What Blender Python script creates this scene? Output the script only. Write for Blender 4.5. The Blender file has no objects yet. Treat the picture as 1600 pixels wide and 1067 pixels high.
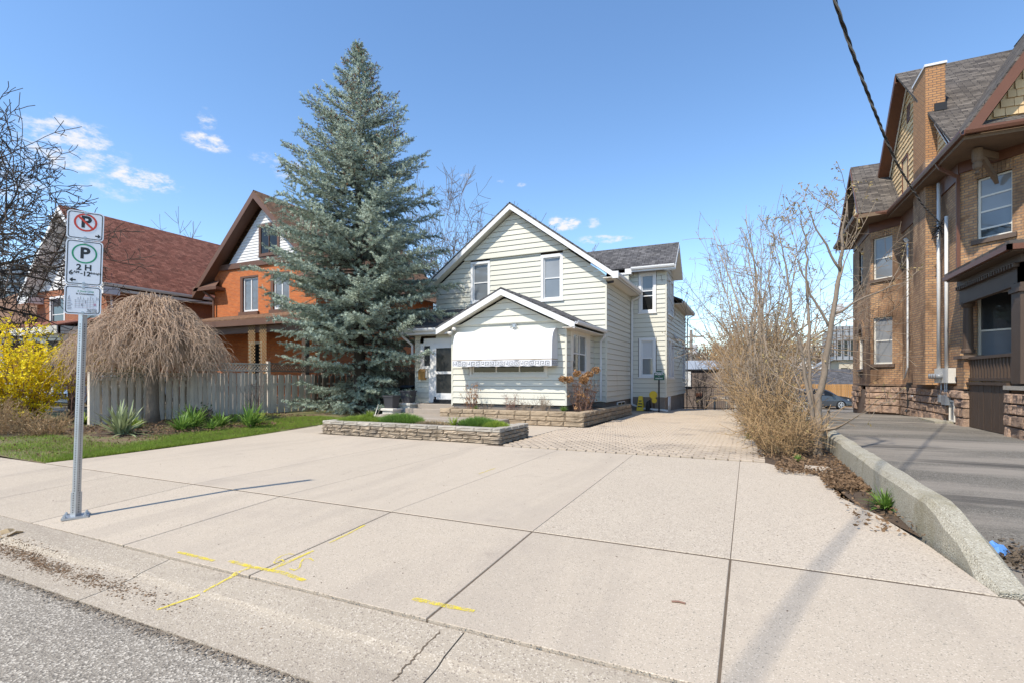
import bpy, math, random
import numpy as np
from mathutils import Vector, Matrix, noise as mnoise

# ------------------------------------------------------------------ camera, sky, sun, exposure
SC = bpy.context.scene
COL = SC.collection
R = math.radians
cam_d = bpy.data.cameras.new('camera'); cam = bpy.data.objects.new('camera', cam_d); COL.objects.link(cam)
cam.location = (0, 0, 1.42); cam.rotation_euler = (R(90), 0, math.atan(372/790))
cam_d.sensor_width = 36; cam_d.lens = 36*790/1600; cam_d.shift_y = 57.5/1600
cam_d.clip_start = .05; cam_d.clip_end = 3000
SC.camera = cam

SUN_AZ = (-.355, -.935); SUN_EL = 53.0
W = bpy.data.worlds.new('World'); SC.world = W; W.use_nodes = True
nt = W.node_tree; nt.nodes.clear()
def wn(t, **k):
    n = nt.nodes.new(t)
    for a, b in k.items(): setattr(n, a, b)
    return n
sky = wn('ShaderNodeTexSky', sky_type='NISHITA', sun_disc=False, sun_elevation=R(SUN_EL),
         sun_rotation=math.atan2(SUN_AZ[0], SUN_AZ[1]), altitude=300, air_density=1.0, dust_density=0.15, ozone_density=1.7)
bg = wn('ShaderNodeBackground'); out = wn('ShaderNodeOutputWorld')
bg.inputs['Strength'].default_value = 0.15
tc = wn('ShaderNodeTexCoord')
nz = wn('ShaderNodeTexNoise'); nz.inputs['Scale'].default_value = 40; nz.inputs['Detail'].default_value = 7; nz.inputs['Roughness'].default_value = .66
mp = wn('ShaderNodeMapping'); mp.inputs['Scale'].default_value = (1, 1, 2.2)
nt.links.new(tc.outputs['Generated'], mp.inputs['Vector']); nt.links.new(mp.outputs['Vector'], nz.inputs['Vector'])
def clouds():
    # small fair-weather clouds: (azimuth from the street normal, elevation, half width, half height, density) in degrees
    L = [(-66.3, 19.0, 3.4, 2.4, 1.0), (-61.3, 17.6, 2.8, 1.0, 1.1), (-63.5, 16.3, 3.0, .9, .6), (-56.2, 21.8, 1.9, .8, 1.1), (-56.4, 23.6, .8, .9, .8), (-51.6, 21.3, 1.6, .6, .6),
         (-49.3, 20.7, 1.9, 1.2, .7), (-30.4, 21.7, .75, .3, .8), (-26.6, 21.2, .5, .25, .6), (-24.2, 20.9, .6, .25, .7), (-19.4, 16.9, 2.0, .8, 1.2), (-16.2, 16.8, 1.0, .6, .75), (-14.8, 15.1, 3.0, .5, .9),
         (8, 4.5, 8, 2.0, .5), (-71, 15.5, 3.5, 1.6, .8), (26, 7, 5, 1.5, .5)]
    rr = random.Random(3)
    for i in range(16):
        a = rr.uniform(40, 280)
        L.append((a, rr.uniform(14, 26), rr.uniform(1.5, 4.5), rr.uniform(.6, 2.0), rr.uniform(.5, 1)))
    acc = None
    for az, el, hw, hh, den in L:
        a, e = R(az), R(el)
        c = Vector((math.sin(a)*math.cos(e), math.cos(a)*math.cos(e), math.sin(e)))
        rt = Vector((math.cos(a), -math.sin(a), 0)); up = rt.cross(c)
        # ellipse distance through two dot products; third keeps it on the right side of the sky
        ds = []
        for v, s in ((rt, math.sin(R(hw))), (up, math.sin(R(hh)))):
            d = wn('ShaderNodeVectorMath', operation='DOT_PRODUCT'); nt.links.new(tc.outputs['Generated'], d.inputs[0]); d.inputs[1].default_value = v/s
            q = wn('ShaderNodeMath', operation='POWER'); nt.links.new(d.outputs['Value'], q.inputs[0]); q.inputs[1].default_value = 2; ds.append(q)
        s = wn('ShaderNodeMath', operation='ADD'); nt.links.new(ds[0].outputs[0], s.inputs[0]); nt.links.new(ds[1].outputs[0], s.inputs[1])
        f = wn('ShaderNodeVectorMath', operation='DOT_PRODUCT'); nt.links.new(tc.outputs['Generated'], f.inputs[0]); f.inputs[1].default_value = c
        g = wn('ShaderNodeMath', operation='GREATER_THAN'); nt.links.new(f.outputs['Value'], g.inputs[0]); g.inputs[1].default_value = 0
        m = wn('ShaderNodeMath', operation='SUBTRACT', use_clamp=True); m.inputs[0].default_value = 1.45; nt.links.new(s.outputs[0], m.inputs[1])
        k = wn('ShaderNodeMath', operation='MULTIPLY'); nt.links.new(m.outputs[0], k.inputs[0]); k.inputs[1].default_value = den
        k2 = wn('ShaderNodeMath', operation='MULTIPLY'); nt.links.new(k.outputs[0], k2.inputs[0]); nt.links.new(g.outputs[0], k2.inputs[1])
        if acc is None: acc = k2
        else:
            b = wn('ShaderNodeMath', operation='MAXIMUM'); nt.links.new(acc.outputs[0], b.inputs[0]); nt.links.new(k2.outputs[0], b.inputs[1]); acc = b
    # noise carves the soft ellipses
    a1 = wn('ShaderNodeMath', operation='MULTIPLY_ADD'); nt.links.new(nz.outputs['Fac'], a1.inputs[0]); a1.inputs[1].default_value = 5.2; a1.inputs[2].default_value = -2.8
    a2 = wn('ShaderNodeMath', operation='ADD'); nt.links.new(a1.outputs[0], a2.inputs[0]); nt.links.new(acc.outputs[0], a2.inputs[1])
    sm = wn('ShaderNodeMapRange', interpolation_type='SMOOTHSTEP'); nt.links.new(a2.outputs[0], sm.inputs['Value']); sm.inputs['From Min'].default_value = .1; sm.inputs['From Max'].default_value = 1.7
    mm = wn('ShaderNodeMath', operation='MULTIPLY'); nt.links.new(sm.outputs['Result'], mm.inputs[0]); nt.links.new(acc.outputs[0], mm.inputs[1])
    return mm
cl = clouds()
mx = wn('ShaderNodeMixRGB'); nt.links.new(cl.outputs[0], mx.inputs['Fac']); hs = wn('ShaderNodeHueSaturation'); hs.inputs['Saturation'].default_value = 1.12; hs.inputs['Value'].default_value = .95; nt.links.new(sky.outputs['Color'], hs.inputs['Color']); nt.links.new(hs.outputs['Color'], mx.inputs['Color1']); mx.inputs['Color2'].default_value = (3.5, 3.5, 3.6, 1)
nt.links.new(mx.outputs['Color'], bg.inputs['Color']); nt.links.new(bg.outputs[0], out.inputs[0])

sun_d = bpy.data.lights.new('sun', 'SUN'); sun_d.energy = 3.3; sun_d.angle = R(1.0); sun_d.color = (1, .93, .81)
sun = bpy.data.objects.new('sun', sun_d); COL.objects.link(sun)
_e = R(SUN_EL); sun.rotation_euler = Vector((SUN_AZ[0]*math.cos(_e), SUN_AZ[1]*math.cos(_e), math.sin(_e))).to_track_quat('Z', 'Y').to_euler()
sun.location = (-10, -25, 40)
SC.view_settings.view_transform = 'Standard'; SC.view_settings.look = 'None'; SC.view_settings.gamma = 1; SC.view_settings.use_curve_mapping = False
SC.view_settings.exposure = 0.86
SC.render.engine = 'CYCLES'
SC.cycles.max_bounces = 5; SC.cycles.diffuse_bounces = 3; SC.cycles.glossy_bounces = 3; SC.cycles.transparent_max_bounces = 6
SC.cycles.use_denoising = True

# ------------------------------------------------------------------ helpers
ROOT = {}
class MB:
    def __init__(s): s.v = []; s.f = []; s.arr = []
    def add(s, vs, fs):
        o = len(s.v); s.v += [tuple(v) for v in vs]; s.f += [tuple(i+o for i in f) for f in fs]; return s
    def hexa(s, p):   # 0-3 bottom ring (ccw from above), 4-7 top ring
        return s.add(p, [(0,3,2,1), (4,5,6,7), (0,1,5,4), (1,2,6,5), (2,3,7,6), (3,0,4,7)])
    def box(s, x0, y0, z0, x1, y1, z1):
        return s.hexa([(x0,y0,z0),(x1,y0,z0),(x1,y1,z0),(x0,y1,z0),(x0,y0,z1),(x1,y0,z1),(x1,y1,z1),(x0,y1,z1)])
    def fbox(s, fr, u0, u1, z0, z1, n0, n1):   # n1 = outer
        return s.hexa([fr(u0,z0,n1), fr(u1,z0,n1), fr(u1,z0,n0), fr(u0,z0,n0), fr(u0,z1,n1), fr(u1,z1,n1), fr(u1,z1,n0), fr(u0,z1,n0)])
    def beam(s, p0, p1, w, h, up=(0,0,1), side0=-.5, up0=-.5):
        p0, p1 = Vector(p0), Vector(p1); d = (p1-p0).normalized(); sd = d.cross(Vector(up)).normalized(); u = sd.cross(d)
        P = []
        for uu in (up0, up0+1):
            for p, ss in ((p0,side0),(p1,side0),(p1,side0+1),(p0,side0+1)): P.append(p + sd*(-ss)*w + u*uu*h)
        return s.hexa([P[0],P[3],P[2],P[1],P[4],P[7],P[6],P[5]])
    def prism(s, pts, vec):
        n = len(pts); a = [Vector(p) for p in pts]; vec = Vector(vec); b = [p+vec for p in a]
        nrm = Vector((0,0,0))
        for i in range(n): nrm += a[i].cross(a[(i+1)%n])
        if nrm.dot(vec) < 0: a.reverse(); b.reverse()
        return s.add(a+b, [tuple(range(n-1,-1,-1)), tuple(range(n, 2*n))] + [(i,(i+1)%n,n+(i+1)%n,n+i) for i in range(n)])
    def tube(s, pts, rad, n=6, cap=True):
        pts = [Vector(p) for p in pts]; k = len(pts)
        if not hasattr(rad, '__len__'): rad = [rad]*k
        vs = []; ref = None
        for i, p in enumerate(pts):
            d = (pts[min(i+1,k-1)]-pts[max(i-1,0)]).normalized()
            if ref is None: ref = Vector((0,0,1)) if abs(d.z) < .9 else Vector((1,0,0))
            a = d.cross(ref).normalized(); b = d.cross(a).normalized(); ref = a.cross(d)*-1 if False else ref
            for j in range(n):
                t = 2*math.pi*j/n; vs.append(p + (a*math.cos(t)+b*math.sin(t))*rad[i])
        fs = [(i*n+j, i*n+(j+1)%n, (i+1)*n+(j+1)%n, (i+1)*n+j) for i in range(k-1) for j in range(n)]
        if cap: fs += [tuple(range(n-1,-1,-1)), tuple(range((k-1)*n, k*n))]
        return s.add(vs, fs)
    def lathe(s, c, prof, n=16):   # prof [(r,z)]
        vs = [(c[0]+r*math.cos(2*math.pi*j/n), c[1]+r*math.sin(2*math.pi*j/n), c[2]+z) for r, z in prof for j in range(n)]; k = len(prof)
        fs = [(i*n+j, i*n+(j+1)%n, (i+1)*n+(j+1)%n, (i+1)*n+j) for i in range(k-1) for j in range(n)] + [tuple(range(n-1,-1,-1)), tuple(range((k-1)*n, k*n))]
        return s.add(vs, fs)
    def sheet(s, pts): return s.add(pts, [tuple(range(len(pts)))])
    def np(s, V, Fc):   # numpy arrays of verts (N,3) and equal-size faces (M,k)
        s.arr.append((np.asarray(V, float), np.asarray(Fc, int))); return s
    def mesh(s, name, off=(0,0,0), smooth=False):
        V = np.array(s.v, float).reshape(-1, 3); loops = []; starts = []; tot = 0
        lists = [np.fromiter((i for f in s.f for i in f), int)] if s.f else []
        cnt = [np.fromiter((len(f) for f in s.f), int)] if s.f else []
        o = len(V); Vs = [V]
        for v, f in s.arr:
            Vs.append(v); lists.append((f+o).ravel()); cnt.append(np.full(len(f), f.shape[1])); o += len(v)
        V = np.concatenate(Vs) - np.array(off); L = np.concatenate(lists); Cn = np.concatenate(cnt); St = np.concatenate([[0], np.cumsum(Cn)[:-1]])
        me = bpy.data.meshes.new(name); me.vertices.add(len(V)); me.vertices.foreach_set('co', V.ravel())
        me.loops.add(len(L)); me.loops.foreach_set('vertex_index', L.astype(np.int32)); me.polygons.add(len(Cn)); me.polygons.foreach_set('loop_start', St.astype(np.int32)); me.polygons.foreach_set('loop_total', Cn.astype(np.int32))
        me.update(calc_edges=True)
        me.polygons.foreach_set('use_smooth', np.full(len(Cn), bool(smooth)))
        if len(Cn) < 60000:
            N = np.empty(len(Cn)*3); me.polygons.foreach_get('normal', N); N = N.reshape(-1, 3)
            t = np.stack([-N[:,1], N[:,0], np.zeros(len(N))], 1); ln = np.linalg.norm(t, axis=1); flat = ln < .12
            t[flat] = (1,0,0); ln[flat] = 1; t /= ln[:,None]; b = np.cross(N, t)
            fi = np.repeat(np.arange(len(Cn)), Cn); P = (V + np.array(off))[L]
            uv = np.stack([(P*t[fi]).sum(1), (P*b[fi]).sum(1)], 1)
            l = me.uv_layers.new(name='UVMap'); l.data.foreach_set('uv', uv.ravel())
        return me
    def build(s, name, mat, parent=None, smooth=False, label=None, cat=None, group=None, kind=None):
        if parent is None:
            V = np.concatenate([np.array(s.v, float).reshape(-1,3)]+[a[0] for a in s.arr]); lo, hi = V.min(0), V.max(0)
            off = Vector(((lo[0]+hi[0])/2, (lo[1]+hi[1])/2, lo[2]))
        else: off = ROOT[parent]
        me = s.mesh(name, off, smooth); me.materials.append(mat)
        o = bpy.data.objects.new(name, me); COL.objects.link(o); ROOT[o] = off
        if parent is None: o.location = off
        else: o.parent = parent
        tag(o, label, cat, group, kind); return o
def tag(o, label=None, cat=None, group=None, kind=None):
    for k, v in (('label',label),('category',cat),('group',group),('kind',kind)):
        if v: o[k] = v
    return o
def thing(name, label, cat, loc, group=None):
    o = bpy.data.objects.new(name, None); COL.objects.link(o); o.location = loc; ROOT[o] = Vector(loc); o.empty_display_size = .2
    return tag(o, label, cat, group)
def piece(name, me, parent, loc, rot=(0,0,0), scale=(1,1,1), mat=None):
    o = bpy.data.objects.new(name, me); COL.objects.link(o); o.parent = parent; o.location = Vector(loc)-ROOT[parent]; o.rotation_euler = rot; o.scale = scale; ROOT[o] = ROOT[parent]
    return o
def copy_tree(o, parent=None):
    c = o.copy(); COL.objects.link(c); c.parent = parent
    for ch in o.children: copy_tree(ch, c)
    return c
class Fr:   # wall frame: origin, horizontal u, outward normal n
    def __init__(s, o, u, n): s.o = Vector(o); s.u = Vector(u).normalized(); s.n = Vector(n).normalized()
    def __call__(s, u, z, n=0): p = s.o + s.u*u + s.n*n; return (p.x, p.y, p.z+z)

# ------------------------------------------------------------------ materials
def newmat(name):
    m = bpy.data.materials.new(name); m.use_nodes = True; n = m.node_tree; return m, n, n.nodes['Principled BSDF']
def lk(n, a, b): n.links.new(a, b)
def math_(n, op, a, b=None, c=None, clamp=False):
    x = n.nodes.new('ShaderNodeMath'); x.operation = op; x.use_clamp = clamp
    for i, v in enumerate((a, b, c)):
        if v is None: continue
        if isinstance(v, (int, float)): x.inputs[i].default_value = v
        else: lk(n, v, x.inputs[i])
    return x.outputs[0]
def noise_(n, scale, detail=3, rough=.55, vec=None, stretch=None, dist=0):
    x = n.nodes.new('ShaderNodeTexNoise'); x.inputs['Scale'].default_value = scale; x.inputs['Detail'].default_value = detail; x.inputs['Roughness'].default_value = rough; x.inputs['Distortion'].default_value = dist
    if vec is None: vec = n.nodes.new('ShaderNodeNewGeometry').outputs['Position']
    if stretch:
        mp = n.nodes.new('ShaderNodeMapping'); mp.inputs['Scale'].default_value = stretch; lk(n, vec, mp.inputs['Vector']); vec = mp.outputs['Vector']
    lk(n, vec, x.inputs['Vector']); return x.outputs['Fac']
def mixc(n, fac, a, b, mode='MIX'):
    x = n.nodes.new('ShaderNodeMixRGB'); x.blend_type = mode
    for i, v in ((0, fac), (1, a), (2, b)):
        if isinstance(v, (int, float)): x.inputs[i].default_value = v
        elif isinstance(v, tuple): x.inputs[i].default_value = (*v[:3], 1)
        else: lk(n, v, x.inputs[i])
    return x.outputs[0]
def scalec(n, col, fac):
    x = n.nodes.new('ShaderNodeVectorMath'); x.operation = 'SCALE'
    if isinstance(col, tuple): x.inputs[0].default_value = col[:3]
    else: lk(n, col, x.inputs[0])
    lk(n, fac, x.inputs['Scale']); return x.outputs[0]
def ramp_(n, v, lo, hi):
    x = n.nodes.new('ShaderNodeMapRange'); lk(n, v, x.inputs['Value']); x.inputs['From Min'].default_value = lo; x.inputs['From Max'].default_value = hi; x.interpolation_type = 'SMOOTHSTEP'; return x.outputs['Result']
def bump_(n, b, h, strength, dist=.01):
    x = n.nodes.new('ShaderNodeBump'); x.inputs['Strength'].default_value = strength; x.inputs['Distance'].default_value = dist; lk(n, h, x.inputs['Height']); lk(n, x.outputs[0], b.inputs['Normal'])
def vary(n, col, terms):
    f = None
    for v, a in terms:
        t = math_(n, 'MULTIPLY_ADD', v, 2*a, 1-a); f = t if f is None else math_(n, 'MULTIPLY', f, t)
    return scalec(n, col, f)
def M(name, base, rough=.8, var=.15, vs=1.5, fine=.0, fs=60, rnd=0, bump=0, bs=60, bd=.01, metal=0, spec=.4, stretch=None, stain=None, coat=0, trans=0):
    m, n, b = newmat(name); terms = []
    if var: terms.append((noise_(n, vs, 4, stretch=stretch), var))
    if fine: terms.append((noise_(n, fs, 2, .7, stretch=stretch), fine))
    if rnd: terms.append((n.nodes.new('ShaderNodeObjectInfo').outputs['Random'], rnd))
    col = vary(n, tuple(base), terms) if terms else None
    if stain:   # (colour, scale, lo, hi, stretch)
        f = ramp_(n, noise_(n, stain[1], 5, .6, stretch=stain[4] if len(stain) > 4 else None, dist=.3), stain[2], stain[3])
        col = mixc(n, f, col if col is not None else tuple(base), stain[0])
    if col is None: b.inputs['Base Color'].default_value = (*base, 1)
    else: lk(n, col, b.inputs['Base Color'])
    b.inputs['Roughness'].default_value = rough; b.inputs['Metallic'].default_value = metal; b.inputs['Specular IOR Level'].default_value = spec; b.inputs['Coat Weight'].default_value = coat
    if bump: bump_(n, b, noise_(n, bs, 4, .65, stretch=stretch), bump, bd)
    return m
def brickmat(name, c1, c2, mortar, bw=.215, rh=.075, ms=.011, stain=None, rough=.9, bumpd=.008, var=.25, flat=False):
    m, n, b = newmat(name); uv = n.nodes.new('ShaderNodeUVMap'); uv.uv_map = 'UVMap'
    t = n.nodes.new('ShaderNodeTexBrick'); lk(n, uv.outputs[0], t.inputs['Vector'])
    for k, v in (('Scale',1),('Mortar Size',ms),('Mortar Smooth',.2),('Bias',0),('Brick Width',bw),('Row Height',rh)): t.inputs[k].default_value = v
    t.inputs['Color1'].default_value = (*c1,1); t.inputs['Color2'].default_value = (*c2,1); t.inputs['Mortar'].default_value = (*mortar,1)
    col = vary(n, t.outputs['Color'], [(noise_(n, .8, 5), var), (noise_(n, 25, 2), .18)])
    if stain:
        for (c, s, lo, hi, st) in stain: col = mixc(n, ramp_(n, noise_(n, s, 5, .65, stretch=st, dist=.4), lo, hi), col, c)
    lk(n, col, b.inputs['Base Color']); b.inputs['Roughness'].default_value = rough; b.inputs['Specular IOR Level'].default_value = .25
    h = math_(n, 'SUBTRACT', math_(n, 'MULTIPLY', noise_(n, 60, 3), .4), t.outputs['Fac']); bump_(n, b, h, .7, bumpd)
    return m
def shinglemat(name, c1, c2, rh=.14, bw=.3, rough=.9, dark=(.02,.02,.022)):
    m, n, b = newmat(name); uv = n.nodes.new('ShaderNodeUVMap'); uv.uv_map = 'UVMap'
    t = n.nodes.new('ShaderNodeTexBrick'); lk(n, uv.outputs[0], t.inputs['Vector']); t.offset = .37
    for k, v in (('Scale',1),('Mortar Size',.009),('Mortar Smooth',.3),('Bias',-.1),('Brick Width',bw),('Row Height',rh)): t.inputs[k].default_value = v
    t.inputs['Color1'].default_value = (*c1,1); t.inputs['Color2'].default_value = (*c2,1); t.inputs['Mortar'].default_value = (*dark,1)
    t2 = n.nodes.new('ShaderNodeTexBrick'); lk(n, uv.outputs[0], t2.inputs['Vector']); t2.offset = .61
    for k, v in (('Scale',1),('Mortar Size',.0),('Brick Width',bw*.57),('Row Height',rh)): t2.inputs[k].default_value = v
    t2.inputs['Color1'].default_value = (.75,.75,.75,1); t2.inputs['Color2'].default_value = (1.25,1.25,1.25,1); t2.inputs['Mortar'].default_value = (1,1,1,1)
    col = mixc(n, 1.0, t.outputs['Color'], t2.outputs['Color'], 'MULTIPLY')
    col = vary(n, col, [(noise_(n, .7, 4), .22), (noise_(n, 45, 2, .8), .3)])
    lk(n, col, b.inputs['Base Color']); b.inputs['Roughness'].default_value = rough; b.inputs['Specular IOR Level'].default_value = .2
    bump_(n, b, math_(n, 'SUBTRACT', math_(n, 'MULTIPLY', noise_(n, 90, 2), .3), t.outputs['Fac']), .8, .01)
    return m
def glassmat(name, base, rough=.03, spec=.75):
    m, n, b = newmat(name); col = vary(n, tuple(base), [(noise_(n, .9, 3), .35)]); lk(n, col, b.inputs['Base Color']); b.inputs['Roughness'].default_value = rough
    b.inputs['Specular IOR Level'].default_value = spec; bump_(n, b, noise_(n, 1.1, 1), .04, .02); return m
def leafmat(name, base, var=.35, trans=.25, rough=.6, vs=2.5, spec=.3):
    m, n, b = newmat(name); g = n.nodes.new('ShaderNodeNewGeometry')
    col = vary(n, tuple(base), [(noise_(n, vs, 3), var), (g.outputs['Random Per Island'], .3)])
    lk(n, col, b.inputs['Base Color']); b.inputs['Roughness'].default_value = rough; b.inputs['Specular IOR Level'].default_value = spec
    tr = n.nodes.new('ShaderNodeBsdfTranslucent'); lk(n, col, tr.inputs['Color']); mx = n.nodes.new('ShaderNodeMixShader'); mx.inputs[0].default_value = trans
    lk(n, b.outputs[0], mx.inputs[1]); lk(n, tr.outputs[0], mx.inputs[2]); lk(n, mx.outputs[0], n.nodes['Material Output'].inputs[0]); return m
def aggmat(name, base, speck_l, speck_d, scale, amt_l, amt_d, var=.1, vs=.6, bump=.5, stains=(), bd=.004, rough=.9):
    # concrete or asphalt with visible light and dark stones
    m, n, b = newmat(name); pos = n.nodes.new('ShaderNodeNewGeometry').outputs['Position']
    vo = n.nodes.new('ShaderNodeTexVoronoi'); vo.inputs['Scale'].default_value = scale; lk(n, pos, vo.inputs['Vector'])
    sep = n.nodes.new('ShaderNodeSeparateColor'); lk(n, vo.outputs['Color'], sep.inputs[0])
    col = vary(n, tuple(base), [(noise_(n, vs, 6, .6), var), (noise_(n, 7, 4, .6), .06), (noise_(n, 140, 2, .7), .16), (n.nodes.new('ShaderNodeObjectInfo').outputs['Random'], .05)])
    col = mixc(n, math_(n, 'MULTIPLY', ramp_(n, sep.outputs[0], 1-amt_l-.02, 1-amt_l+.02), .75), col, speck_l)
    col = mixc(n, math_(n, 'MULTIPLY', ramp_(n, sep.outputs[1], 1-amt_d-.02, 1-amt_d+.02), .7), col, speck_d)
    for (c, s, lo, hi, st, k) in stains: col = mixc(n, math_(n, 'MULTIPLY', ramp_(n, noise_(n, s, 6, .62, stretch=st, dist=.5), lo, hi), k), col, c)
    lk(n, col, b.inputs['Base Color']); b.inputs['Roughness'].default_value = rough; b.inputs['Specular IOR Level'].default_value = .25
    h = math_(n, 'ADD', vo.outputs['Distance'], math_(n, 'MULTIPLY', noise_(n, 30, 4, .7), .8)); bump_(n, b, h, bump, bd)
    return m
# ------------------------------------------------------------------ material library
m_walk = aggmat('sidewalk_concrete', (.43,.360,.280), (.56,.48,.385), (.18,.165,.13), 150, .10, .05, .09, .5, .35, [((.33,.275,.225), .9, .52, .8, None, .5), ((.22,.18,.15), 2.3, .62, .78, None, .5), ((.15,.125,.1), 5.5, .70, .76, None, .5), ((.29,.245,.2), .35, .5, .62, (3,.5,1), .25)])
m_agg = aggmat('exposed_aggregate_concrete', (.44,.37,.288), (.57,.49,.39), (.22,.18,.145), 105, .16, .10, .07, .5, .6, [((.34,.285,.23), .8, .55, .8, None, .4)], bd=.004)
m_pad = aggmat('pad_concrete', (.435,.365,.284), (.55,.47,.375), (.24,.2,.16), 150, .06, .03, .07, .35, .25, [((.36,.305,.25), .7, .5, .8, None, .5), ((.28,.23,.19), 1.9, .60, .78, None, .5), ((.17,.14,.11), 4.5, .70, .76, None, .5), ((.31,.26,.21), .3, .5, .62, (3,.5,1), .25)])
m_curb = aggmat('kerb_concrete', (.355,.30,.233), (.51,.445,.36), (.17,.135,.11), 110, .14, .08, .12, .7, .6, [((.26,.215,.17), 1.6, .5, .75, (.4,1.6,1), .6)])
m_road = aggmat('road_asphalt', (.275,.24,.195), (.54,.485,.405), (.11,.095,.078), 95, .26, .20, .12, .6, .9, [((.16,.14,.12), .8, .55, .8, None, .4)], bd=.005)
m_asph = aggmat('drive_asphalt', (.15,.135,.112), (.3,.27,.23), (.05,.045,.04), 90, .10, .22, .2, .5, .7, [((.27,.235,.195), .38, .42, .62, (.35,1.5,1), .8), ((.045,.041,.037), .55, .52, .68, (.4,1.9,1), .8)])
m_oldwall = aggmat('old_concrete', (.37,.335,.26), (.52,.48,.39), (.17,.14,.1), 110, .16, .08, .2, 1.1, .9, [((.24,.205,.12), 2.2, .48, .72, (1,1,.5), .65), ((.13,.115,.09), 4, .6, .8, None, .4)], bd=.008)
m_parge = M('foundation_parging', (.24,.205,.175), .9, .25, 1.2, .15, 40, bump=.4, bs=35, stain=((.13,.11,.095), 1.5, .5, .8))
m_grit = M('gutter_dirt', (.19,.15,.11), .95, .4, 5, .3, 60)
m_joint = M('joint_dirt', (.115,.085,.058), .95, .4, 6, .3, 80)
m_paver = M('paver_concrete', (.40,.325,.245), .9, .14, .8, .14, 90, rnd=.12, bump=.4, bs=90, bd=.004, stain=((.26,.215,.175), .9, .52, .78))
m_soil = M('garden_soil', (.085,.058,.038), .95, .4, 3, .4, 50, bump=1, bs=18, bd=.04)
m_ground = M('ground_turf', (.085,.082,.04), .95, .35, .3, .3, 12, bump=.6, bs=8, bd=.05, stain=((.12,.09,.055), .5, .45, .65))
m_lawn = M('lawn_turf', (.14,.15,.05), .95, .3, 1.0, .3, 30, bump=.8, bs=30, bd=.03, stain=((.17,.12,.07), 1.1, .42, .6))
m_stone = M('planter_stone', (.315,.25,.18), .9, .2, 2.0, .25, 60, rnd=.22, bump=1, bs=22, bd=.02, stain=((.17,.14,.11), 3.5, .48, .7))
m_stone2 = M('wall_block_stone', (.36,.275,.185), .9, .18, 2.0, .28, 45, rnd=.15, bump=1, bs=40, bd=.02, stain=((.22,.165,.11), 5, .5, .7))
m_cap = M('cap_stone', (.37,.33,.275), .9, .18, 2.0, .25, 60, rnd=.12, bump=.8, bs=25, bd=.015, stain=((.2,.17,.13), 3, .52, .75))
m_step = M('step_concrete', (.31,.265,.22), .9, .18, 1.5, .2, 50, bump=.5, bs=40)
m_siding = M('siding_paint', (.605,.585,.50), .55, .04, .6, .02, 30, rnd=.03, spec=.35, stain=((.53,.50,.40), 1.3, .58, .85, (1,1,.35)))
m_white = M('white_trim', (.70,.69,.68), .45, .04, 1.2, spec=.4)
m_cream = M('cream_trim', (.70,.655,.575), .5, .06, 1.2, .05, 20, spec=.35)
m_awn = M('awning_canvas', (.62,.62,.635), .7, .05, 2.2, bump=.15, bs=300, bd=.001)
m_awnb = M('awning_binding', (.36,.28,.19), .8, .1)
m_black = M('black_print', (.03,.03,.04), .5, 0)
m_shgd = shinglemat('roof_shingle_charcoal', (.075,.073,.077), (.125,.12,.122))
m_shgr = shinglemat('roof_shingle_red', (.19,.072,.048), (.27,.115,.078), .16, .4, dark=(.05,.018,.014))
m_shgb = shinglemat('roof_shingle_brown', (.16,.088,.05), (.22,.13,.08), .15, .35, dark=(.04,.025,.016))
m_shgn = shinglemat('roof_shingle_grey_brown', (.075,.065,.058), (.15,.13,.112), .13, .42)
m_glass = glassmat('window_glass', (.035,.04,.045))
m_glassb = glassmat('window_glass_blind', (.24,.245,.25), .08)
m_glassl = glassmat('window_glass_lace', (.16,.175,.19), .06)
m_glassd = glassmat('window_glass_dark', (.012,.013,.013), spec=.35)
m_screen = M('door_screen', (.03,.031,.03), .35, .2, 3, spec=.5)
m_brko = brickmat('orange_brick', (.60,.165,.04), (.48,.115,.03), (.33,.19,.11), stain=[((.27,.07,.03), .9, .58, .8, None)], var=.12)
m_brkr = brickmat('red_brick', (.33,.105,.045), (.26,.08,.04), (.27,.19,.13))
m_brkb = brickmat('brown_brick', (.53,.315,.16), (.37,.20,.105), (.22,.17,.13), .23, .085, .013, stain=[((.15,.09,.055), .5, .46, .64, (1,1,.4)), ((.24,.13,.07), 1.6, .54, .72, None), ((.52,.34,.17), 2.1, .6, .75, None)], var=.22)
m_brkc = brickmat('chimney_brick', (.47,.25,.115), (.40,.2,.09), (.2,.13,.09), .23, .085, .013, var=.12)
m_brkt = M('brick_trim_dark', (.20,.13,.085), .9, .25, 3, .2, 40, bump=.6, bs=30)
m_brkg = brickmat('garage_brick', (.20,.15,.125), (.16,.125,.11), (.2,.17,.15))
m_red = M('rough_red_stone', (.35,.235,.165), .92, .28, 3.0, .25, 40, rnd=.25, bump=1.0, bs=9, bd=.05, stain=((.12,.085,.07), 2.6, .52, .72))
m_sill = M('stone_sill', (.12,.085,.065), .85, .25, 4, .2, 40, bump=.6, bs=30)
m_brown = M('brown_paint', (.13,.068,.045), .55, .15, 2, .1, 40, spec=.4)
m_rbrown = M('red_brown_paint', (.13,.052,.028), .5, .18, 2, .1, 30, spec=.4)
m_dkbrown = M('dark_brown_paint', (.075,.048,.032), .6, .2, 2, .15, 30, stain=((.30,.27,.24), 7, .735, .765, (1,1,.3)))
m_dkclean = M('dark_brown_clean', (.075,.048,.032), .6, .2, 2, .1, 30)
m_sooty = M('weathered_soffit', (.17,.115,.075), .9, .4, 1.5, .3, 30)
m_shake = M('tan_shake', (.64,.455,.25), .85, .08, 2, .12, 30, rnd=.12, stretch=(1,1,.2), bump=.4, bs=40)
m_blackw = M('white_vinyl', (.72,.72,.72), .5, .05, 1, spec=.4)
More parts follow.
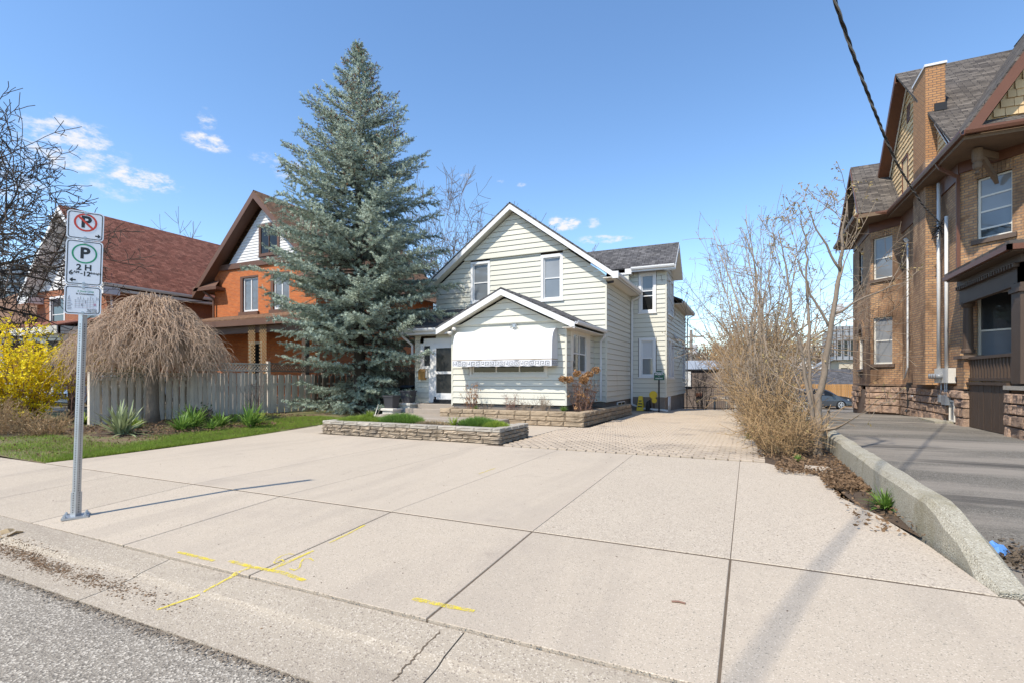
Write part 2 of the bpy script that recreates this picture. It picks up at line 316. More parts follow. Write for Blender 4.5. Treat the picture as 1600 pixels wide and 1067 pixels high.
m_galv = M('galvanized_steel', (.44,.46,.48), .42, .18, 9, .12, 60, metal=.75, spec=.5)
m_signw = M('sign_white', (.78,.79,.82), .35, .02, 2, spec=.5)
m_signk = M('sign_black', (.012,.012,.014), .35, 0, spec=.5)
m_signr = M('sign_red', (.60,.045,.02), .35, 0, spec=.5)
m_signg = M('sign_green', (.01,.27,.12), .35, 0, spec=.5)
m_dgreen = M('sign_dark_green', (.008,.085,.05), .4, .1, spec=.5)
m_grey = M('print_grey', (.25,.24,.26), .5, 0)
m_pink = M('print_mauve', (.5,.3,.38), .5, 0)
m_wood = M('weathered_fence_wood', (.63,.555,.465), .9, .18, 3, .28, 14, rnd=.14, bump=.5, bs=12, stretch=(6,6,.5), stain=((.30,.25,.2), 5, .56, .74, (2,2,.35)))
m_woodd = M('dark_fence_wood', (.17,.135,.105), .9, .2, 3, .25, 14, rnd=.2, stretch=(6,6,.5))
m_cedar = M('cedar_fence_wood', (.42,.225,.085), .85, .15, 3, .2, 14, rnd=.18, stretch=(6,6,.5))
m_post = M('stained_post', (.075,.05,.035), .8, .2, 4, .2, 20, stretch=(6,6,.6))
m_bark = M('grey_brown_bark', (.20,.155,.115), .95, .3, 5, .35, 30, bump=1, bs=18, bd=.02, stretch=(1,1,.3))
m_barkd = M('dark_bark', (.075,.058,.045), .95, .3, 5, .3, 30, bump=1, bs=15, bd=.02, stretch=(1,1,.3))
m_twigt = M('tan_twig', (.31,.20,.10), .9, .35, 1.1, .2, 15)
m_twigg = M('grey_twig', (.26,.20,.145), .9, .3, .8, .2, 15)
m_twigw = M('weeping_twig', (.46,.325,.225), .85, .3, 1.5, .25, 15)
m_twigr = M('red_brown_twig', (.20,.115,.085), .9, .3, 3)
m_twigf = M('far_twig', (.17,.13,.10), .95, .3, .3)
m_needle = leafmat('spruce_needle', (.335,.40,.315), .4, .1, .55, 1.1)
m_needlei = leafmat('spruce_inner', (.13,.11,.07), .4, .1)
m_cone = leafmat('spruce_cone', (.23,.125,.06), .3, .05, .7)
m_grass = leafmat('grass_blade', (.22,.30,.04), .4, .3, .6, .9)
m_grassy = leafmat('young_grass', (.26,.34,.05), .3, .3)
m_lily = leafmat('lily_leaf', (.17,.28,.055), .3, .3, .45)
m_yucca = leafmat('yucca_leaf', (.29,.33,.17), .35, .15, .5)
m_forsy = leafmat('forsythia_bloom', (.92,.74,.03), .15, .35, .6)
m_dry = leafmat('dry_leaf', (.20,.125,.07), .4, .2, .8, 6)
m_drytan = leafmat('dry_stalk', (.36,.27,.16), .3, .2, .8)
m_budd = leafmat('bud_leaf', (.36,.27,.12), .35, .3, .8)
m_ever = leafmat('evergreen_leaf', (.04,.075,.025), .4, .15)
m_hyd = leafmat('dried_hydrangea', (.36,.20,.09), .35, .25, .8, 12)
def paintmat(name, base):
    m, n, b = newmat(name); lk(n, vary(n, base, [(noise_(n, 12, 3), .15), (noise_(n, 70, 2), .2)]), b.inputs['Base Color']); b.inputs['Roughness'].default_value = .85
    tr = n.nodes.new('ShaderNodeBsdfTransparent'); mx = n.nodes.new('ShaderNodeMixShader'); f = math_(n, 'MULTIPLY', ramp_(n, math_(n, 'ADD', noise_(n, 90, 3, .8), math_(n, 'MULTIPLY', noise_(n, 14, 3), .6)), .60, .95), .85)
    lk(n, f, mx.inputs[0]); lk(n, tr.outputs[0], mx.inputs[1]); lk(n, b.outputs[0], mx.inputs[2]); lk(n, mx.outputs[0], n.nodes['Material Output'].inputs[0]); return m
m_yel = paintmat('yellow_marking_paint', (.72,.56,.03))
m_yplast = M('yellow_plastic', (.72,.50,.03), .45, .06)
m_pot = M('charcoal_planter', (.055,.055,.062), .5, .15, 2, spec=.4)
m_wblock = M('white_painted_block', (.62,.585,.52), .8, .12, 4, .15, 40, bump=.4, bs=40)
m_brass = M('brass_box', (.36,.19,.05), .45, .15, 3, spec=.5)
m_rub = M('black_rubber', (.02,.02,.021), .8, .1)
m_bin = M('black_bin_plastic', (.009,.009,.01), .5, .1, 2)
m_paint = M('dark_grey_car_paint', (.045,.05,.06), .28, .05, spec=.6, coat=.8)
m_paints = M('silver_car_paint', (.52,.54,.56), .3, .04, spec=.6, coat=.7)
m_alloy = M('alloy_wheel', (.62,.62,.63), .35, .05, metal=.6)
m_lamp = M('headlamp', (.65,.66,.68), .15, .05, spec=.7)
m_cable = M('cable_black', (.012,.012,.013), .6, .1)
m_cableb = M('cable_bare_alloy', (.28,.28,.28), .5, .1, metal=.6)
m_poleg = M('weathered_pole', (.25,.22,.19), .9, .15, 2, .15, 20)
m_panel = M('grey_metal_panel', (.30,.31,.325), .5, .08, .4)
m_tanwall = M('tan_wall', (.50,.43,.32), .85, .12, .6)
m_farw = M('far_white_wall', (.68,.68,.67), .8, .08, .3)
m_tower = M('tower_concrete', (.48,.49,.51), .8, .08, .2)
m_towerg = M('tower_glass', (.16,.19,.225), .3, .2, .2)
m_froof = M('far_metal_roof', (.30,.32,.34), .5, .1, .5)
m_blue = M('blue_plastic_bag', (.10,.25,.55), .4, .1, 9, spec=.5)
m_conduit = M('conduit_pvc', (.62,.61,.59), .9, .08, 3, spec=.08)
m_dish = M('dish_grey', (.55,.55,.55), .5, .05)
m_iron = M('black_iron', (.015,.015,.016), .5, .1)
m_curtain = M('light_curtain', (.55,.56,.57), .8, .08, 3, stretch=(6,6,.3))
m_clay = M('clay_ware', (.55,.50,.43), .8, .15)

# ------------------------------------------------------------------ the ground
def hz(y): return 0 if y < 24 else -.042*(y-24) if y < 46 else -.924
def gsheet(name, mat, xs, ys, zf, kind='structure', label=None, th=.25):
    m = MB(); nx, ny = len(xs), len(ys); V = [(x, y, zf(x, y)) for y in ys for x in xs]
    Fc = [(j*nx+i, j*nx+i+1, (j+1)*nx+i+1, (j+1)*nx+i) for j in range(ny-1) for i in range(nx-1)]
    m.add(V, Fc); return m.build(name, mat, kind=kind, label=label)
rg = random.Random(11)
XS = [-900,-300,-120]+[ -80+4*i for i in range(41)]+[120,300,900]; YS = [-300,-60,-20,0,10,20,22,24]+[28+4*i for i in range(20)]+[130,200,400,1500]
gsheet('ground', m_ground, XS, YS, lambda x, y: -.55 if y < 12 else -.33+.18*(min(y,24)-12)/12+hz(y)-.02)
ROADZ = -.205
gsheet('road', m_road, [-120,-60,-20,-8,-4,0,4,12,60,120], [-9,-4,0,1.0,1.98], lambda x, y: ROADZ + .02*(1.98-y) - .006*(1.98-y)**2)
# kerb and gutter: full height on the left, dropped at the driveway
def kprof(x):
    t = max(0, min(1, (x+6.6)/2.0)); t = t*t*(3-2*t)
    g = ROADZ+.012; return [(1.985, g), (2.24, g+.018), (2.30+.03*t, g+.03), (2.335+.03*t, -.105*(1-t)+(g+.04)*t), (2.40, -.092*(1-t)+(g+.055)*t), (2.625, -.083*(1-t)-.10*t), (2.625, -.5), (1.985, -.5)]
def kseg(x0, x1):
    m = MB(); xs = np.linspace(x0, x1, max(2, int((x1-x0)/.12)+1)); k = 8; V = []
    for x in xs:
        for i, (y, z) in enumerate(kprof(x)): V.append((x, y+(mnoise.noise((x*2.3, i*7., 0))*.008 if 0 < i < 5 else 0), z+(mnoise.noise((x*3.1, i*3., 5))*.006 if 0 < i < 5 else 0)))
    F_ = [(a*k+b, (a+1)*k+b, (a+1)*k+(b+1)%k, a*k+(b+1)%k) for a in range(len(xs)-1) for b in range(k)] + [tuple(range(k)), tuple(range(len(xs)*k-1, len(xs)*k-k-1, -1))]
    return m.add(V, [tuple(reversed(f)) for f in F_])
kerb = thing('kerb', None, None, (-4, 2.3, -.2)); tag(kerb, kind='structure')
ks = [-60,-30,-14,-9.0,-4.42,-1.55,2.5,7,20,60]
for a, b in zip(ks, ks[1:]): kseg(a+.005, b-.005).build('kerb_section', m_curb, kerb, smooth=False)
MB().box(-60, 2.0, -.45, 60, 2.6, -.235).build('joint_bed', m_joint, kerb)
# sidewalk slabs: fall gently to the kerb
def wz(y): return -.083*(4.33-min(max(y,2.63),4.33))/1.7
JX = [-60,-40,-25]+[-20.06+1.66*i for i in range(0,8)]+[-6.78,-5.12,-3.46,-1.83,-.14,1.56,3.22,4.88,6.54,12,30,60]
walk = MB().hexa([(-60,2.64,wz(2.63)-.2),(60,2.64,wz(2.63)-.2),(60,4.33,-.2),(-60,4.33,-.2),(-60,2.64,wz(2.63)-.006),(60,2.64,wz(2.63)-.006),(60,4.338,-.005),(-60,4.338,-.005)]).build('sidewalk', m_joint, kind='structure')
def slab(parent, x0, x1, ya0, ya1, yb0, yb1, mat, zf, g=.006, bev=.004):
    # corners (x0,ya0) (x1,ya1) near, (x0,yb0) (x1,yb1) far, with a chamfered rim
    m = MB(); x0 += g; x1 -= g; ya0 += g; ya1 += g; yb0 -= g; yb1 -= g
    yb0 -= .005; yb1 -= .005; q = [(x0,ya0),(x1,ya1),(x1,yb1),(x0,yb0)]; cx = sum(p[0] for p in q)/4; cy = sum(p[1] for p in q)/4
    ins = [(x+math.copysign(bev, cx-x), y+math.copysign(bev, cy-y)) for x, y in q]
    V = [(x,y,zf(y)-.10) for x, y in q]+[(x,y,zf(y)-.004) for x, y in q]+[(x,y,zf(y)) for x, y in ins]
    m.add(V, [(3,2,1,0),(8,9,10,11)]+[(i,(i+1)%4,4+(i+1)%4,4+i) for i in range(4)]+[(4+i,4+(i+1)%4,8+(i+1)%4,8+i) for i in range(4)])
    return m.build('slab', mat, parent)
for a, b in zip(JX, JX[1:]):
    if b < -16 or a > 8: g = 0.003
    else: g = .006 + (.004 if abs(a+1.83) < .1 else 0)
    slab(walk, a, b, 2.63, 2.63, 4.33, 4.33, m_walk, wz, .008 if a > -9 else .005)
# the parking pad in front of the house
def padz(y): return .002-.004*(y-4.3)
pad = MB().prism([(x,y,padz(y)-.206) for x, y in ((-10.7,4.342),(1.4,4.342),(.9,7.4),(.2,9.64),(-4.9,9.64),(-4.9,15.2),(-12.2,15.2),(-12.2,12),(-11.3,8.5))], (0,0,.2)).build('parking_pad', m_joint, kind='structure')
def lx(y): return -10.72 if y < 5.2 else -10.72-.10*(y-5.2)-.018*(y-5.2)**2
PJ = [(-6.78,-6.95),(-5.12,-5.2),(-3.46,-3.5),(-1.83,-2.0),(-.14,-.16)]
def slabq(parent, q, mat, zf, g=.0065):
    cx = sum(p[0] for p in q)/len(q); cy = sum(p[1] for p in q)/len(q); n = len(q)
    q2 = []
    for x, y in q:
        d = Vector((cx-x, cy-y)).normalized(); q2.append((x+d.x*g*1.4, y+d.y*g*1.4))
    ins = [(x+(cx-x)/max(1e-6,math.hypot(cx-x,cy-y))*.005, y+(cy-y)/max(1e-6,math.hypot(cx-x,cy-y))*.005) for x, y in q2]
    V = [(x,y,zf(y)-.10) for x, y in q2]+[(x,y,zf(y)-.004) for x, y in q2]+[(x,y,zf(y)) for x, y in ins]
    m = MB().add(V, [tuple(range(n-1,-1,-1)), tuple(range(2*n,3*n))]+[(i,(i+1)%n,n+(i+1)%n,n+i) for i in range(n)]+[(n+i,n+(i+1)%n,2*n+(i+1)%n,2*n+i) for i in range(n)])
    return m.build('slab', mat, parent)
YF = 9.66
edge = [(lx(y), y) for y in (4.34,5.2,6.4,7.6,8.8,9.8)]
slabq(pad, [(edge[0][0],4.34),(-6.78,4.34),(-6.95,9.8)]+edge[:0:-1], m_pad, padz)
slabq(pad, [(lx(9.8),9.8),(-10.24,9.8),(-10.24,12.6),(lx(11.3),12.6),(lx(11.3),11.3)], m_pad, padz)
for i, (a, b) in enumerate(zip(PJ, PJ[1:])):
    far = 9.85 if i < 1 else YF
    slabq(pad, [(a[0],4.34),(b[0],4.34),(b[1],far),(a[1],far)], m_agg if i == 3 else m_pad, padz)
slabq(pad, [(-.14,4.34),(1.47,4.34),(1.38,5.4),(1.22,6.4),(1.0,7.2),(.98,8.6),(.62,9.1),(.25,YF),(-.16,YF)], m_agg, padz)
slabq(pad, [(-12.2,11.5),(-4.92,11.5),(-4.92,14.9),(-12.2,14.9)], m_pad, lambda y: padz(y)+.01)
# raised landing and the two steps to the door
land = thing('front_steps', 'low brown concrete landing and two steps up to the white front door', 'steps', (-10.6, 15.5, 0))
def rbox(m, x0,y0,z0,x1,y1,z1,b=.015):
    q = [(x0,y0),(x1,y0),(x1,y1),(x0,y1)]; i = [(x0+b,y0+b),(x1-b,y0+b),(x1-b,y1-b),(x0+b,y1-b)]
    V = [(x,y,z0) for x,y in q]+[(x,y,z1-b) for x,y in q]+[(x,y,z1) for x,y in i]
    return m.add(V, [(3,2,1,0),(8,9,10,11)]+[(a,(a+1)%4,4+(a+1)%4,4+a) for a in range(4)]+[(4+a,4+(a+1)%4,8+(a+1)%4,8+a) for a in range(4)])
rbox(MB(), -12.0,13.5,-.05,-6.9,16.55,.15).build('landing', m_step, land)
rbox(MB(), -11.62,15.35,.152,-9.6,16.55,.315).build('step', m_step, land)
rbox(MB(), -11.35,15.75,.317,-9.6,16.55,.48).build('step', m_step, land)
rbox(MB(), -11.2,15.95,.482,-9.75,16.5,.50,.008).build('door_mat', m_rub, land)
# paver driveway
pv = MB().prism([(-4.9,9.68,-.25),(.30,9.68,-.25),(.05,12,-.25),(-.2,21.2,-.25),(-4.8,21.2,-.25)], (0,0,.215)).build('paver_driveway', m_joint, kind='structure')
MB().prism([(-4.8,21.22,-.3),(-.2,21.22,-.3),(-.4,27.2,-.42),(-3.3,27.2,-.42),(-3.3,22.75,-.3),(-4.8,22.75,-.3)], (0,0,.30)).build('driveway_slab', m_pad, kind='structure')
def paver_mesh(name):
    m = MB(); a, b, h, c = .5, .5, .06, .05
    q = [(-.45,-.475),(.45,-.475),(.45,.475),(-.45,.475)]; i = [(-.42,-.44),(.42,-.44),(.42,.44),(-.42,.44)]
    V = [(x,y,-1) for x,y in q]+[(x,y,-.12) for x,y in q]+[(x,y,0) for x,y in i]
    m.add(V, [(8,9,10,11)]+[(k,(k+1)%4,4+(k+1)%4,4+k) for k in range(4)]+[(4+k,4+(k+1)%4,8+(k+1)%4,8+k) for k in range(4)])
    me = m.mesh(name); me.materials.append(m_paver); return me, m
pme, pmb = paver_mesh('paver')
PW, PL = .20, .135; spots = []
def pav_in(x, y):
    if y < 9.74 or y > 21.15: return False
    if x > .22-.02*(y-9.7) or x < -4.84: return False
    if x < -4.2 and 14.1 < y < 20.4: return False
    if y > 14.1 and x < -4.35 and y < 22: return False
    return True
row = 0; y = 9.76
while y < 21.2:
    x = -4.85 + (PW*.5 if row % 2 else 0)
    while x < .4:
        if pav_in(x, y): spots.append((x, y))
        x += PW
    y += PL; row += 1
dist = sorted(spots, key=lambda p: math.hypot(p[0], p[1]))
rp = random.Random(5)
def pavz(x, y): return -.003 + .006*mnoise.noise((x*.6, y*.4, 2))
for x, y in dist[:300]:
    piece('paver', pme, pv, (x+rp.uniform(-.004,.004), y+rp.uniform(-.004,.004), pavz(x,y)+rp.uniform(-.003,.003)), (rp.uniform(-.012,.012), rp.uniform(-.012,.012), rp.uniform(-.02,.02)), (PW*.985, PL*.985, .06))
BV = np.array(pmb.v); BF = np.array(pmb.f)
def scatter(name, mat, parent, base_v, base_f, T, kind='stuff', **k):   # T: list of (loc, 3x3)
    n = len(T); V = np.concatenate([base_v @ np.array(r).T + np.array(l) for l, r in T]); F_ = np.concatenate([base_f + i*len(base_v) for i in range(n)])
    return MB().np(V, F_).build(name, mat, parent, kind=kind, **k)
T = []
for x, y in dist[300:]:
    r = Matrix.Rotation(rp.uniform(-.02,.02), 3, 'Z') @ Matrix.Rotation(rp.uniform(-.012,.012), 3, 'X') @ Matrix.Diagonal((PW*.985, PL*.985, .06)); T.append(((x, y, pavz(x,y)+rp.uniform(-.003,.003)), r))
scatter('distant_pavers', m_paver, pv, BV, BF, T)
# neighbour's asphalt drive, lawns
def asz(x, y): return -.035 + hz(y) + .015*mnoise.noise((x*.35, y*.3, 9)) + (.0 if y > 5 else -.02*(5-y))
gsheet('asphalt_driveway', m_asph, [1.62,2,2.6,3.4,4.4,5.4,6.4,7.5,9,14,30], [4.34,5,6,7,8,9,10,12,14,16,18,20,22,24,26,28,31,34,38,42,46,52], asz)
def lawz(x, y): return -.01 + .06*max(0, min(1, (-11.3-x)/2.5)) + .03*mnoise.noise((x*.5, y*.5, 4)) + hz(y)*.6
def lawn_sheet():
    m = MB(); ys = [4.34,5.2,6.4,7.6,8.8,9.8,11.3,12.6,13.5,15,17,20,24,30,40]; cols = [0,.3,.8,1.6,2.6,4,6,9,14,22,35]
    def ex(y): return lx(y) if y < 11.3 else lx(11.3) if y < 13.5 else -12.0
    V = [(ex(y)-c-.006, y, lawz(ex(y)-c, y) if c else -.02) for y in ys for c in cols]; n = len(cols)
    m.add(V, [(j*n+i+1, j*n+i, (j+1)*n+i, (j+1)*n+i+1) for j in range(len(ys)-1) for i in range(n-1)]); return m.build('lawn', m_lawn, kind='structure')
lawn_sheet()
MB().prism([(-29.8,4.4,.02),(-26.4,4.4,.02),(-26.4,34,.02),(-29.8,34,.02)], (0,0,.06)).build('side_driveway', m_pad, kind='structure')
# garden bed along the fence and hedge strip
def blob_sheet(name, mat, pts, z, amp=.03, h=.05):
    cx = sum(p[0] for p in pts)/len(pts); cy = sum(p[1] for p in pts)/len(pts); m = MB(); V = []; k = 5; n = len(pts)
    for j in range(k):
        t = 1-j/(k-1)
        for (x, y) in pts:
            px_, py_ = cx+(x-cx)*t, cy+(y-cy)*t; V.append((px_, py_, z + (h*(1-t**6)) + amp*mnoise.noise((px_*1.7, py_*1.7, 1)) * (0 if j == 0 else 1)))
    m.add(V, [(j*n+i, j*n+(i+1)%n, (j+1)*n+(i+1)%n, (j+1)*n+i) for j in range(k-1) for i in range(n)]); return m.build(name, mat, kind='structure', smooth=True)
def densify(pts, d=.4):
    o = []
    for a, b in zip(pts, pts[1:]+pts[:1]):
        n = max(1, int(math.dist(a, b)/d))
        for i in range(n): t = i/n; o.append((a[0]+(b[0]-a[0])*t, a[1]+(b[1]-a[1])*t))
    return o
blob_sheet('garden_bed', m_soil, densify([(-17.3,6.6),(-14.2,6.2),(-12.7,7.4),(-12.55,9.2),(-13.1,11.2),(-14.5,13.5),(-17.2,14)]), .03)
blob_sheet('left_garden_bed', m_soil, densify([(-24,5.6),(-15.2,5.2),(-14.6,6.4),(-17.3,7.6),(-18,9),(-24,9)]), .02)
blob_sheet('hedge_bed', m_soil, densify([(.35,9.3),(1.0,8.5),(1.1,7.0),(1.45,5.6),(1.55,6),(1.55,14),(1.5,30),(-.1,30),(-.15,14),(.1,10.4)]), -.03, .02, .06)
# ------------------------------------------------------------------ building helpers
def siding(parent, fr, rng, z0, z1, mat, course=.2035, holes=(), off=0., name='siding_board'):
    """horizontal boards: rng(z) -> (u0,u1); every course is a piece"""
    z = z0; k = 0
    while z < z1-.01:
        zt = min(z+course, z1); m = MB(); parts = [m]; cuts = sorted({z, zt} | {h for ho in holes for h in ho[2:4] if z < h < zt})
        for a, b in zip(cuts, cuts[1:]):
            mid = (a+b)/2; hs = sorted((h[0], h[1]) for h in holes if h[2] < mid < h[3])
            ua, ub = rng(a+1e-4), rng(b-1e-4); segs = []; cur = None
            lo = None
            ints = []; start = -1e9
            for h0, h1 in hs: ints.append((start, h0)); start = max(start, h1)
            ints.append((start, 1e9))
            for s0, s1 in ints:
                a0, a1 = max(ua[0], s0), min(ua[1], s1); b0, b1 = max(ub[0], s0), min(ub[1], s1)
                if a1-a0 < .004 and b1-b0 < .004: continue
                if a1 < a0: a0 = a1 = (a0+a1)/2
                if b1 < b0: b0 = b1 = min(max((b0+b1)/2, a0), a1)
                na = off+.030-.024*(a-z)/course; nb = off+.030-.024*(b-z)/course
                tg = .010 if abs(b-zt) < 1e-6 else .001
                if len(cuts) == 2 and len(ints) > 1: m = MB(); parts.append(m)
                m.hexa([fr(a0,a,na), fr(a1,a,na), fr(a1,a,off-.01), fr(a0,a,off-.01), fr(b0,b-tg,nb), fr(b1,b-tg,nb), fr(b1,b-tg,off-.01), fr(b0,b-tg,off-.01)])
        for m in parts:
            if m.v: m.build(name, mat, parent)
        z = zt; k += 1
def window(parent, fr, u0, u1, z0, z1, trim=.1, mt=None, pane=None, rows=(.5,), cols=1, depth=.05, sill=True, casing=.03, storm=None, sash=.045, panes=None, name='window', sillm=None, curtain=None):
    """casing + jambs + sash bars as one mesh; panes and sill are sub-parts. u0..z1 is the opening"""
    m = MB(); mt = mt or m_white
    if trim:
        m.fbox(fr, u0-trim, u0, z0-.0, z1, -.02, casing); m.fbox(fr, u1, u1+trim, z0, z1, -.02, casing)
        m.fbox(fr, u0-trim, u1+trim, z1, z1+trim*1.1, -.02, casing+.006); m.fbox(fr, u0-trim, u1+trim, z0-trim*.7, z0, -.02, casing+.004)
    s = sash
    m.fbox(fr, u0, u0+s, z0, z1, -depth-.03, -depth+.02); m.fbox(fr, u1-s, u1, z0, z1, -depth-.03, -depth+.02)
    m.fbox(fr, u0+s, u1-s, z1-s, z1, -depth-.03, -depth+.02); m.fbox(fr, u0+s, u1-s, z0, z0+s*1.2, -depth-.03, -depth+.02)
    zs = [z0+s*1.2]+[z0+(z1-z0)*r for r in rows]+[z1-s]
    for r in rows: zz = z0+(z1-z0)*r; m.fbox(fr, u0+s, u1-s, zz-s*.45, zz+s*.45, -depth-.028, -depth+.012)
    w = (u1-u0-2*s)/cols
    for c in range(1, cols): uu = u0+s+w*c; m.fbox(fr, uu-s*.4, uu+s*.4, z0+s*1.2, z1-s, -depth-.026, -depth+.016)
    # reveal
    m.fbox(fr, u0-.005, u0, z0, z1, -depth-.05, -.019); m.fbox(fr, u1, u1+.005, z0, z1, -depth-.05, -.019); m.fbox(fr, u0, u1, z1, z1+.005, -depth-.05, -.019); m.fbox(fr, u0, u1, z0-.005, z0, -depth-.05, -.019)
    wo = m.build(name, mt, parent)
    for i, (a, b) in enumerate(zip(zs, zs[1:])):
        for c in range(cols):
            pm = (panes[i] if panes else pane) or m_glass
            MB().fbox(fr, u0+s+w*c+.002, u0+s+w*(c+1)-.002, a, b, -depth-.02, -depth-.012+.006*(i%2)).build('pane', pm, wo)
    if curtain: MB().fbox(fr, u0, u1, z0, z1, -depth-.16, -depth-.15).build('curtain', curtain, wo)
    if sill: MB().fbox(fr, u0-trim-.03, u1+trim+.03, z0-trim*.7-.045, z0-trim*.7-.002, -.02, casing+.045).build('sill', sillm or mt, wo)
    return wo
def roof(parent, pts, mat, th=.09, name='roof'):
    a = [Vector(p) for p in pts]; n = (a[1]-a[0]).cross(a[2]-a[0]).normalized()
    if n.z < 0: n = -n
    return MB().prism(a, -n*th).build(name, mat, parent)
def gutter(parent, p0, p1, out, mat, w=.11, h=.11, name='gutter'):
    p0, p1, o = Vector(p0), Vector(p1), Vector(out).normalized(); m = MB()
    prof = [(0,0),(w*.75,0),(w,h*.55),(w,h),(w-.012,h),(w-.012,h*.6),(w*.7,.012),(.012,.012),(.012,h),(0,h)]; k = len(prof)
    V = [p+o*a+Vector((0,0,b-h)) for p in (p0, p1) for a, b in prof]
    m.add(V, [(i,(i+1)%k,k+(i+1)%k,k+i) for i in range(k)]+[(0,1,2,5,6,7),(2,3,4,5),(0,7,8,9),(k+7,k+6,k+5,k+2,k+1,k),(k+5,k+4,k+3,k+2),(k+9,k+8,k+7,k)]); return m.build(name, mat, parent)
def pipe(parent, pts, r, mat, name='downspout', n=8): return MB().tube(pts, r, n).build(name, mat, parent, smooth=True)
def sqpipe(parent, pts, w, mat, name='downspout'):
    m = MB()
    for a, b in zip(pts, pts[1:]):
        d = (Vector(b)-Vector(a)).normalized(); m.beam(Vector(a)-d*w*.3, Vector(b)+d*w*.3, w, w*.75, up=(0,-1,.01) if abs(d.y) < .9 else (0,0,1))
    return m.build(name, mat, parent)

# ------------------------------------------------------------------ the house with pale siding
H1 = thing('siding_house', 'pale cream sided house with white awning, front gable and charcoal roof', 'house', (-8.6, 18.5, 0))
RX, RZ, RS = -8.62, 8.40, .735           # main ridge, roof top, slope
def mroof(x): return RZ-RS*abs(x-RX)
w = MB()
w.prism([(-12.3,18.66,.5),(-4.98,18.66,.5),(-4.98,18.66,5.15),(RX,18.66,7.92),(-12.3,18.66,5.15)], (0,4.2,0))
w.box(-12.3,22.7,.5,-5.5,29.0,5.0); w.box(-6,22.88,.5,-3.46,29.9,5.0); w.prism([(-6,22.88,5),(-6,22.88,6.1),(-6,23.75,7.1),(-6,24.9,6.1),(-6,24.9,5)], (2.54,0,0))
w.prism([(-9.40,15.46,.5),(-5.44,15.46,.5),(-5.44,15.46,3.1),(-7.44,15.46,4.0),(-9.40,15.46,3.1)], (0,3.1,0)); w.box(-11.95,16.78,.45,-9.45,18.5,3.15)
w.build('wall', m_dkclean, H1)
f = MB(); f.box(-12.28,18.54,-.2,-4.89,22.7,.52); f.box(-9.5,15.35,-.2,-5.35,18.5,.52); f.box(-12.0,16.66,-.2,-9.5,18.5,.46); f.box(-6,22.73,-.4,-3.35,29.9,.6); f.build('foundation', m_parge, H1)
frF = Fr((0,18.5,0),(1,0,0),(0,-1,0)); frP = Fr((0,15.3,0),(1,0,0),(0,-1,0)); frD = Fr((0,16.62,0),(1,0,0),(0,-1,0)); frB = Fr((0,22.72,0),(1,0,0),(0,-1,0))
frR = Fr((-4.84,0,0),(0,1,0),(1,0,0)); frPR = Fr((-5.3,0,0),(0,1,0),(1,0,0)); frBR = Fr((-3.3,0,0),(0,1,0),(1,0,0)); frPL = Fr((-9.55,0,0),(0,-1,0),(-1,0,0))
def rngF(z):
    h = (8.04-z)/RS; return (max(-12.34, RX-h), min(-4.84, RX+h))
W_L = (-10.52,-9.80,4.62,6.16); W_R = (-7.34,-6.64,4.52,6.12)
siding(H1, frF, rngF, .55, 6.36, m_siding, holes=[(-13,-5.36,0,2.99),(-10.63,-9.70,4.54,6.36),(-7.46,-6.53,4.42,6.36)])
siding(H1, frF, lambda z: (RX-(8.08-z)/RS, RX+(8.08-z)/RS), 6.36, 8.06, m_siding, off=.07)
MB().fbox(frF, RX-2.25, RX+2.25, 6.335, 6.36, -.01, .10).build('gable_ledge', m_siding, H1)
siding(H1, frR, lambda z: (18.5, 22.7), .54, 5.16, m_siding)
siding(H1, frB, lambda z: (-4.84, -3.3), .61, 6.24, m_siding, holes=[(-4.5,-3.70,4.30,6.07),(-4.5,-3.70,1.44,3.2)])
BW = [(23.25,23.85,4.32,5.8),(24.15,24.85,4.32,5.8),(23.4,24.0,1.5,3.1),(24.25,24.95,1.5,3.1),(28.6,29.2,1.5,3.1)]
siding(H1, frBR, lambda z: (22.7, 29.98) if z < 5.0 else (22.7, 25.0) if z < 6.2 else (22.72+(z-6.2)*.95, 24.98-(z-6.2)*1.1), .62, 7.1, m_siding, holes=[(a-.1,b+.1,c-.08,d+.1) for a,b,c,d in BW])
siding(H1, frP, lambda z: (-9.55, -5.3), .56, 3.28, m_siding, holes=[(-8.86,-5.95,1.47,2.6)])
siding(H1, frP, lambda z: (-7.44-(4.10-z)/.48, -7.44+(4.10-z)/.48), 3.28, 4.08, m_siding, off=.05, course=.22)
MB().fbox(frP, -9.5, -5.35, 3.255, 3.28, -.01, .08).build('gable_ledge', m_siding, H1)
siding(H1, frPR, lambda z: (15.3, 18.5), .56, 3.14, m_siding, holes=[(15.72,17.86,1.5,3.04)])
siding(H1, frD, lambda z: (-12.08, -9.55), .46, 3.2, m_siding, holes=[(-11.42,-9.6,.44,2.98),(-11.82,-11.1,1.8,3.08)])
siding(H1, frPL, lambda z: (-16.62, -15.3), .46, 3.14, m_siding)
for x, y, z0, z1 in ((-4.852,18.488,.54,5.2),(-5.312,15.288,.56,3.2),(-9.545,15.288,.5,3.2),(-12.07,16.61,.46,3.15),(-3.312,22.708,.6,6.15)): MB().box(x-.02,y-.018,z0,x+.042,y+.05,z1).build('corner_post', m_siding, H1)
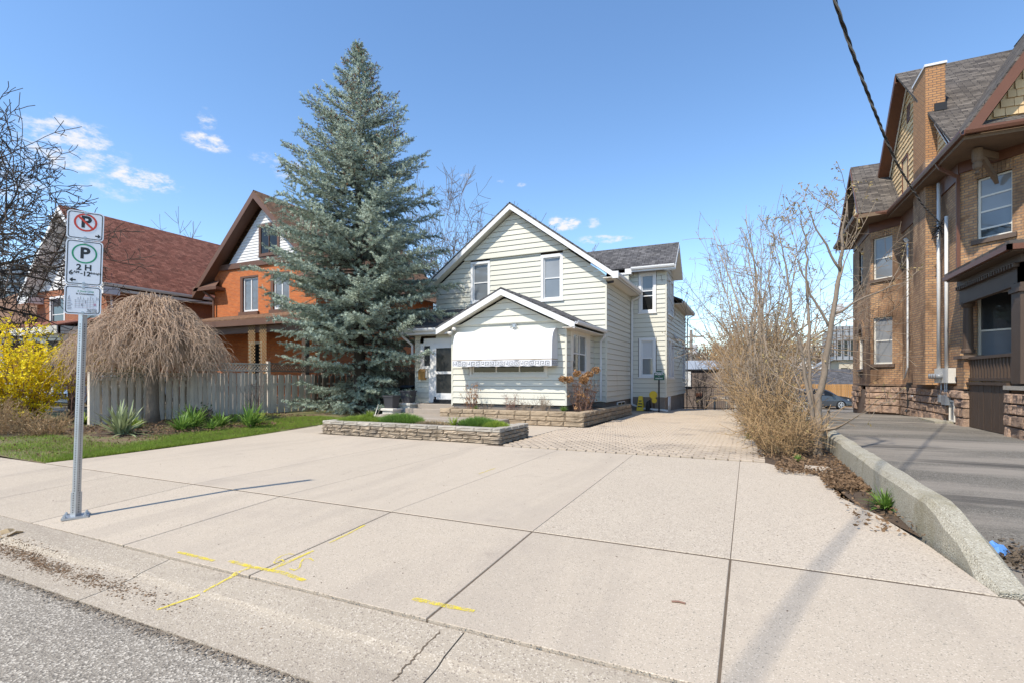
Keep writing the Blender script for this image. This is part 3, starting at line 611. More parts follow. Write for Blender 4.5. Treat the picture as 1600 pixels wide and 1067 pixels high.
# windows
window(H1, frF, *W_L, trim=.10, panes=(m_glassl, m_glassl)); window(H1, frF, *W_R, trim=.11, panes=(m_glassl, m_glassb))
window(H1, frB, -4.36, -3.84, 4.38, 5.96, trim=.12, rows=(.42,.56), panes=(m_glassd, m_glassd, m_glassl)); window(H1, frB, -4.36, -3.84, 1.56, 3.08, trim=.11, panes=(m_glassl, m_curtain))
for k in BW: window(H1, frBR, *k, trim=.09)
window(H1, frP, -8.74, -6.02, 1.57, 2.56, trim=.09, mt=m_cream, rows=(), cols=3, pane=m_glassd, sash=.06)
window(H1, frPR, 15.95, 17.45, 1.62, 2.9, trim=.0, mt=m_white, rows=(.5,), cols=2, sill=False, panes=(m_glass, m_glassl), depth=.02)
tr = MB(); tr.fbox(frPR, 15.72, 15.95, 2.0, 3.02, -.02, .035); tr.fbox(frPR, 17.45, 17.86, 1.5, 3.02, -.02, .035); tr.fbox(frPR, 15.95, 17.45, 2.9, 3.02, -.02, .03); tr.fbox(frPR, 15.86, 17.5, 1.5, 1.62, -.02, .05); tr.fbox(frPR, 15.72, 15.95, 1.5, 2.0, -.02, .012)
tr.build('window_casing', m_cream, H1)
# front door with storm screen, side light, letter box
dr = MB(); dr.fbox(frD, -11.82, -9.6, 2.80, 2.98, -.02, .04); dr.fbox(frD, -11.36, -11.18, .46, 2.80, -.02, .045); dr.fbox(frD, -11.42, -11.36, .46, 1.8, -.02, .042); dr.fbox(frD, -11.82, -11.66, 1.8, 2.98, -.02, .04); dr.fbox(frD, -11.66, -11.36, 1.8, 1.92, -.02, .05); dr.fbox(frD, -11.66, -11.36, 2.70, 2.80, -.02, .03)
dr.build('door_frame', m_white, H1)
door = MB(); door.fbox(frD, -11.18, -11.07, .72, 2.72, -.03, .06); door.fbox(frD, -10.05, -9.94, .72, 2.72, -.03, .06); door.fbox(frD, -11.07, -10.05, 2.60, 2.72, -.03, .06); door.fbox(frD, -11.07, -10.05, 1.60, 1.70, -.03, .06); door.fbox(frD, -11.07, -10.05, .62, .86, -.03, .06); door.fbox(frD, -11.18, -9.94, 2.72, 2.80, -.03, .03)
do = door.build('door', m_white, H1)
MB().fbox(frD, -11.07, -10.05, .86, 1.60, -.02, .02).build('screen', m_screen, do); MB().fbox(frD, -11.07, -10.05, 1.70, 2.60, -.02, .02).build('screen', m_screen, do)
hd = MB(); hd.fbox(frD, -10.14, -9.97, 1.56, 1.585, .06, .1); hd.build('handle', m_white, do)
MB().fbox(frD, -11.2, -9.9, .5, .62, -.03, .05).build('threshold', m_rub, H1)
MB().fbox(frD, -11.66, -11.36, 1.92, 2.70, -.05, -.03).build('side_light', m_glass, H1)
lb = MB(); lb.fbox(frD, -11.84, -11.55, 1.38, 1.70, .02, .16); lb.prism([frD(-11.86,1.70,.02), frD(-11.86,1.70,.18), frD(-11.86,1.80,.02)], (.33,0,0)); lbo = lb.build('letter_box', m_brass, H1)
MB().fbox(frD, -11.55, -11.47, 1.45, 1.78, .0, .10).build('side_plate', m_wblock, lbo)
# main roof, fascia, soffits
OV = .42
rl = roof(H1, [(RX,18.5-OV,RZ),(-4.42,18.5-OV,mroof(-4.42)),(-4.42,23.4,mroof(-4.42)),(RX,23.4,RZ)], m_shgd, .07); roof(H1, [(RX,18.5-OV,RZ),(-12.76,18.5-OV,mroof(-12.76)),(-12.76,23.4,mroof(-12.76)),(RX,23.4,RZ)], m_shgd, .07)
roof(H1, [(RX,23.38,RZ),(-4.42,23.38,mroof(-4.42)),(-4.42,29.5,mroof(-4.42)),(RX,29.5,RZ)], m_shgd, .07); roof(H1, [(RX,23.38,RZ),(-12.76,23.38,mroof(-12.76)),(-12.76,29.5,mroof(-12.76)),(RX,29.5,RZ)], m_shgd, .07)
for s, xe in ((1,-4.46),(-1,-12.72)):
    m = MB(); y = 18.5-OV; m.prism([(RX,y,RZ-.075),(xe,y,mroof(xe)-.075),(xe,y,mroof(xe)-.29),(RX,y,RZ-.29)], (0,.03,0)); m.build('rake_board', m_white, H1)
    MB().prism([(RX,y+.032,RZ-.25),(xe,y+.032,mroof(xe)-.25),(xe,y+.032,mroof(xe)-.27),(RX,y+.032,RZ-.27)], (0,OV-.04,0)).build('soffit', m_siding, H1)
MB().box(-4.85,18.5-OV,5.06,-4.38,22.8,5.085).build('soffit', m_cream, H1)
MB().box(-4.44,18.5-OV,5.06,-4.41,22.72,5.24).build('fascia', m_white, H1)
gutter(H1, (-4.41,18.06,5.25), (-4.41,22.72,5.25), (1,0,0), m_white)
MB().box(-4.5,18.05,5.02,-4.28,18.085,5.27).build('eave_return', m_white, H1)
# cross gable over the side bay
BR = 23.65; bz = 7.5; be = 6.26; ye0 = 22.33; ye1 = 24.95
roof(H1, [(-2.88,BR,bz),(-2.88,ye0,be),(-5.9,ye0,be),(-7.6,BR,bz)], m_shgd, .07); roof(H1, [(-2.88,BR,bz),(-2.88,ye1,be),(-5.9,ye1,be),(-7.6,BR,bz)], m_shgd, .07)
MB().box(-5.0,ye0-.02,be-.20,-2.9,ye0+.02,be-.03).build('fascia', m_white, H1); gutter(H1, (-4.72,ye0-.02,be), (-2.9,ye0-.02,be), (0,-1,0), m_white)
m = MB(); m.prism([(-2.86,BR,bz-.05),(-2.86,ye0,be-.05),(-2.86,ye0,be-.24),(-2.86,BR,bz-.24)], (-.03,0,0)); m.prism([(-2.86,BR,bz-.05),(-2.86,ye1,be-.05),(-2.86,ye1,be-.24),(-2.86,BR,bz-.24)], (-.03,0,0)); m.build('rake_board', m_white, H1)
m = MB(); m.prism([(-2.89,BR,bz-.22),(-2.89,ye0,be-.22),(-2.89,ye0,be-.24),(-2.89,BR,bz-.24)], (-.42,0,0)); m.prism([(-2.89,BR,bz-.22),(-2.89,ye1,be-.22),(-2.89,ye1,be-.24),(-2.89,BR,bz-.24)], (-.42,0,0)); m.build('soffit', m_cream, H1)
MB().box(-5.2,22.34,5.3,-4.84,22.7,6.0).build('dormer_cheek', m_siding, H1); MB().box(-5.3,22.30,5.98,-4.72,22.72,6.06).build('cheek_fascia', m_white, H1)
# rear wing eave
roof(H1, [(-2.88,24.9,5.12),(-2.88,30.1,5.12),(-5.5,30.1,6.3),(-5.5,24.9,6.3)], m_shgd, .07); MB().box(-3.32,24.98,4.93,-2.9,30.1,4.955).build('soffit', m_cream, H1); gutter(H1, (-2.9,24.95,5.06), (-2.9,30.1,5.06), (1,0,0), m_white)
MB().prism([(-2.9,30.1,5.05),(-5.5,30.1,6.22),(-5.5,30.1,5.0),(-2.9,30.1,4.95)], (0,-.03,0)).build('gable_end', m_siding, H1)
# porch roof with gable and the lean-to over the door
PA, PZ, PS, PY = -7.44, 4.42, .475, 14.93
def proof(x): return PZ-PS*abs(x-PA)
roof(H1, [(PA,PY,PZ),(-4.87,PY,proof(-4.87)),(-4.87,18.52,proof(-4.87)),(PA,18.52,PZ)], m_shgd, .06); roof(H1, [(PA,PY,PZ),(-10.02,PY,proof(-10.02)),(-10.02,18.52,proof(-10.02)),(PA,18.52,PZ)], m_shgd, .06)
for xe in (-4.90,-9.99):
    MB().prism([(PA,PY,PZ-.065),(xe,PY,proof(xe)-.065),(xe,PY,proof(xe)-.26),(PA,PY,PZ-.26)], (0,.03,0)).build('rake_board', m_white, H1)
    MB().prism([(PA,PY+.032,PZ-.22),(xe,PY+.032,proof(xe)-.22),(xe,PY+.032,proof(xe)-.24),(PA,PY+.032,PZ-.24)], (0,.34,0)).build('soffit', m_siding, H1)
MB().box(-5.3,PY,2.99,-4.88,18.5,3.01).build('soffit', m_cream, H1); gutter(H1, (-4.89,PY,3.2), (-4.89,18.46,3.2), (1,0,0), m_white)
roof(H1, [(-12.58,16.18,3.36),(-9.3,16.18,3.36),(-9.3,18.52,4.36),(-12.36,18.52,4.36)], m_shgd, .06)
MB().box(-12.56,16.2,3.1,-9.6,16.23,3.3).build('fascia', m_white, H1); gutter(H1, (-12.58,16.19,3.33), (-10.02,16.19,3.33), (0,-1,0), m_white); MB().box(-12.5,16.23,3.1,-9.6,16.64,3.12).build('soffit', m_cream, H1)
sqpipe(H1, [(-12.35,16.1,3.2),(-12.35,16.15,3.05),(-12.2,16.56,2.75),(-12.2,16.57,2.3)], .07, m_white)
sqpipe(H1, [(-4.86,18.36,3.08),(-4.86,18.4,2.98),(-5.02,18.42,2.78),(-5.02,18.42,.62)], .07, m_white)
sqpipe(H1, [(-4.34,22.58,5.12),(-4.36,22.6,5.02),(-4.74,22.63,4.86),(-4.76,22.64,.28),(-4.3,22.5,.12),(-3.2,22.35,.06)], .075, m_white)
pipe(H1, [(-2.8,30.0,4.95),(-3.2,30.02,4.75),(-3.22,30.0,.5)], .035, m_white)
# awning
A0, A1 = -9.19, -5.58
prof = [(15.29,3.02),(15.18,3.02),(15.07,3.0),(14.96,2.94),(14.87,2.85),(14.81,2.72),(14.78,2.56),(14.755,2.04)]
aw = MB(); n = len(prof); ns = 36
V = []
for i in range(ns+1):
    x = A0+(A1-A0)*i/ns
    for j, (y, z) in enumerate(prof): V.append((x, y, z - (.012*abs(math.sin(i*math.pi/6)) if j < 2 else 0)))
aw.add(V, [((i+1)*n+j, i*n+j, i*n+j+1, (i+1)*n+j+1) for i in range(ns) for j in range(n-1)])
for x, s in ((A0,1),(A1,-1)):
    side = [(x,y,z) for y, z in prof]+[(x,15.29,2.04)]; aw.add(side, [tuple(range(len(side))) if s > 0 else tuple(reversed(range(len(side))))])
awo = aw.build('awning', m_awn, H1)
MB().box(A0-.004,14.744,2.022,A1+.004,14.758,2.046).build('binding', m_awnb, awo); MB().box(A1-.003,14.755,2.022,A1+.008,15.29,2.046).build('binding', m_awnb, awo)
va = MB(); xs = np.linspace(A0, A1, 73)
def vy(x): return 14.746+.014*math.sin(x*9)+.008*math.sin(x*23)
va.add([(x, vy(x)-.0*z, z) for x in xs for z in (2.02, 1.82+.006*math.sin(x*17))], [(2*i,2*i+1,2*i+3,2*i+2) for i in range(72)]); va.add([(A1,14.75,2.02),(A1,15.28,2.02),(A1,15.28,1.83),(A1,14.75,1.82)], [(0,1,2,3)])
va.build('valance', m_awn, awo)
gk = MB(); nk = 20; kw = (A1-A0-.06)/nk
strokes = [(0,0,.09,1),(.09,.91,.8,1),(.71,.3,.8,.91),(.34,.3,.71,.39),(.34,.39,.43,.65),(.0,0,.98,.08)]
for i in range(nk):
    x0 = A0+.03+kw*i
    for a, b, c, d in strokes:
        zl = 1.845; hh = .13; xa, xb = x0+kw*a*.93, x0+kw*c*.93
        gk.add([(xa,vy(xa)-.004,zl+hh*b),(xb,vy(xb)-.004,zl+hh*b),(xb,vy(xb)-.004,zl+hh*d),(xa,vy(xa)-.004,zl+hh*d)], [(0,1,2,3)])
for i in range(3):
    for a, b, c, d in strokes: y0 = 14.77+.17*i; gk.add([(A1+.004,y0+.17*a,1.845+.13*b),(A1+.004,y0+.17*c,1.845+.13*b),(A1+.004,y0+.17*c,1.845+.13*d),(A1+.004,y0+.17*a,1.845+.13*d)], [(0,1,2,3)])
gk.build('key_pattern', m_black, awo)
# lamp under the gable, flood light, camera
lp = MB(); lp.tube([(-7.1+.11*math.cos(t), 15.2, 3.14+.09*math.sin(t)) for t in np.linspace(0,6.28,14)], .012, 5); lp.tube([(-7.15,15.26,3.16),(-7.2,15.16,3.08),(-7.05,15.15,2.98)], .014, 5); lp.box(-7.14,15.2,3.1,-7.04,15.27,3.2); lp.build('hose_reel_bracket', m_galv, H1)
fl = MB(); fl.tube([(-9.42,15.24,3.12),(-9.45,15.1,3.08)], .03, 8); fl.tube([(-9.42,15.16,3.06),(-9.5,15.0,2.96)], [.04,.075], 10); fl.tube([(-9.38,15.16,3.1),(-9.28,15.0,3.12)], [.04,.075], 10); fl.build('flood_light', m_cream, H1, smooth=True)
cc = MB(); cc.tube([(-4.8,18.36,5.0),(-4.72,18.3,4.93)], .02, 6); cc.tube([(-4.72,18.3,4.92),(-4.5,18.18,4.92)], .045, 8); cc.build('camera_unit', m_iron, H1)
wl = MB(); wl.box(-3.3,25.1,3.3,-3.2,25.25,3.5); wl.tube([(-3.24,25.1,3.36),(-3.1,25.0,3.3)], .05, 8); wl.build('side_lamp', m_dish, H1)
ck = MB(); ck.tube([(-5.2,16.95,1.02),(-5.1,16.9,1.02)], .035, 8); ck.tube([(-5.2,17.2,1.02),(-5.12,17.15,1.02)], .03, 8); ck.build('tap', m_twigr, H1)
pipe(H1, [(-3.22,22.9,.62),(-3.22,22.9,.0)], .03, m_white, 'standpipe'); pipe(H1, [(-3.22,23.3,.62),(-3.22,23.3,.0)], .03, m_white, 'standpipe')
bw = MB(); bw.fbox(frR, 20.2, 21.5, .08, .48, -.02, .03); bwo = bw.build('basement_window', m_white, H1); MB().fbox(frR, 20.27, 20.82, .12, .44, .0, .034).build('pane', m_glassd, bwo); MB().fbox(frR, 20.9, 21.43, .12, .44, .0, .034).build('pane', m_glassd, bwo)

# ------------------------------------------------------------------ stone planters
def stone_mesh(name, seed, mat, rough=.06):
    r = random.Random(seed); m = MB(); V = []; c = .06
    # box with front face split 3x2 and pushed about: x along wall, -y is the face
    xs = [-.5,-.5+c,-.1,.22,.5-c,.5]; zs = [-.5,-.5+c*1.6,.05,.5-c*1.6,.5]
    for iz, z in enumerate(zs):
        for ix, x in enumerate(xs):
            edge = ix in (0,5) or iz in (0,4); V.append((x, -.5+(.10 if edge else r.uniform(-rough,rough)), z))
    nb = len(V)
    for iz in (0,4):
        for ix in (0,5): V.append((xs[ix], .5, zs[iz]))
    nx = 6; F_ = [(j*nx+i, j*nx+i+1, (j+1)*nx+i+1, (j+1)*nx+i) for j in range(4) for i in range(5)]
    F_ += [(nb,nb+1)+tuple(range(5,-1,-1)), tuple(range(24,30))+(nb+3,nb+2), (nb+2,nb)+(0,6,12,18,24), (29,23,17,11,5,nb+1,nb+3), (nb+1,nb,nb+2,nb+3)]
    m.add(V, F_); me = m.mesh(name); me.materials.append(mat); return me
SA = [stone_mesh('stone', i, m_stone, .085) for i in range(5)]; SB = [stone_mesh('block', i+9, m_stone2, .045) for i in range(5)]; SCp = [stone_mesh('cap', i+20, m_cap, .05) for i in range(3)]
rs = random.Random(21)
def stone_wall(parent, p0, p1, zbase, heights, depth, meshes, lmin, lmax, name='stone', zf=None, batter=0, gap=.012):
    p0, p1 = Vector((*p0, 0)), Vector((*p1, 0)); d = (p1-p0); L = d.length; d.normalize(); ang = math.atan2(d.y, d.x); nin = Vector((-d.y, d.x, 0)); z = zbase
    for ci, h in enumerate(heights):
        s = 0; first = True
        while s < L-.02:
            l = rs.uniform(lmin, lmax)*(.6 if first and ci % 2 else 1); first = False
            if L-s-l < lmin*.55: l = L-s
            c = p0+d*(s+l/2)+nin*(depth/2+batter*ci+rs.uniform(-.008,.008)); ms = meshes if not isinstance(meshes[0], list) else meshes[1 if ci == len(heights)-1 else 0]
            piece(name, rs.choice(ms), parent, (c.x, c.y, z+h/2), (rs.uniform(-.015,.015), rs.uniform(-.01,.01), ang+rs.uniform(-.012,.012)), (l-gap, depth, h-gap*.8)); s += l
        z += h
P1 = thing('stone_planter', 'long low grey stone planter box standing alone on the concrete pad', 'planter', (-7.5, 10.6, 0))
hs = [.085,.085,.085,.095]
stone_wall(P1, (-10.15,9.86), (-4.93,9.86), -.02, hs, .24, [SA, SCp], .28, .5)
stone_wall(P1, (-4.93,9.88), (-4.93,11.45), -.02, hs, .24, [SA, SCp], .25, .42); stone_wall(P1, (-10.15,11.2), (-10.15,9.9), -.02, hs, .24, [SA, SCp], .25, .42); stone_wall(P1, (-5.0,11.45), (-10.1,11.3), -.02, [.1,.1,.12], .24, [SA, SCp], .3, .5)
MB().prism([(-9.95,10.05,-.05),(-5.15,10.05,-.05),(-5.15,11.3,-.05),(-9.95,11.1,-.05)], (0,0,.33)).build('soil', m_soil, P1)
P2 = thing('block_planter', 'tan block planter wrapped around the porch corner under the awning', 'planter', (-6.5, 14.5, 0))
h2 = [.145,.145,.15]
stone_wall(P2, (-9.5,14.42), (-4.45,14.42), -.02, h2, .26, SB, .38, .62, 'block'); stone_wall(P2, (-4.45,14.44), (-4.25,20.2), -.02, h2, .26, SB, .36, .6, 'block'); stone_wall(P2, (-9.5,15.25), (-9.5,14.45), .1, [.15,.17], .24, SB, .3, .5, 'block')
MB().prism([(-9.3,14.6,-.05),(-4.7,14.6,-.05),(-4.55,20.0,-.05),(-4.82,20.0,-.05),(-4.82,18.45,-.05),(-5.27,18.45,-.05),(-5.27,15.27,-.05),(-9.3,15.27,-.05)], (0,0,.43)).build('soil', m_soil, P2)
# old concrete kerb wall along the neighbour's drive
m = MB(); ys = [4.42+.22*i for i in range(28)]+[10.6+.6*i for i in range(32)]
V = []
for i, y in enumerate(ys):
    h = .34*min(1, max(.03, (y-4.42)/1.25)) + (.02*mnoise.noise((y*1.1,0,0)) if y > 5.5 else 0) + hz(y); j = lambda s, a=.016: a*mnoise.noise((y*2.7, s, 3))+a*.6*mnoise.noise((y*7.3, s, 8))
    xo = .10*max(0, (6.2-y)/1.8); a, b = 1.39+.07*min(1,max(0,(7-y)/2))+j(1), 1.65+j(2)+xo*.6
    V += [(a-.03, y, -.3+hz(y)), (a+j(3), y, h-.05), (a+.045+j(4), y, h+j(5,.01)), (b-.05+j(6), y, h+j(7,.01)), (b, y, h-.06), (b+.02, y, -.3+hz(y))]
k = 6; m.add(V, [(a*k+b+1, a*k+b, (a+1)*k+b, (a+1)*k+b+1) for a in range(len(ys)-1) for b in range(k-1)]+[tuple(range(k)), tuple(range(len(ys)*k-1, len(ys)*k-k-1, -1))])
m.build('kerb_wall', m_oldwall, smooth=False, label='low weathered concrete retaining kerb sloping down at its street end beside the asphalt drive', cat='wall')
# ------------------------------------------------------------------ brick wall with openings
def brickwall(fr, u0, u1, z0, z1, holes, m=None, th=.2):
    m = m or MB(); us = sorted({u0,u1}|{h[i] for h in holes for i in (0,1)}); zs = sorted({z0,z1}|{h[i] for h in holes for i in (2,3)})
    for a, b in zip(us, us[1:]):
        run = None
        for c, d in zip(zs, zs[1:]):
            inside = any(h[0]-1e-6 <= a and b <= h[1]+1e-6 and h[2]-1e-6 <= c and d <= h[3]+1e-6 for h in holes)
            if inside:
                if run: m.fbox(fr, a, b, run[0], run[1], -th, 0)
                run = None
            else: run = (run[0], d) if run else (c, d)
        if run: m.fbox(fr, a, b, run[0], run[1], -th, 0)
    return m
def arch_band(fr, uc, zc, r0, r1, n0, n1, seg=12, a0=0, a1=math.pi):
    m = MB()
    for i in range(seg):
        t0 = a0+(a1-a0)*i/seg; t1 = a0+(a1-a0)*(i+1)/seg; q = [(r0,t0),(r1,t0),(r1,t1),(r0,t1)]
        P = [(uc+r*math.cos(t), zc+r*math.sin(t)) for r, t in q]; m.hexa([fr(*p, n1) for p in P]+[fr(*p, n0) for p in P])
    return m

# ------------------------------------------------------------------ the big brown brick house on the right
H4 = thing('brown_brick_house', 'tall old brown brick house with shake gables, chimney and dark porch', 'house', (8, 25, 0))
s2 = math.sqrt(.5)
fM = Fr((6,20.48,0),(0,-1,0),(-1,0,0))            # u grows towards the street, starts at the chamfer, negative u goes back
fD = Fr((6,27.16,0),(-s2,s2,0),(-s2,-s2,0))        # bay diagonal; u from main wall outwards
fB = Fr((5.02,28.14,0),(0,1,0),(-1,0,0))           # bay face, u backwards
fC = Fr((6,20.48,0),(s2,-s2,0),(-s2,-s2,0))        # chamfer at the street corner
wb = MB()
brickwall(fM, -6.68, 0, 1.15, 8.9, [], wb)
W1 = (.42,1.26,2.08,4.16); W2 = (.42,1.26,5.9,7.78)
brickwall(fD, 0, 1.39, 1.15, 8.4, [W1, W2], wb)
B1 = (1.75,2.65,1.85,4.2); B2 = (1.75,2.65,6.0,7.8); brickwall(fB, 0, 4.0, 1.15, 8.4, [B1, B2], wb)
C1 = (.44,1.30,1.72,4.02); C2 = (.44,1.30,5.66,7.52); brickwall(fC, 0, 1.9, 1.15, 8.3, [C1, C2], wb)
wb.box(7.35,18.95,-.1,14,19.2,8.4); wb.box(6.2,20.6,0,14,27.1,8.4); wb.box(5.25,28.4,0,14,34,8.4)
wb.build('wall', m_brkb, H4)
cw = MB(); cw.box(5.66,22.6,9.2,6.22,24.1,12.5); cw.build('chimney', m_brkc, H4); MB().box(5.66,22.6,1.2,6.1,24.1,9.2).build('chimney_breast', m_brkb, H4)
m = MB(); m.box(5.62,22.56,12.5,6.26,24.14,12.58); m.build('chimney_cap', m_white, H4)
MB().box(5.9,22.53,10.85,6.25,22.59,11.12).build('flashing', m_iron, H4)
fw = MB()
fw.prism([(5.96,20.46,-.4),(5.96,27.17,-.4),(4.98,28.15,-.6),(4.98,32.2,-.6),(14,32.2,-.6),(14,20.46,-.4)], (0,0,1.5)); fw.prism([(6.0,20.44,-.4),(14,20.44,-.4),(14,18.9,-.4),(7.4,18.9,-.4)], (0,0,1.5)); fw.build('foundation', m_brkt, H4)
SR = [stone_mesh('stone', i+40, m_red, .11) for i in range(6)]
def stones(fr, u0, u1, holes=()):
    z = -.12
    for ci, h in enumerate((.34,.30,.27,.27)):
        u = u0+ (0 if ci % 2 else -.0)
        while u < u1-.05:
            l = rs.uniform(.42,.95)*(1 if u > u0 else rs.uniform(.5,1)); l = min(l, u1-u)
            if u1-u-l < .2: l = u1-u
            if not any(u+l > a and u < b and z+h > c and z < d for a, b, c, d in holes):
                p = fr(u+l/2, z+h/2, .03+rs.uniform(-.02,.025)); ang = math.atan2(fr.u.y, fr.u.x)
                # the face of the stone looks along -y of the mesh
                nrm = math.atan2(fr.n.y, fr.n.x)+math.pi/2; piece('stone', rs.choice(SR), H4, p, (0,0,nrm), (l-.03, .22, h-.03))
            u += l
        z += h
BWN = (1.0,1.9,-.1,.9)
stones(fM, -6.5, -.05, [(-.75,-.2,-.2,.75)]); stones(fD, .05, 1.36); stones(fB, .05, 3.9, [BWN])
for fr, u0, u1 in ((fM,-6.66,-.02),(fD,.02,1.38),(fB,.02,3.95)): MB().fbox(fr, u0, u1, 1.10, 1.17, -.1, .05).build('water_table', m_brkt, H4)
def brick_window(fr, o, sillm=m_sill, **k):
    wo = window(H4, fr, *o, trim=0, mt=m_cream, depth=.10, sill=False, sash=.055, **k)
    MB().fbox(fr, o[0]-.12, o[1]+.12, o[2]-.14, o[2]-.003, -.1, .07).build('sill', sillm, wo)
    m = MB(); w = (o[1]-o[0]+.24); nb = max(6, int(w/.085))
    for i in range(nb):      # soldier-course lintel, every brick upright
        a = o[0]-.12+w*i/nb; m.fbox(fr, a+.005, a+w/nb-.005, o[3]+.005, o[3]+.29+.03*math.sin(math.pi*(i+.5)/nb), -.02, .018)
    m.build('lintel', m_brkb, wo); return wo
brick_window(fD, W1, panes=(m_glassb, m_glassb)); brick_window(fD, W2, panes=(m_glassl, m_glassb)); brick_window(fB, B2, panes=(m_glass, m_glassl)); brick_window(fC, C1, panes=(m_glassl, m_glass)); brick_window(fC, C2, rows=(.17,.45,.70), panes=(m_glass, m_glassl, m_glassb, m_glassb))
aw_ = window(H4, fB, 1.80, 2.60, 1.9, 3.4, trim=0, mt=m_cream, depth=.08, sill=False, rows=(), pane=m_glassl)
arch_band(fB, 2.2, 3.42, .46, .72, -.05, .05).build('arch', m_brkt, aw_); arch_band(fB, 2.2, 3.42, 0.02, .45, -.14, -.12).build('pane', m_glassd, aw_)
m = arch_band(fB, 2.2, 3.42, .70, .9, -.05, .02); m.build('arch_ring', m_brkb, aw_)
MB().fbox(fB, 1.65, 2.75, 1.76, 1.88, -.1, .08).build('sill', m_sill, aw_); MB().fbox(fB, 1.4, 1.7, 3.3, 3.42, 0, .12).build('impost', m_brkt, aw_); MB().fbox(fB, 2.7, 3.0, 3.3, 3.42, 0, .12).build('impost', m_brkt, aw_)
bs = window(H4, fB, 1.05, 1.85, -.05, .85, trim=.0, mt=m_dkclean, depth=.1, rows=(), cols=2, pane=m_glassd, sill=False, name='basement_window')
bs2 = window(H4, fM, -.72, -.25, .02, .72, trim=.03, mt=m_cream, depth=-.06, rows=(), pane=m_glassl, sill=False, name='basement_window')
# gable wall to the side: shakes in courses, rake boards, roof
GY, GZ, GS = 26.0, 14.15, .96
fG = Fr((6,0,0),(0,-1,0),(-1,0,0))                # u = -y
def shake_courses(parent, fr, rng, z0, z1, ex, mat, off, wmin, wmax, holes=(), single=False):
    z = z0; r = random.Random(int(z0*100)+7); ci = 0
    while z < z1:
        m = MB(); zt = min(z+ex, z1); a, b = rng(z+ex*.5); u = a + r.uniform(-wmax,0)
        while u < b:
            w = r.uniform(wmin,wmax); c0, c1 = max(u,a), min(u+w-.012,b)
            if c1-c0 > .02 and not any(c1 > h[0] and c0 < h[1] and zt > h[2] and z < h[3] for h in holes):
                dz = r.uniform(-.018,.012); n = off+.045+r.uniform(-.006,.006); mm = MB() if single else m
                mm.hexa([fr(c0,z+dz,n), fr(c1,z+dz,n), fr(c1,z+dz,off-.01), fr(c0,z+dz,off-.01), fr(c0,zt,off+.012), fr(c1,zt,off+.012), fr(c1,zt,off-.01), fr(c0,zt,off-.01)])
                if single: mm.build('shake', mat, parent)
            u += w
        if m.v: m.build('shake_course', mat, parent, kind='stuff')
        z = zt; ci += 1
def rngG(z): h = (GZ-.45-z)/GS; return (-(GY+h), -(GY-h))
gw = (-27.05,-26.3,9.0,10.75); vent = (-26.35,-25.95,12.15,12.8); chh = (-24.1,-22.6,8,14)
MB().prism([(6.0,GY-5.3,8.4),(6.0,GY+5.3,8.4),(6.0,GY,GZ-.3)], (.3,0,0)).build('gable_wall', m_shake, H4)
shake_courses(H4, fG, rngG, 8.75, 13.6, .215, m_shake, .0, .14, .26, [(-27.15,-26.2,8.9,10.85),(-26.4,-25.9,12.1,12.85),chh])
window(H4, fG, -27.05, -26.3, 9.0, 10.75, trim=.08, mt=m_rbrown, pane=m_glassb, sill=False)
MB().fbox(fG, -26.38, -25.92, 12.12, 12.83, 0, .03).build('vent', m_rbrown, H4)
def gp(y, z, x): return (x, y, z)
for sgn in (1, -1):
    ye = GY+sgn*5.65; ze = GZ-GS*5.65
    xr = 5.5 if sgn > 0 else 5.86
    roof(H4, [(5.5,GY,GZ),(xr,ye,ze),(14,ye,ze),(14,GY,GZ)], m_shgn, .08)
    MB().prism([(xr-.02,GY,GZ-.08),(xr-.02,ye,ze-.08),(xr-.02,ye,ze-(.40 if sgn > 0 else .2)),(xr-.02,GY,GZ-(.40 if sgn > 0 else .2))], (.04,0,0)).build('rake_board', m_rbrown if sgn > 0 else m_cream, H4)
    MB().prism([(xr+.02,GY,GZ-.36),(xr+.02,ye,ze-.36),(xr+.02,ye,ze-.40),(xr+.02,GY,GZ-.40)], (5.98-xr-.02,0,0)).build('soffit', m_rbrown, H4)
    MB().prism([(5.90,GY,GZ-.40),(5.90,ye,ze-.40),(5.90,ye,ze-.50),(5.90,GY,GZ-.50)], (.04,0,0)).build('trim', m_cream, H4)
# bay roof, a little gable of its own with a window
BYc, BZ_ = 30.1, 11.95
for sgn in (1, -1):
    ye = BYc+sgn*3.25; ze = 8.72
    roof(H4, [(4.55,BYc,BZ_),(4.35,ye,ze),(6.6,ye,ze),(7.6,BYc,BZ_)], m_shgn, .08); MB().prism([(4.52,BYc,BZ_-.08),(4.33,ye,ze-.08),(4.33,ye,ze-.34),(4.52,BYc,BZ_-.34)], (.04,0,0)).build('rake_board', m_rbrown, H4)
MB().prism([(4.9,BYc-3,8.7),(4.9,BYc+3,8.7),(4.9,BYc,BZ_-.25)], (.3,0,0)).build('gable_wall', m_shake, H4)
fBG = Fr((4.9,0,0),(0,1,0),(-1,0,0))
shake_courses(H4, fBG, lambda z: (BYc-(11.6-z)/1.0, BYc+(11.6-z)/1.0), 8.9, 11.5, .215, m_shake, 0, .14, .26, [(BYc-.75,BYc+.75,9.1,10.6)]); window(H4, fBG, BYc-.65, BYc+.65, 9.2, 10.5, trim=.1, cols=2, rows=(), pane=m_glassb)
ev = MB(); ev.prism([(4.35,26.85,8.5),(4.35,33.2,8.5),(5.6,33.2,8.5),(6.05,27.4,8.5),(6.05,26.4,8.5)], (0,0,.16)); ev.prism([(5.45,18.3,8.12),(5.45,27.0,8.42),(6.05,27.0,8.42),(6.05,20.4,8.2),(7.4,19.0,8.12),(14,19.0,8.12),(14,18.3,8.12)], (0,0,.12)); ev.build('soffit', m_sooty, H4)
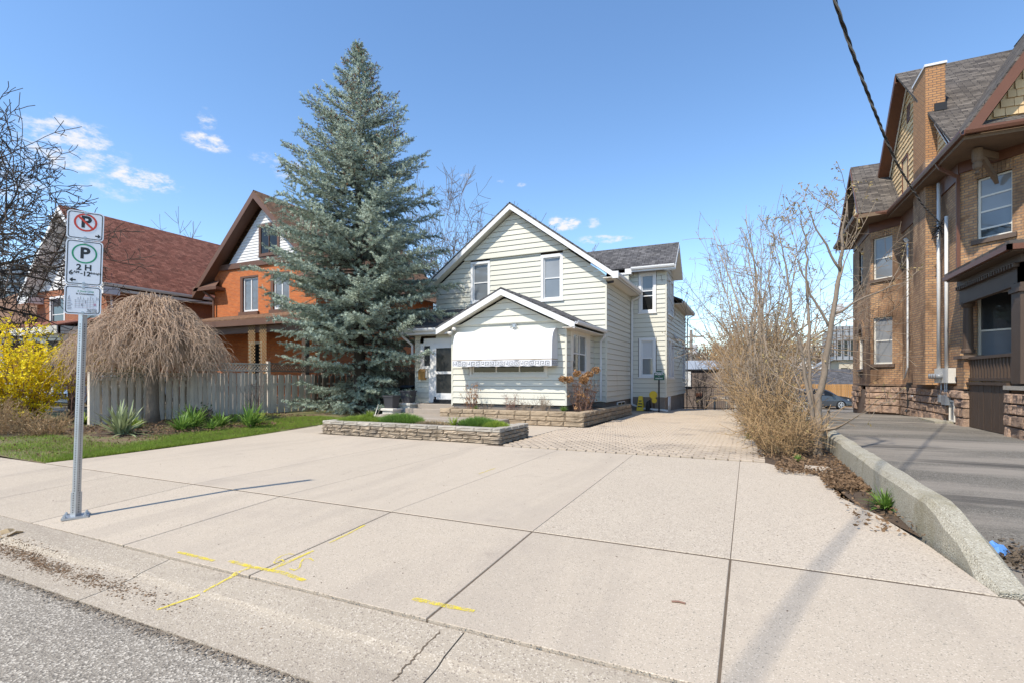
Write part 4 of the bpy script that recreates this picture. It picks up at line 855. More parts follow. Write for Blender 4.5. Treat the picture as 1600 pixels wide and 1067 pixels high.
gutter(H4, (5.45,18.18,8.36), (5.45,26.8,8.62), (-1,0,0), m_rbrown, .13, .14); gutter(H4, (5.42,18.2,8.36), (14,18.2,8.40), (0,-1,0), m_rbrown, .13, .14); gutter(H4, (5.5,26.6,8.62), (4.3,27.1,8.72), (-.4,-.9,0), m_rbrown, .13, .14); gutter(H4, (4.32,27.05,8.72), (4.32,33.2,8.72), (-1,0,0), m_rbrown, .13, .14)
fz = MB(); fz.fbox(fM, -6.7, 0, 7.7, 8.4, 0, .05); fz.fbox(fD, 0, 1.42, 8.1, 8.5, 0, .05); fz.fbox(fB, 0, 4, 8.1, 8.5, 0, .05); fz.fbox(fC, 0, 1.9, 7.86, 8.2, 0, .06); fz.build('frieze', m_rbrown, H4)
# street gable
FX, FZ = 9.3, 14.3; fsl = (FZ-8.38)/(FX-5.42)
roof(H4, [(FX,18.25,FZ),(5.42,18.25,8.38),(5.42,22.5,8.38),(FX,26,FZ)], m_shgn, .08); roof(H4, [(FX,18.25,FZ),(13.2,18.25,8.38),(13.2,22.5,8.38),(FX,26,FZ)], m_shgn, .08)
for xe in (5.44, 13.18): MB().prism([(FX,18.2,FZ-.06),(xe,18.2,8.32),(xe+(.30 if xe < FX else -.3),18.2,8.32),(FX,18.2,FZ-.52)], (0,.05,0)).build('rake_board', m_rbrown, H4)
MB().prism([(5.8,18.72,8.3),(12.8,18.72,8.3),(FX,18.72,FZ-.5)], (0,.25,0)).build('gable_wall', m_shake, H4)
fFG = Fr((0,18.7,0),(1,0,0),(0,-1,0))
shake_courses(H4, fFG, lambda z: (FX-(FZ-.72-z)/fsl, 7.6), 8.75, 11.6, .235, m_shake, 0, .15, .3, single=True); MB().prism([(FX,18.66,FZ-.62),(5.75,18.66,8.72),(5.84,18.66,8.72),(FX,18.66,FZ-.76)], (0,.03,0)).build('trim', m_cream, H4)
roof(H4, [(5.5,18.2,8.42),(13,18.2,8.42),(13,18.75,8.75),(5.75,18.75,8.75)], m_shgn, .05, 'pent_roof')
bk = MB(); bk.prism([fC(.9,7.9,.02), fC(.9,7.9,1.0), fC(.9,8.1,1.0), fC(.9,8.1,.02), fC(.9,7.5,.02), fC(.9,7.62,.3)][:4], fC.u*.12); bk.prism([fC(.9,7.2,.02), fC(.9,7.9,.85), fC(.9,7.9,.6), fC(.9,7.45,.1)], fC.u*.10); c = fC(.95,7.35,.95); bk.lathe(c, [(.02,0),(.07,.04),(.03,.12),(.1,.18),(.12,.3),(.09,.36),(.13,.42),(.13,.75)], 10); bk.build('eave_bracket', m_sooty, H4)
# pipes, meters, dish
pipe(H4, [(5.86,21.95,8.1),(5.86,21.95,1.75)], .055, m_conduit, 'conduit'); pipe(H4, [(5.86,21.20,6.75),(5.86,21.20,1.75)], .05, m_conduit, 'conduit'); pipe(H4, [(5.9,25.9,7.1),(5.9,25.9,1.9),(5.86,26.15,1.45)], .035, m_conduit, 'conduit')
MB().tube([(5.9,25.9,7.05),(5.8,25.9,7.2)], .07, 8).build('vent_hood', m_white, H4)
mt = MB(); mt.box(5.78,20.75,1.28,5.98,22.1,1.76); mb_ = mt.build('meter_box', m_wblock, H4)
for y in (21.35,21.62,21.88,22.1): m = MB(); m.tube([(5.8,y,1.5),(5.62,y,1.5)], [.10,.085], 12); m.build('meter', m_glassb, mb_, smooth=True)
cf = MB(); cf.tube([(5.88,21.75,1.28),(5.88,21.75,.85)], .03, 6); cf.tube([(5.88,21.4,1.28),(5.88,21.4,.8)], .03, 6); cf.tube([(5.88,21.22,1.28),(5.88,21.22,.8)], .03, 6); cf.box(5.8,21.65,.62,5.95,21.85,.88); cf.box(5.8,21.1,.55,5.95,21.5,.86); cf.build('service_boxes', m_galv, H4)
m = MB(); m.tube([(5.9,25.75,.95),(5.9,25.75,.2),(5.8,25.75,.05)], .06, 8); m.box(5.85,25.6,.95,5.99,25.9,1.25); m.build('drain_pipe', m_iron, H4); pipe(H4, [(5.9,25.5,.72),(5.9,24.9,.72)], .03, m_white, 'vent_pipe')
sqpipe(H4, [(5.42,20.5,8.3),(5.5,20.45,8.1),(5.92,20.4,7.75),(5.93,20.4,4.6)], .09, m_rbrown)
ds = MB(); cdir = Vector((-.75,-.45,.35)).normalized(); a = cdir.orthogonal().normalized(); b = cdir.cross(a); c0 = Vector((4.35,32.3,5.05)); V = [c0]
for r, q in ((.22,.02),(.42,.075)):
    for i in range(16): t = 2*math.pi*i/16; V.append(c0+(a*math.cos(t)+b*math.sin(t))*r+cdir*q)
ds.add(V, [(0,1+i,1+(i+1)%16) for i in range(16)]+[(1+i,17+i,17+(i+1)%16,1+(i+1)%16) for i in range(16)]); ds.tube([c0-cdir*.02, c0-cdir*.15, (5.05,32.0,4.5)], .025, 6); ds.tube([c0-b*.4, c0-b*.35+cdir*.45], .018, 6); ds.build('satellite_dish', m_dish, H4)
# porch of the brick house
pr = MB(); pr.prism([(5.5,15.7,4.55),(5.5,20.1,4.55),(6.05,20.45,4.8),(7.4,19.1,4.95),(14,19.1,4.95),(14,15.7,4.55)], (0,0,.10)); pr.build('porch_roof', m_shgn, H4)
pg = MB(); pg.box(5.46,15.66,4.43,5.55,20.1,4.56); pg.box(5.46,15.66,4.43,14,15.74,4.56); pg.build('porch_fascia', m_rbrown, H4)
pb = MB(); pb.box(5.9,16.2,3.72,6.12,20.2,4.42); pb.box(5.9,16.2,3.72,14,16.42,4.42); pb.box(5.84,16.1,4.2,6.0,20.2,4.44); pb.box(5.56,15.76,4.40,14,20.1,4.44); pb.box(5.87,16.5,3.68,5.95,20.1,3.74)
for i in range(26): y = 16.3+.15*i; pb.box(5.78,y,4.12,5.9,y+.07,4.22)
pb.build('porch_beam', m_dkclean, H4)
pc = MB(); pc.lathe((6.02,19.9,2.2), [(.17,0),(.17,.08),(.13,.12),(.125,.7),(.11,1.35),(.15,1.40),(.17,1.46),(.17,1.54)], 14); pc.build('porch_column', m_dkclean, H4, smooth=False)
m = MB(); m.box(5.86,16.15,1.3,6.16,16.62,3.72); m.box(5.82,16.1,3.5,6.2,16.67,3.6); m.build('porch_post', m_dkbrown, H4)
m = MB(); m.box(5.85,19.65,1.1,6.22,20.2,2.02); m.build('pier', m_brkb, H4); m = MB(); m.prism([(5.78,19.58,2.02),(6.3,19.58,2.02),(6.3,20.3,2.02),(5.78,20.3,2.02)], (0,0,.10)); m.build('pier_cap', m_sill, H4)
m = MB(); m.box(5.93,16.6,1.98,6.10,19.66,2.06); m.box(5.95,16.6,1.36,6.08,19.66,1.44); m.build('porch_rail', m_dkclean, H4)
bal = MB(); bal.box(-.5,-.5,0,.5,.5,1); bme = bal.mesh('baluster'); bme.materials.append(m_dkclean)
for i in range(15): piece('baluster', bme, H4, (6.015, 16.75+.2*i, 1.43), (0,0,0), (.09,.075,.56))
plm = MB().hexa([(-.5,-.5,0),(.5,-.5,0),(.5,.5,0),(-.5,.5,0),(-.5,-.5,1),(.5,-.5,1),(.5,.5,1),(-.5,.5,1)]).mesh('plank'); plm.materials.append(m_dkbrown)
for i in range(15): y = 17.1+.172*i; piece('plank', plm, H4, (5.97+rs.uniform(-.004,.004), y, -.02), (0,0,0), (.03,.165,1.26))
m = MB(); m.box(5.9,17.0,1.24,6.1,19.7,1.32); m.box(6.0,16.2,1.2,14,20.3,1.3); m.build('porch_floor', m_dkclean, H4)
fP = Fr((5.98,17.0,0),(0,-1,0),(-1,0,0)); stones(fP, 0, 1.3); fP2 = Fr((5.98,20.44,0),(0,-1,0),(-1,0,0)); stones(fP2, 0, .72)
MB().box(6.0,15.7,-.2,6.6,17.0,1.12).build('porch_base', m_brkt, H4); MB().box(5.85,15.65,1.14,6.5,17.05,1.24).build('coping', m_cap, H4)
MB().box(5.45,20.8,-.08,5.95,22.6,.03).build('kerb_pad', m_oldwall, H4)
# overhead service cable: three strands twisted, sagging to the wall
cbl = thing('service_cable', 'black twisted overhead cable running from the sky to the brown brick house', 'cable', (5.8, 21.9, 6.0))
P0, P1_ = Vector((.76,6.2,0)), Vector((5.85,21.9,0))
ctl = [(-1.1,11.4),(-1.02,10.9),(-.7,8.8),(-.4,7.05),(-.15,5.98),(.009,5.47),(.053,5.40),(.113,5.34),(.19,5.30),(.268,5.28),(.341,5.34),(.635,5.83),(1,6.78)]
def cz(t):
    for (a, za), (b, zb) in zip(ctl, ctl[1:]):
        if a <= t <= b: k = (t-a)/(b-a); return za+(zb-za)*k
zt = np.array([cz(t) for t in np.linspace(-1.02,1,241)])
for _ in range(30): zt[1:-1] = (zt[:-2]+2*zt[1:-1]+zt[2:])/4
for s in range(3):
    pts = []
    for i in range(721):
        t = -1.02+2.02*i/720; z = np.interp(t, np.linspace(-1.02,1,241), zt); p = P0.lerp(P1_, t) if 0 <= t <= 1 else P0+(P1_-P0)*t
        a = i*.36+s*2.094; d = (P1_-P0).normalized(); sd = Vector((d.y,-d.x,0)); r = .0125; pts.append((p.x+sd.x*r*math.cos(a), p.y+sd.y*r*math.cos(a), z+r*math.sin(a)))
    MB().tube(pts, .0102, 5).build('strand', m_cableb if s == 2 else m_cable, cbl, smooth=True)
m = MB(); 
for i in range(7):
    a = rs.uniform(.1,.3); m.tube([(5.86,21.95-.1*rs.random(),6.3+.08*i), (5.70-a*.3,21.8+rs.uniform(-.3,.3),6.1+.1*i+rs.uniform(-.2,.2)), (5.75,21.5+rs.uniform(-.2,.3),6.5), (5.86,21.22+.4*rs.random(),6.75-.1*i)], .014, 4)
m.build('splice_loops', m_cable, cbl)

# ------------------------------------------------------------------ orange brick house and red-roofed house on the left
H2 = thing('orange_brick_house', 'bright orange brick house with white sided gable and brown trim behind the spruce', 'house', (-24.9, 19.3, 0))
fO = Fr((0,19.3,0),(1,0,0),(0,-1,0)); OX, OZ = -24.87, 11.58
wo_ = MB(); OWs = [(-26.45,-25.2,5.12,7.02),(-24.0,-22.8,5.12,7.02)]
brickwall(fO, -28.87, -20.87, 0, 7.78, OWs+[(-25.95,-24.9,1.2,3.45)], wo_); wo_.box(-28.87,19.5,0,-20.87,30,7.78); wo_.build('wall', m_brko, H2)
for o in OWs:
    wo2 = window(H2, fO, *o, trim=0, mt=m_white, rows=(), cols=2, depth=.09, sill=False, sash=.09, pane=m_glassl); MB().fbox(fO, o[0]-.22, o[1]+.1, o[2]-.22, o[2]-.01, -.1, .12).build('sill', m_brown, wo2); m = MB(); m.fbox(fO, o[0]-.2, o[0]-.001, o[2], o[3]+.1, -.1, .02); m.fbox(fO, o[0], o[1], o[3], o[3]+.1, -.1, .02); m.build('surround', m_brown, wo2)
window(H2, fO, -25.95, -24.9, 1.2, 3.45, trim=.0, mt=m_white, rows=(), pane=m_glassd, sash=.12, sill=False)
m = MB(); m.prism([fO(-27.8,7.78,-.2), fO(-21.9,7.78,-.2), fO(OX,10.7,-.2)], fO.n*.15); m.build('gable_wall', m_white, H2)
siding(H2, fO, lambda z: (OX-(10.75-z)/1.02, OX+(10.75-z)/1.02), 7.9, 10.7, m_white, course=.155, off=-.04, holes=[(-25.12,-23.55,8.0,9.85)])
window(H2, fO, -25.0, -23.65, 8.2, 9.72, trim=.12, mt=m_brown, rows=(), cols=2, pane=m_glassd, depth=.0)
MB().fbox(fO, -25.0, -23.65, 7.92, 8.12, -.05, .03).build('apron', m_brown, H2)
MB().fbox(fO, -28.3, -21.4, 7.6, 7.9, -.1, .10).build('belt_board', m_brown, H2)
for sg in (-1, 1):
    xe = OX+sg*5.15; ze = OZ-.99*5.15
    roof(H2, [(OX,18.75,OZ),(xe,18.75,ze),(xe,31,ze),(OX,31,OZ)], m_shgb, .08); MB().prism([(OX,18.72,OZ-.07),(xe,18.72,ze-.07),(xe,18.72,ze-.42),(OX,18.72,OZ-.46)], (0,.05,0)).build('rake_board', m_brown, H2)
    MB().prism([(OX,18.77,OZ-.36),(xe,18.77,ze-.36),(xe,18.77,ze-.42),(OX,18.77,OZ-.42)], (0,.55,0)).build('soffit', m_brown, H2)
    x2 = xe-sg*2.1; m = MB(); m.prism([(xe,18.72,6.45),(x2,18.72,6.45),(x2,19.5,6.45),(xe,19.5,6.45)], (0,0,.16)); m.prism([(xe,18.72,6.61),(x2,18.72,6.61),(x2+sg*.5,19.3,7.05),(xe-sg*.1,19.3,7.05)], (0,0,.03)); m.build('eave_return', m_brown, H2)
sqpipe(H2, [(-29.3,18.9,6.45),(-28.75,19.15,6.0),(-28.75,19.2,.2)], .1, m_brown)
pp = MB(); pp.prism([(-28.9,16.9,4.25),(-18.7,16.9,4.25),(-18.7,19.3,4.85),(-28.9,19.3,4.85)], (0,0,.1)); pp.build('porch_roof', m_shgb, H2); m = MB(); m.box(-28.9,16.85,4.0,-18.7,16.95,4.3); m.box(-18.78,16.9,4.0,-18.68,19.2,4.3); m.box(-28.5,17.1,3.65,-19.0,17.25,4.02); m.box(-28.8,16.95,4.0,-18.75,19.25,4.03); m.build('porch_beam', m_brown, H2)
for x in (-28.3,-19.3): MB().box(x-.12,17.06,.4,x+.12,17.3,3.66).build('porch_post', m_dkclean, H2)
MB().box(-28.6,16.95,0,-18.8,19.25,.5).build('porch_floor', m_dkclean, H2)
def lattice(parent, fr, u0, u1, z0, z1, mat, st=.12, w=.03, frame=True, name='lattice'):
    m = MB(); H_ = z1-z0; L_ = u1-u0; k = -H_
    while k < L_:
        a0, a1 = max(0,k), min(L_, k+H_)
        if a1-a0 > .03:
            for flip in (0, 1):
                zz0, zz1 = (a0-k, a1-k) if not flip else (H_-(a0-k), H_-(a1-k)); p, q = Vector(fr(u0+a0, z0+zz0, .008*flip)), Vector(fr(u0+a1, z0+zz1, .008*flip)); m.beam(p, q, w, .008, up=fr.n)
        k += st
    if frame: m.fbox(fr, u0, u1, z0-.03, z0+.02, -.02, .03); m.fbox(fr, u0, u1, z1-.02, z1+.03, -.02, .03)
    return m.build(name, mat, parent)
fL = Fr((0,17.02,0),(1,0,0),(0,-1,0))
for a in (-23.0,-22.2): lattice(H2, fL, a, a+.5, 1.0, 4.0, m_twigt, .17, .03, name='trellis')

H2.location.x += .6
H3 = thing('red_roofed_house', 'red brick house with steep red shingle roof at the far left', 'house', (-36, 16, 0))
f3 = Fr((0,15.9,0),(1,0,0),(0,-1,0)); f3R = Fr((-31.9,0,0),(0,1,0),(1,0,0))
w3 = MB(); o3 = [(-38.5,-37.0,4.3,6.2),(-35.0,-33.3,4.3,6.2)]; brickwall(f3, -40.2, -31.9, 0, 6.7, o3, w3); w3.box(-40.2,16.1,0,-31.9,31,6.5); w3.build('wall', m_brkr, H3)
for o in o3: window(H3, f3, *o, trim=.12, pane=m_glass)
m = MB(); m.prism([f3(-40.2,6.6,-.3), f3(-31.9,6.6,-.3), f3(-36.0,10.9,-.3)], f3.n*.15); m.build('gable_wall', m_white, H3)
siding(H3, f3, lambda z: (-36-(10.9-z)/1.04, -36+(10.9-z)/1.04), 6.75, 10.8, m_white, course=.19, off=-.04, holes=[(-36.8,-35.2,7.4,9.2)]); window(H3, f3, -36.7, -35.3, 7.5, 9.1, trim=.1, pane=m_glassl)
for sg in (-1, 1):
    xe = -36+sg*4.65; ze = 11.4-1.04*4.65
    roof(H3, [(-36,15.2,11.4),(xe,15.2,ze),(xe,28.5,ze),(-36,31.0,11.4)] if sg > 0 else [(-36,15.2,11.4),(xe,15.2,ze),(xe,31,ze),(-36,31,11.4)], m_shgr, .09); MB().prism([(-36,15.15,11.32),(xe,15.15,ze-.08),(xe,15.15,ze-.34),(-36,15.15,11.02)], (0,.05,0)).build('rake_board', m_white, H3)
    MB().prism([(-36,15.2,11.10),(xe,15.2,ze-.30),(xe,15.2,ze-.34),(-36,15.2,11.06)], (0,.72,0)).build('soffit', m_white, H3)
roof(H3, [(-31.2,22.6,6.4),(-29.2,24.2,6.4),(-29.2,29,6.4),(-33.6,29,9.0),(-33.6,24.6,9.0)], m_shgr, .08, 'wing_roof')
MB().box(-31.9,22.8,0,-30.0,29,6.3).build('wing_wall', m_brkr, H3)
gutter(H3, (-31.36,15.15,6.55), (-31.36,23.0,6.55), (1,0,0), m_cream, .14, .16); MB().box(-31.95,15.2,6.15,-31.35,23,6.3).build('soffit', m_cream, H3); m = MB(); m.box(-32.6,15.15,5.95,-31.3,15.95,6.35); m.build('eave_return', m_white, H3); MB().box(-40.75,15.15,5.95,-39.4,15.95,6.35).build('eave_return', m_white, H3); sqpipe(H3, [(-31.5,15.6,6.0),(-31.8,15.8,5.7),(-31.8,15.82,.3)], .1, m_white)
pq = MB(); pq.prism([(-43,12.9,3.95),(-30.6,12.9,3.95),(-30.6,15.9,4.75),(-43,15.9,4.75)], (0,0,.1)); pq.build('porch_roof', m_shgr, H3); m = MB(); m.box(-43,12.85,3.62,-30.6,13.0,4.0); m.box(-42.8,13.1,3.3,-30.8,13.4,3.64); m.box(-42.9,13.0,3.6,-30.7,15.9,3.64); m.box(-30.75,12.9,3.62,-30.6,15.8,4.0); m.build('porch_beam', m_cream, H3)
for x in (-41.5,-36.8,-32.2): m = MB(); m.box(x-.28,13.0,.0,x+.28,13.5,1.3); m.box(x-.22,13.05,1.3,x+.22,13.45,3.2); m.box(x-.3,12.98,3.2,x+.3,13.52,3.32); m.build('porch_column', m_panel, H3)
m = MB(); m.box(-42,13.1,.2,-31.6,13.4,1.1); m.box(-42,13.05,1.1,-31.6,13.45,1.18); m.build('porch_wall', m_wblock, H3); window(H3, f3, -33.4, -32.3, .9, 3.0, trim=.0, mt=m_cream, pane=m_glassd, sill=False, rows=())
# overhead wire across the left houses
wr = MB(); wr.tube([(-50+21.3*t, 11.5+7.7*t, 8.4-2.5*t-.7*math.sin(math.pi*t)) for t in np.linspace(0,1,24)], .02, 4); wr.build('overhead_wire', m_cable, label='thin dark overhead wire sagging in front of the red-roofed house to the orange house', cat='wire')
# brown roofed house at the far left edge
H5 = thing('brown_roofed_house', 'low brown-roofed house at the far left edge beyond the red-roofed house', 'house', (-56, 22, 0))
MB().box(-66,18,0,-46,30,5.2).build('wall', m_brkr, H5); roof(H5, [(-67,17,5.2),(-45,17,5.2),(-47,24,9.6),(-65,24,9.6)], m_shgb, .1); roof(H5, [(-67,31,5.2),(-45,31,5.2),(-47,24,9.6),(-65,24,9.6)], m_shgb, .1); roof(H5, [(-45,17,5.2),(-45,31,5.2),(-47,24,9.6)], m_shgb, .1)
# ------------------------------------------------------------------ fences
FE = thing('board_fence', 'weathered grey board fence with lattice top along the lawn behind the weeping tree', 'fence', (-17.4, 15, 0))
bm = MB(); bm.hexa([(-.5,-.5,0),(.5,-.5,0),(.5,.5,0),(-.5,.5,0),(-.5,-.48,1),(.5,-.48,1),(.5,.48,1),(-.5,.48,1)]); bd_l = bm.mesh('board'); bd_l.materials.append(m_wood)
bd_d = bm.mesh('board'); bd_d.materials.append(m_woodd)
fE = Fr((-17.4,0,0),(0,1,0),(1,0,0)); rf = random.Random(4)
y = 8.18; i = 0
while y < 10.98:      # board on board section: boards in front, boards set back behind the gaps
    piece('board', bd_l, FE, (-17.4+rf.uniform(-.004,.004), y+.075, .02), (0,rf.uniform(-.008,.008),0), (.022, .15, 1.36+rf.uniform(-.015,.015))); piece('board', bd_l, FE, (-17.51, y+.187, .02), (0,rf.uniform(-.008,.008),0), (.022, .15, 1.34)); y += .225
y = 11.12
while y < 24.6:
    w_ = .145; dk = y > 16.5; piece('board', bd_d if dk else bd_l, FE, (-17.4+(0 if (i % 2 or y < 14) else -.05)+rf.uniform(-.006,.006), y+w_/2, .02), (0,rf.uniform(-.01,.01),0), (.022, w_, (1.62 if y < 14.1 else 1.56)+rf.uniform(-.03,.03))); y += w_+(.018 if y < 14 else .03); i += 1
for y, h in ((8.12,1.62),(11.05,1.85),(14.14,2.1),(17,2.05),(20,2.05),(23,2.05)): m = MB(); m.box(-17.5,y-.05,-.1,-17.38,y+.06,h); m.build('fence_post', m_wood if y < 15 else m_woodd, FE)
m = MB(); m.box(-17.45,8.15,1.36,-17.36,11.05,1.40); m.box(-17.47,8.15,.3,-17.43,24.6,.39); m.box(-17.47,8.15,1.15,-17.43,24.6,1.24); m.build('rail', m_wood, FE)
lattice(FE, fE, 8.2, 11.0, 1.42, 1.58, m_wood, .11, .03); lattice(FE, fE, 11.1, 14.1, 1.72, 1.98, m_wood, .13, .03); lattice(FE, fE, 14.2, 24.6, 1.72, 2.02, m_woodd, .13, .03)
FB = thing('side_gate_fence', 'dark grey board fence with lattice top between the spruce and the front door', 'fence', (-14.5, 18.6, 0))
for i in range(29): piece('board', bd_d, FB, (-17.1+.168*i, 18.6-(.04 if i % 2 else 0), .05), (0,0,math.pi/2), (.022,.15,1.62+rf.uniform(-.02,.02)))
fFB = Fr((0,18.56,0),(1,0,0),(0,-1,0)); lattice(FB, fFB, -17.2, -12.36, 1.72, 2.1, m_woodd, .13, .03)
m = MB(); m.box(-17.2,18.63,.4,-12.36,18.67,.5); m.box(-17.2,18.63,1.3,-12.36,18.67,1.4); m.build('rail', m_woodd, FB)
FC_ = thing('cedar_fence', 'new orange cedar board fence behind the parked car', 'fence', (6, 50.5, -.95)); bd_c = bm.mesh('board'); bd_c.materials.append(m_cedar)
for i in range(75): piece('board', bd_c, FC_, (.2+.15*i, 50.5-(.02 if i % 2 else 0), -1.0), (0,0,math.pi/2), (.025,.142,1.95+rf.uniform(-.02,.02)))
m = MB(); m.box(0,50.53,-.6,11.6,50.58,-.5); m.box(0,50.53,.5,11.6,50.58,.6); m.build('rail', m_cedar, FC_)
MB().box(-20.5,8.9,-.05,-20.2,9.2,1.2).build('timber_post', m_post, label='stout dark timber post standing left of the board fence', cat='post')

# ------------------------------------------------------------------ parking sign post
Bx, By, Bz = -6.56, 2.92, wz(2.92)
SP = thing('parking_sign_post', 'leaning galvanized post with three white parking signs on the sidewalk', 'sign post', (Bx, By, Bz))
sn = Vector((.875,-.484,0)).normalized(); su = Vector((-sn.y, sn.x, 0)); su = Vector((0,0,1)).cross(sn)
lean = R(2.05); lr = Vector((math.cos(cam.rotation_euler.z), math.sin(cam.rotation_euler.z), 0))   # leans along the picture's right
def sp(u, z, n=0): b = Vector((Bx,By,Bz)) + lr*math.sin(lean)*z + Vector((0,0,math.cos(lean)*z)); return b + su*u + sn*n
class SFr:
    u = su; n = sn
    def __call__(s, u, z, n=0): p = sp(u, z, n); return (p.x, p.y, p.z)
fS = SFr()
# square tube turned so an edge looks at the street
pst = MB(); hw = .026
def rot45(a, b): return ((a-b)*.7071, (a+b)*.7071)
cr = [rot45(-hw,-hw), rot45(hw,-hw), rot45(hw,hw), rot45(-hw,hw)]
pst.hexa([fS(c[0],.02,c[1]) for c in cr]+[fS(c[0],3.27,c[1]) for c in cr]); pso = pst.build('post', m_galv, SP)
m = MB(); hw2 = .033; cr2 = [rot45(-hw2,-hw2), rot45(hw2,-hw2), rot45(hw2,hw2), rot45(-hw2,hw2)]; m.hexa([fS(c[0],.02,c[1]) for c in cr2]+[fS(c[0],.27,c[1]) for c in cr2]); m.build('sleeve', m_galv, SP)
m = MB(); q = rot45(0,0); m.hexa([fS(a,0,b) for a, b in ((-.11,-.11),(.11,-.11),(.11,.11),(-.11,.11))]+[fS(a,.02,b) for a, b in ((-.11,-.11),(.11,-.11),(.11,.11),(-.11,.11))])
for a, b in ((-.085,-.085),(.085,-.085),(.085,.085),(-.085,.085)): c = fS(a,.02,b); m.lathe(c, [(.018,0),(.018,.014),(.011,.016),(.009,.03)], 6)
m.build('base_plate', m_galv, SP)
hl = MB()
for k in range(86):
    z = .06+.0254*k*1.0
    if z > 2.09: break
    for sx in (-1, 1):
        base = hw+(.0075 if z < .27 else 0); ce = Vector(rot45(0,-1))*0; nx, ny = (-.7071*sx*-1, .7071) if False else (sx*.7071, .7071)
        ax = Vector((sx*-.7071, .7071)); cx_, cn_ = sx*.7071*(base+.0008), .7071*(base+.0008); P = []
        for t in range(8): a = 2*math.pi*t/8; P.append(fS(cx_+ax.x*.0068*math.cos(a), z+.0068*math.sin(a), cn_+ax.y*.0068*math.cos(a)))
        hl.add(P, [tuple(range(8)) if sx < 0 else tuple(reversed(range(8)))])
hl.build('perforations', m_black, pso)
def rrect(u0, u1, z0, z1, r, seg=6):
    P = []
    for cx, cz_, a0 in ((u1-r,z0+r,-90),(u1-r,z1-r,0),(u0+r,z1-r,90),(u0+r,z0+r,180)):
        for i in range(seg+1): t = R(a0+90*i/seg); P.append((cx+r*math.cos(t), cz_+r*math.sin(t)))
    return P
def flat(P, n, mat, parent, name, th=.0008): m = MB(); m.prism([fS(u,z,n) for u, z in P], sn*th); return m.build(name, mat, parent)
def ring(P, Q, n, mat, parent, name):
    m = MB(); k = len(P); m.add([fS(u,z,n) for u, z in P]+[fS(u,z,n) for u, z in Q], [(i,(i+1)%k,k+(i+1)%k,k+i) for i in range(k)]); return m.build(name, mat, parent)
NS = .05
def text(s, size, u, z, n, mat, parent, align='CENTER', fr=fS, name='lettering', bold=.0, sx=1.0):
    cu = bpy.data.curves.new('t', 'FONT'); cu.body = s; cu.size = size; cu.align_x = align; cu.align_y = 'CENTER'; cu.offset = bold; cu.resolution_u = 3
    ob = bpy.data.objects.new('t', cu); COL.objects.link(ob); dg = bpy.context.evaluated_depsgraph_get(); me = bpy.data.meshes.new_from_object(ob.evaluated_get(dg)); V = [v.co.copy() for v in me.vertices]; F_ = [tuple(p.vertices) for p in me.polygons]
    bpy.data.objects.remove(ob); bpy.data.curves.remove(cu); bpy.data.meshes.remove(me)
    return MB().add([fr(u+v.x*sx, z+v.y, n) for v in V], F_).build(name, mat, parent)
def sign(z0, z1, w=.305):
    m = MB(); m.prism([fS(u,z,NS-.0015) for u, z in rrect(-w/2,w/2,z0,z1,.035)], sn*.003); o = m.build('sign_panel', m_signw, SP)
    a = rrect(-w/2+.011,w/2-.011,z0+.011,z1-.011,.028); b = rrect(-w/2+.019,w/2-.019,z0+.019,z1-.019,.022); ring(a, b, NS+.0022, m_signk, o, 'border')
    for zz in (z0+.02, z1-.02): m = MB(); c = Vector(fS(0,zz,NS)); m.tube([c, c+sn*.008], .015, 10); m.tube([c+sn*.008, c+sn*.014], .009, 6); m.build('bolt', m_galv, o)
    m = MB(); m.fbox(fS, -.02, .02, z0+.01, z1-.01, .02, NS-.002); m.build('bracket', m_galv, o); return o
def circ(u, z, r, n=40): return [(u+r*math.cos(2*math.pi*i/n), z+r*math.sin(2*math.pi*i/n)) for i in range(n)]
def arrow(u, z, s, d, o): flat([(u+d*x*s, z+y*s) for x, y in ((-1,-.28),(0,-.28),(-.12,-.8),(.22,-.8),(1,0),(.22,.8),(-.12,.8),(0,.28),(-1,.28))], NS+.0025, m_signk, o, 'arrow')
Z3, Z2, Z1, Z0 = 3.265, 2.960, 2.475, 2.165
s1 = sign(Z2+.003, Z3); zc = Z3-.118
text('P', .17, .003, zc, NS+.0022, m_signk, s1, bold=.006); ring(circ(0,zc,.096), circ(0,zc,.078), NS+.0030, m_signr, s1, 'red_ring')
d45 = .7071; flat([(-.078*d45-.008,.078*d45-.008),(-.078*d45+.008,.078*d45+.008),(.078*d45+.008,-.078*d45+.008),(.078*d45-.008,-.078*d45-.008)] and [(u,z+zc) for u, z in ((-.066,.052),(-.052,.066),(.066,-.052),(.052,-.066))], NS+.0032, m_signr, s1, 'slash'); arrow(.105, Z2+.055, .024, 1, s1)
s2_ = sign(Z1+.003, Z2-.003); zc = Z2-.145
text('P', .16, .002, zc, NS+.0022, m_signk, s2_, bold=.006); ring(circ(0,zc,.105), circ(0,zc,.090), NS+.0022, m_signg, s2_, 'green_ring'); text('2 H', .085, 0, zc-.15, NS+.0022, m_signk, s2_, bold=.003)
text('6', .066, -.105, zc-.212, NS+.0022, m_signk, s2_, bold=.0025); text('AM', .034, -.062, zc-.202, NS+.0022, m_signk, s2_, bold=.0012); text('-', .06, -.02, zc-.21, NS+.0022, m_signk, s2_, bold=.002); text('12', .066, .022, zc-.216, NS+.0022, m_signk, s2_, bold=.0025); text('Midnight', .030, .093, zc-.203, NS+.0022, m_signk, s2_, bold=.001); arrow(-.09, Z1+.055, .026, -1, s2_)
s3 = sign(Z0, Z1-.003)
text('2 Hour Limit', .026, .02, Z1-.062, NS+.0022, m_signg, s3, bold=.0006); text('in Downtown', .026, .015, Z1-.090, NS+.0022, m_signk, s3, bold=.001)
mp_ = MB(); mpp = MB(); rm = random.Random(8)
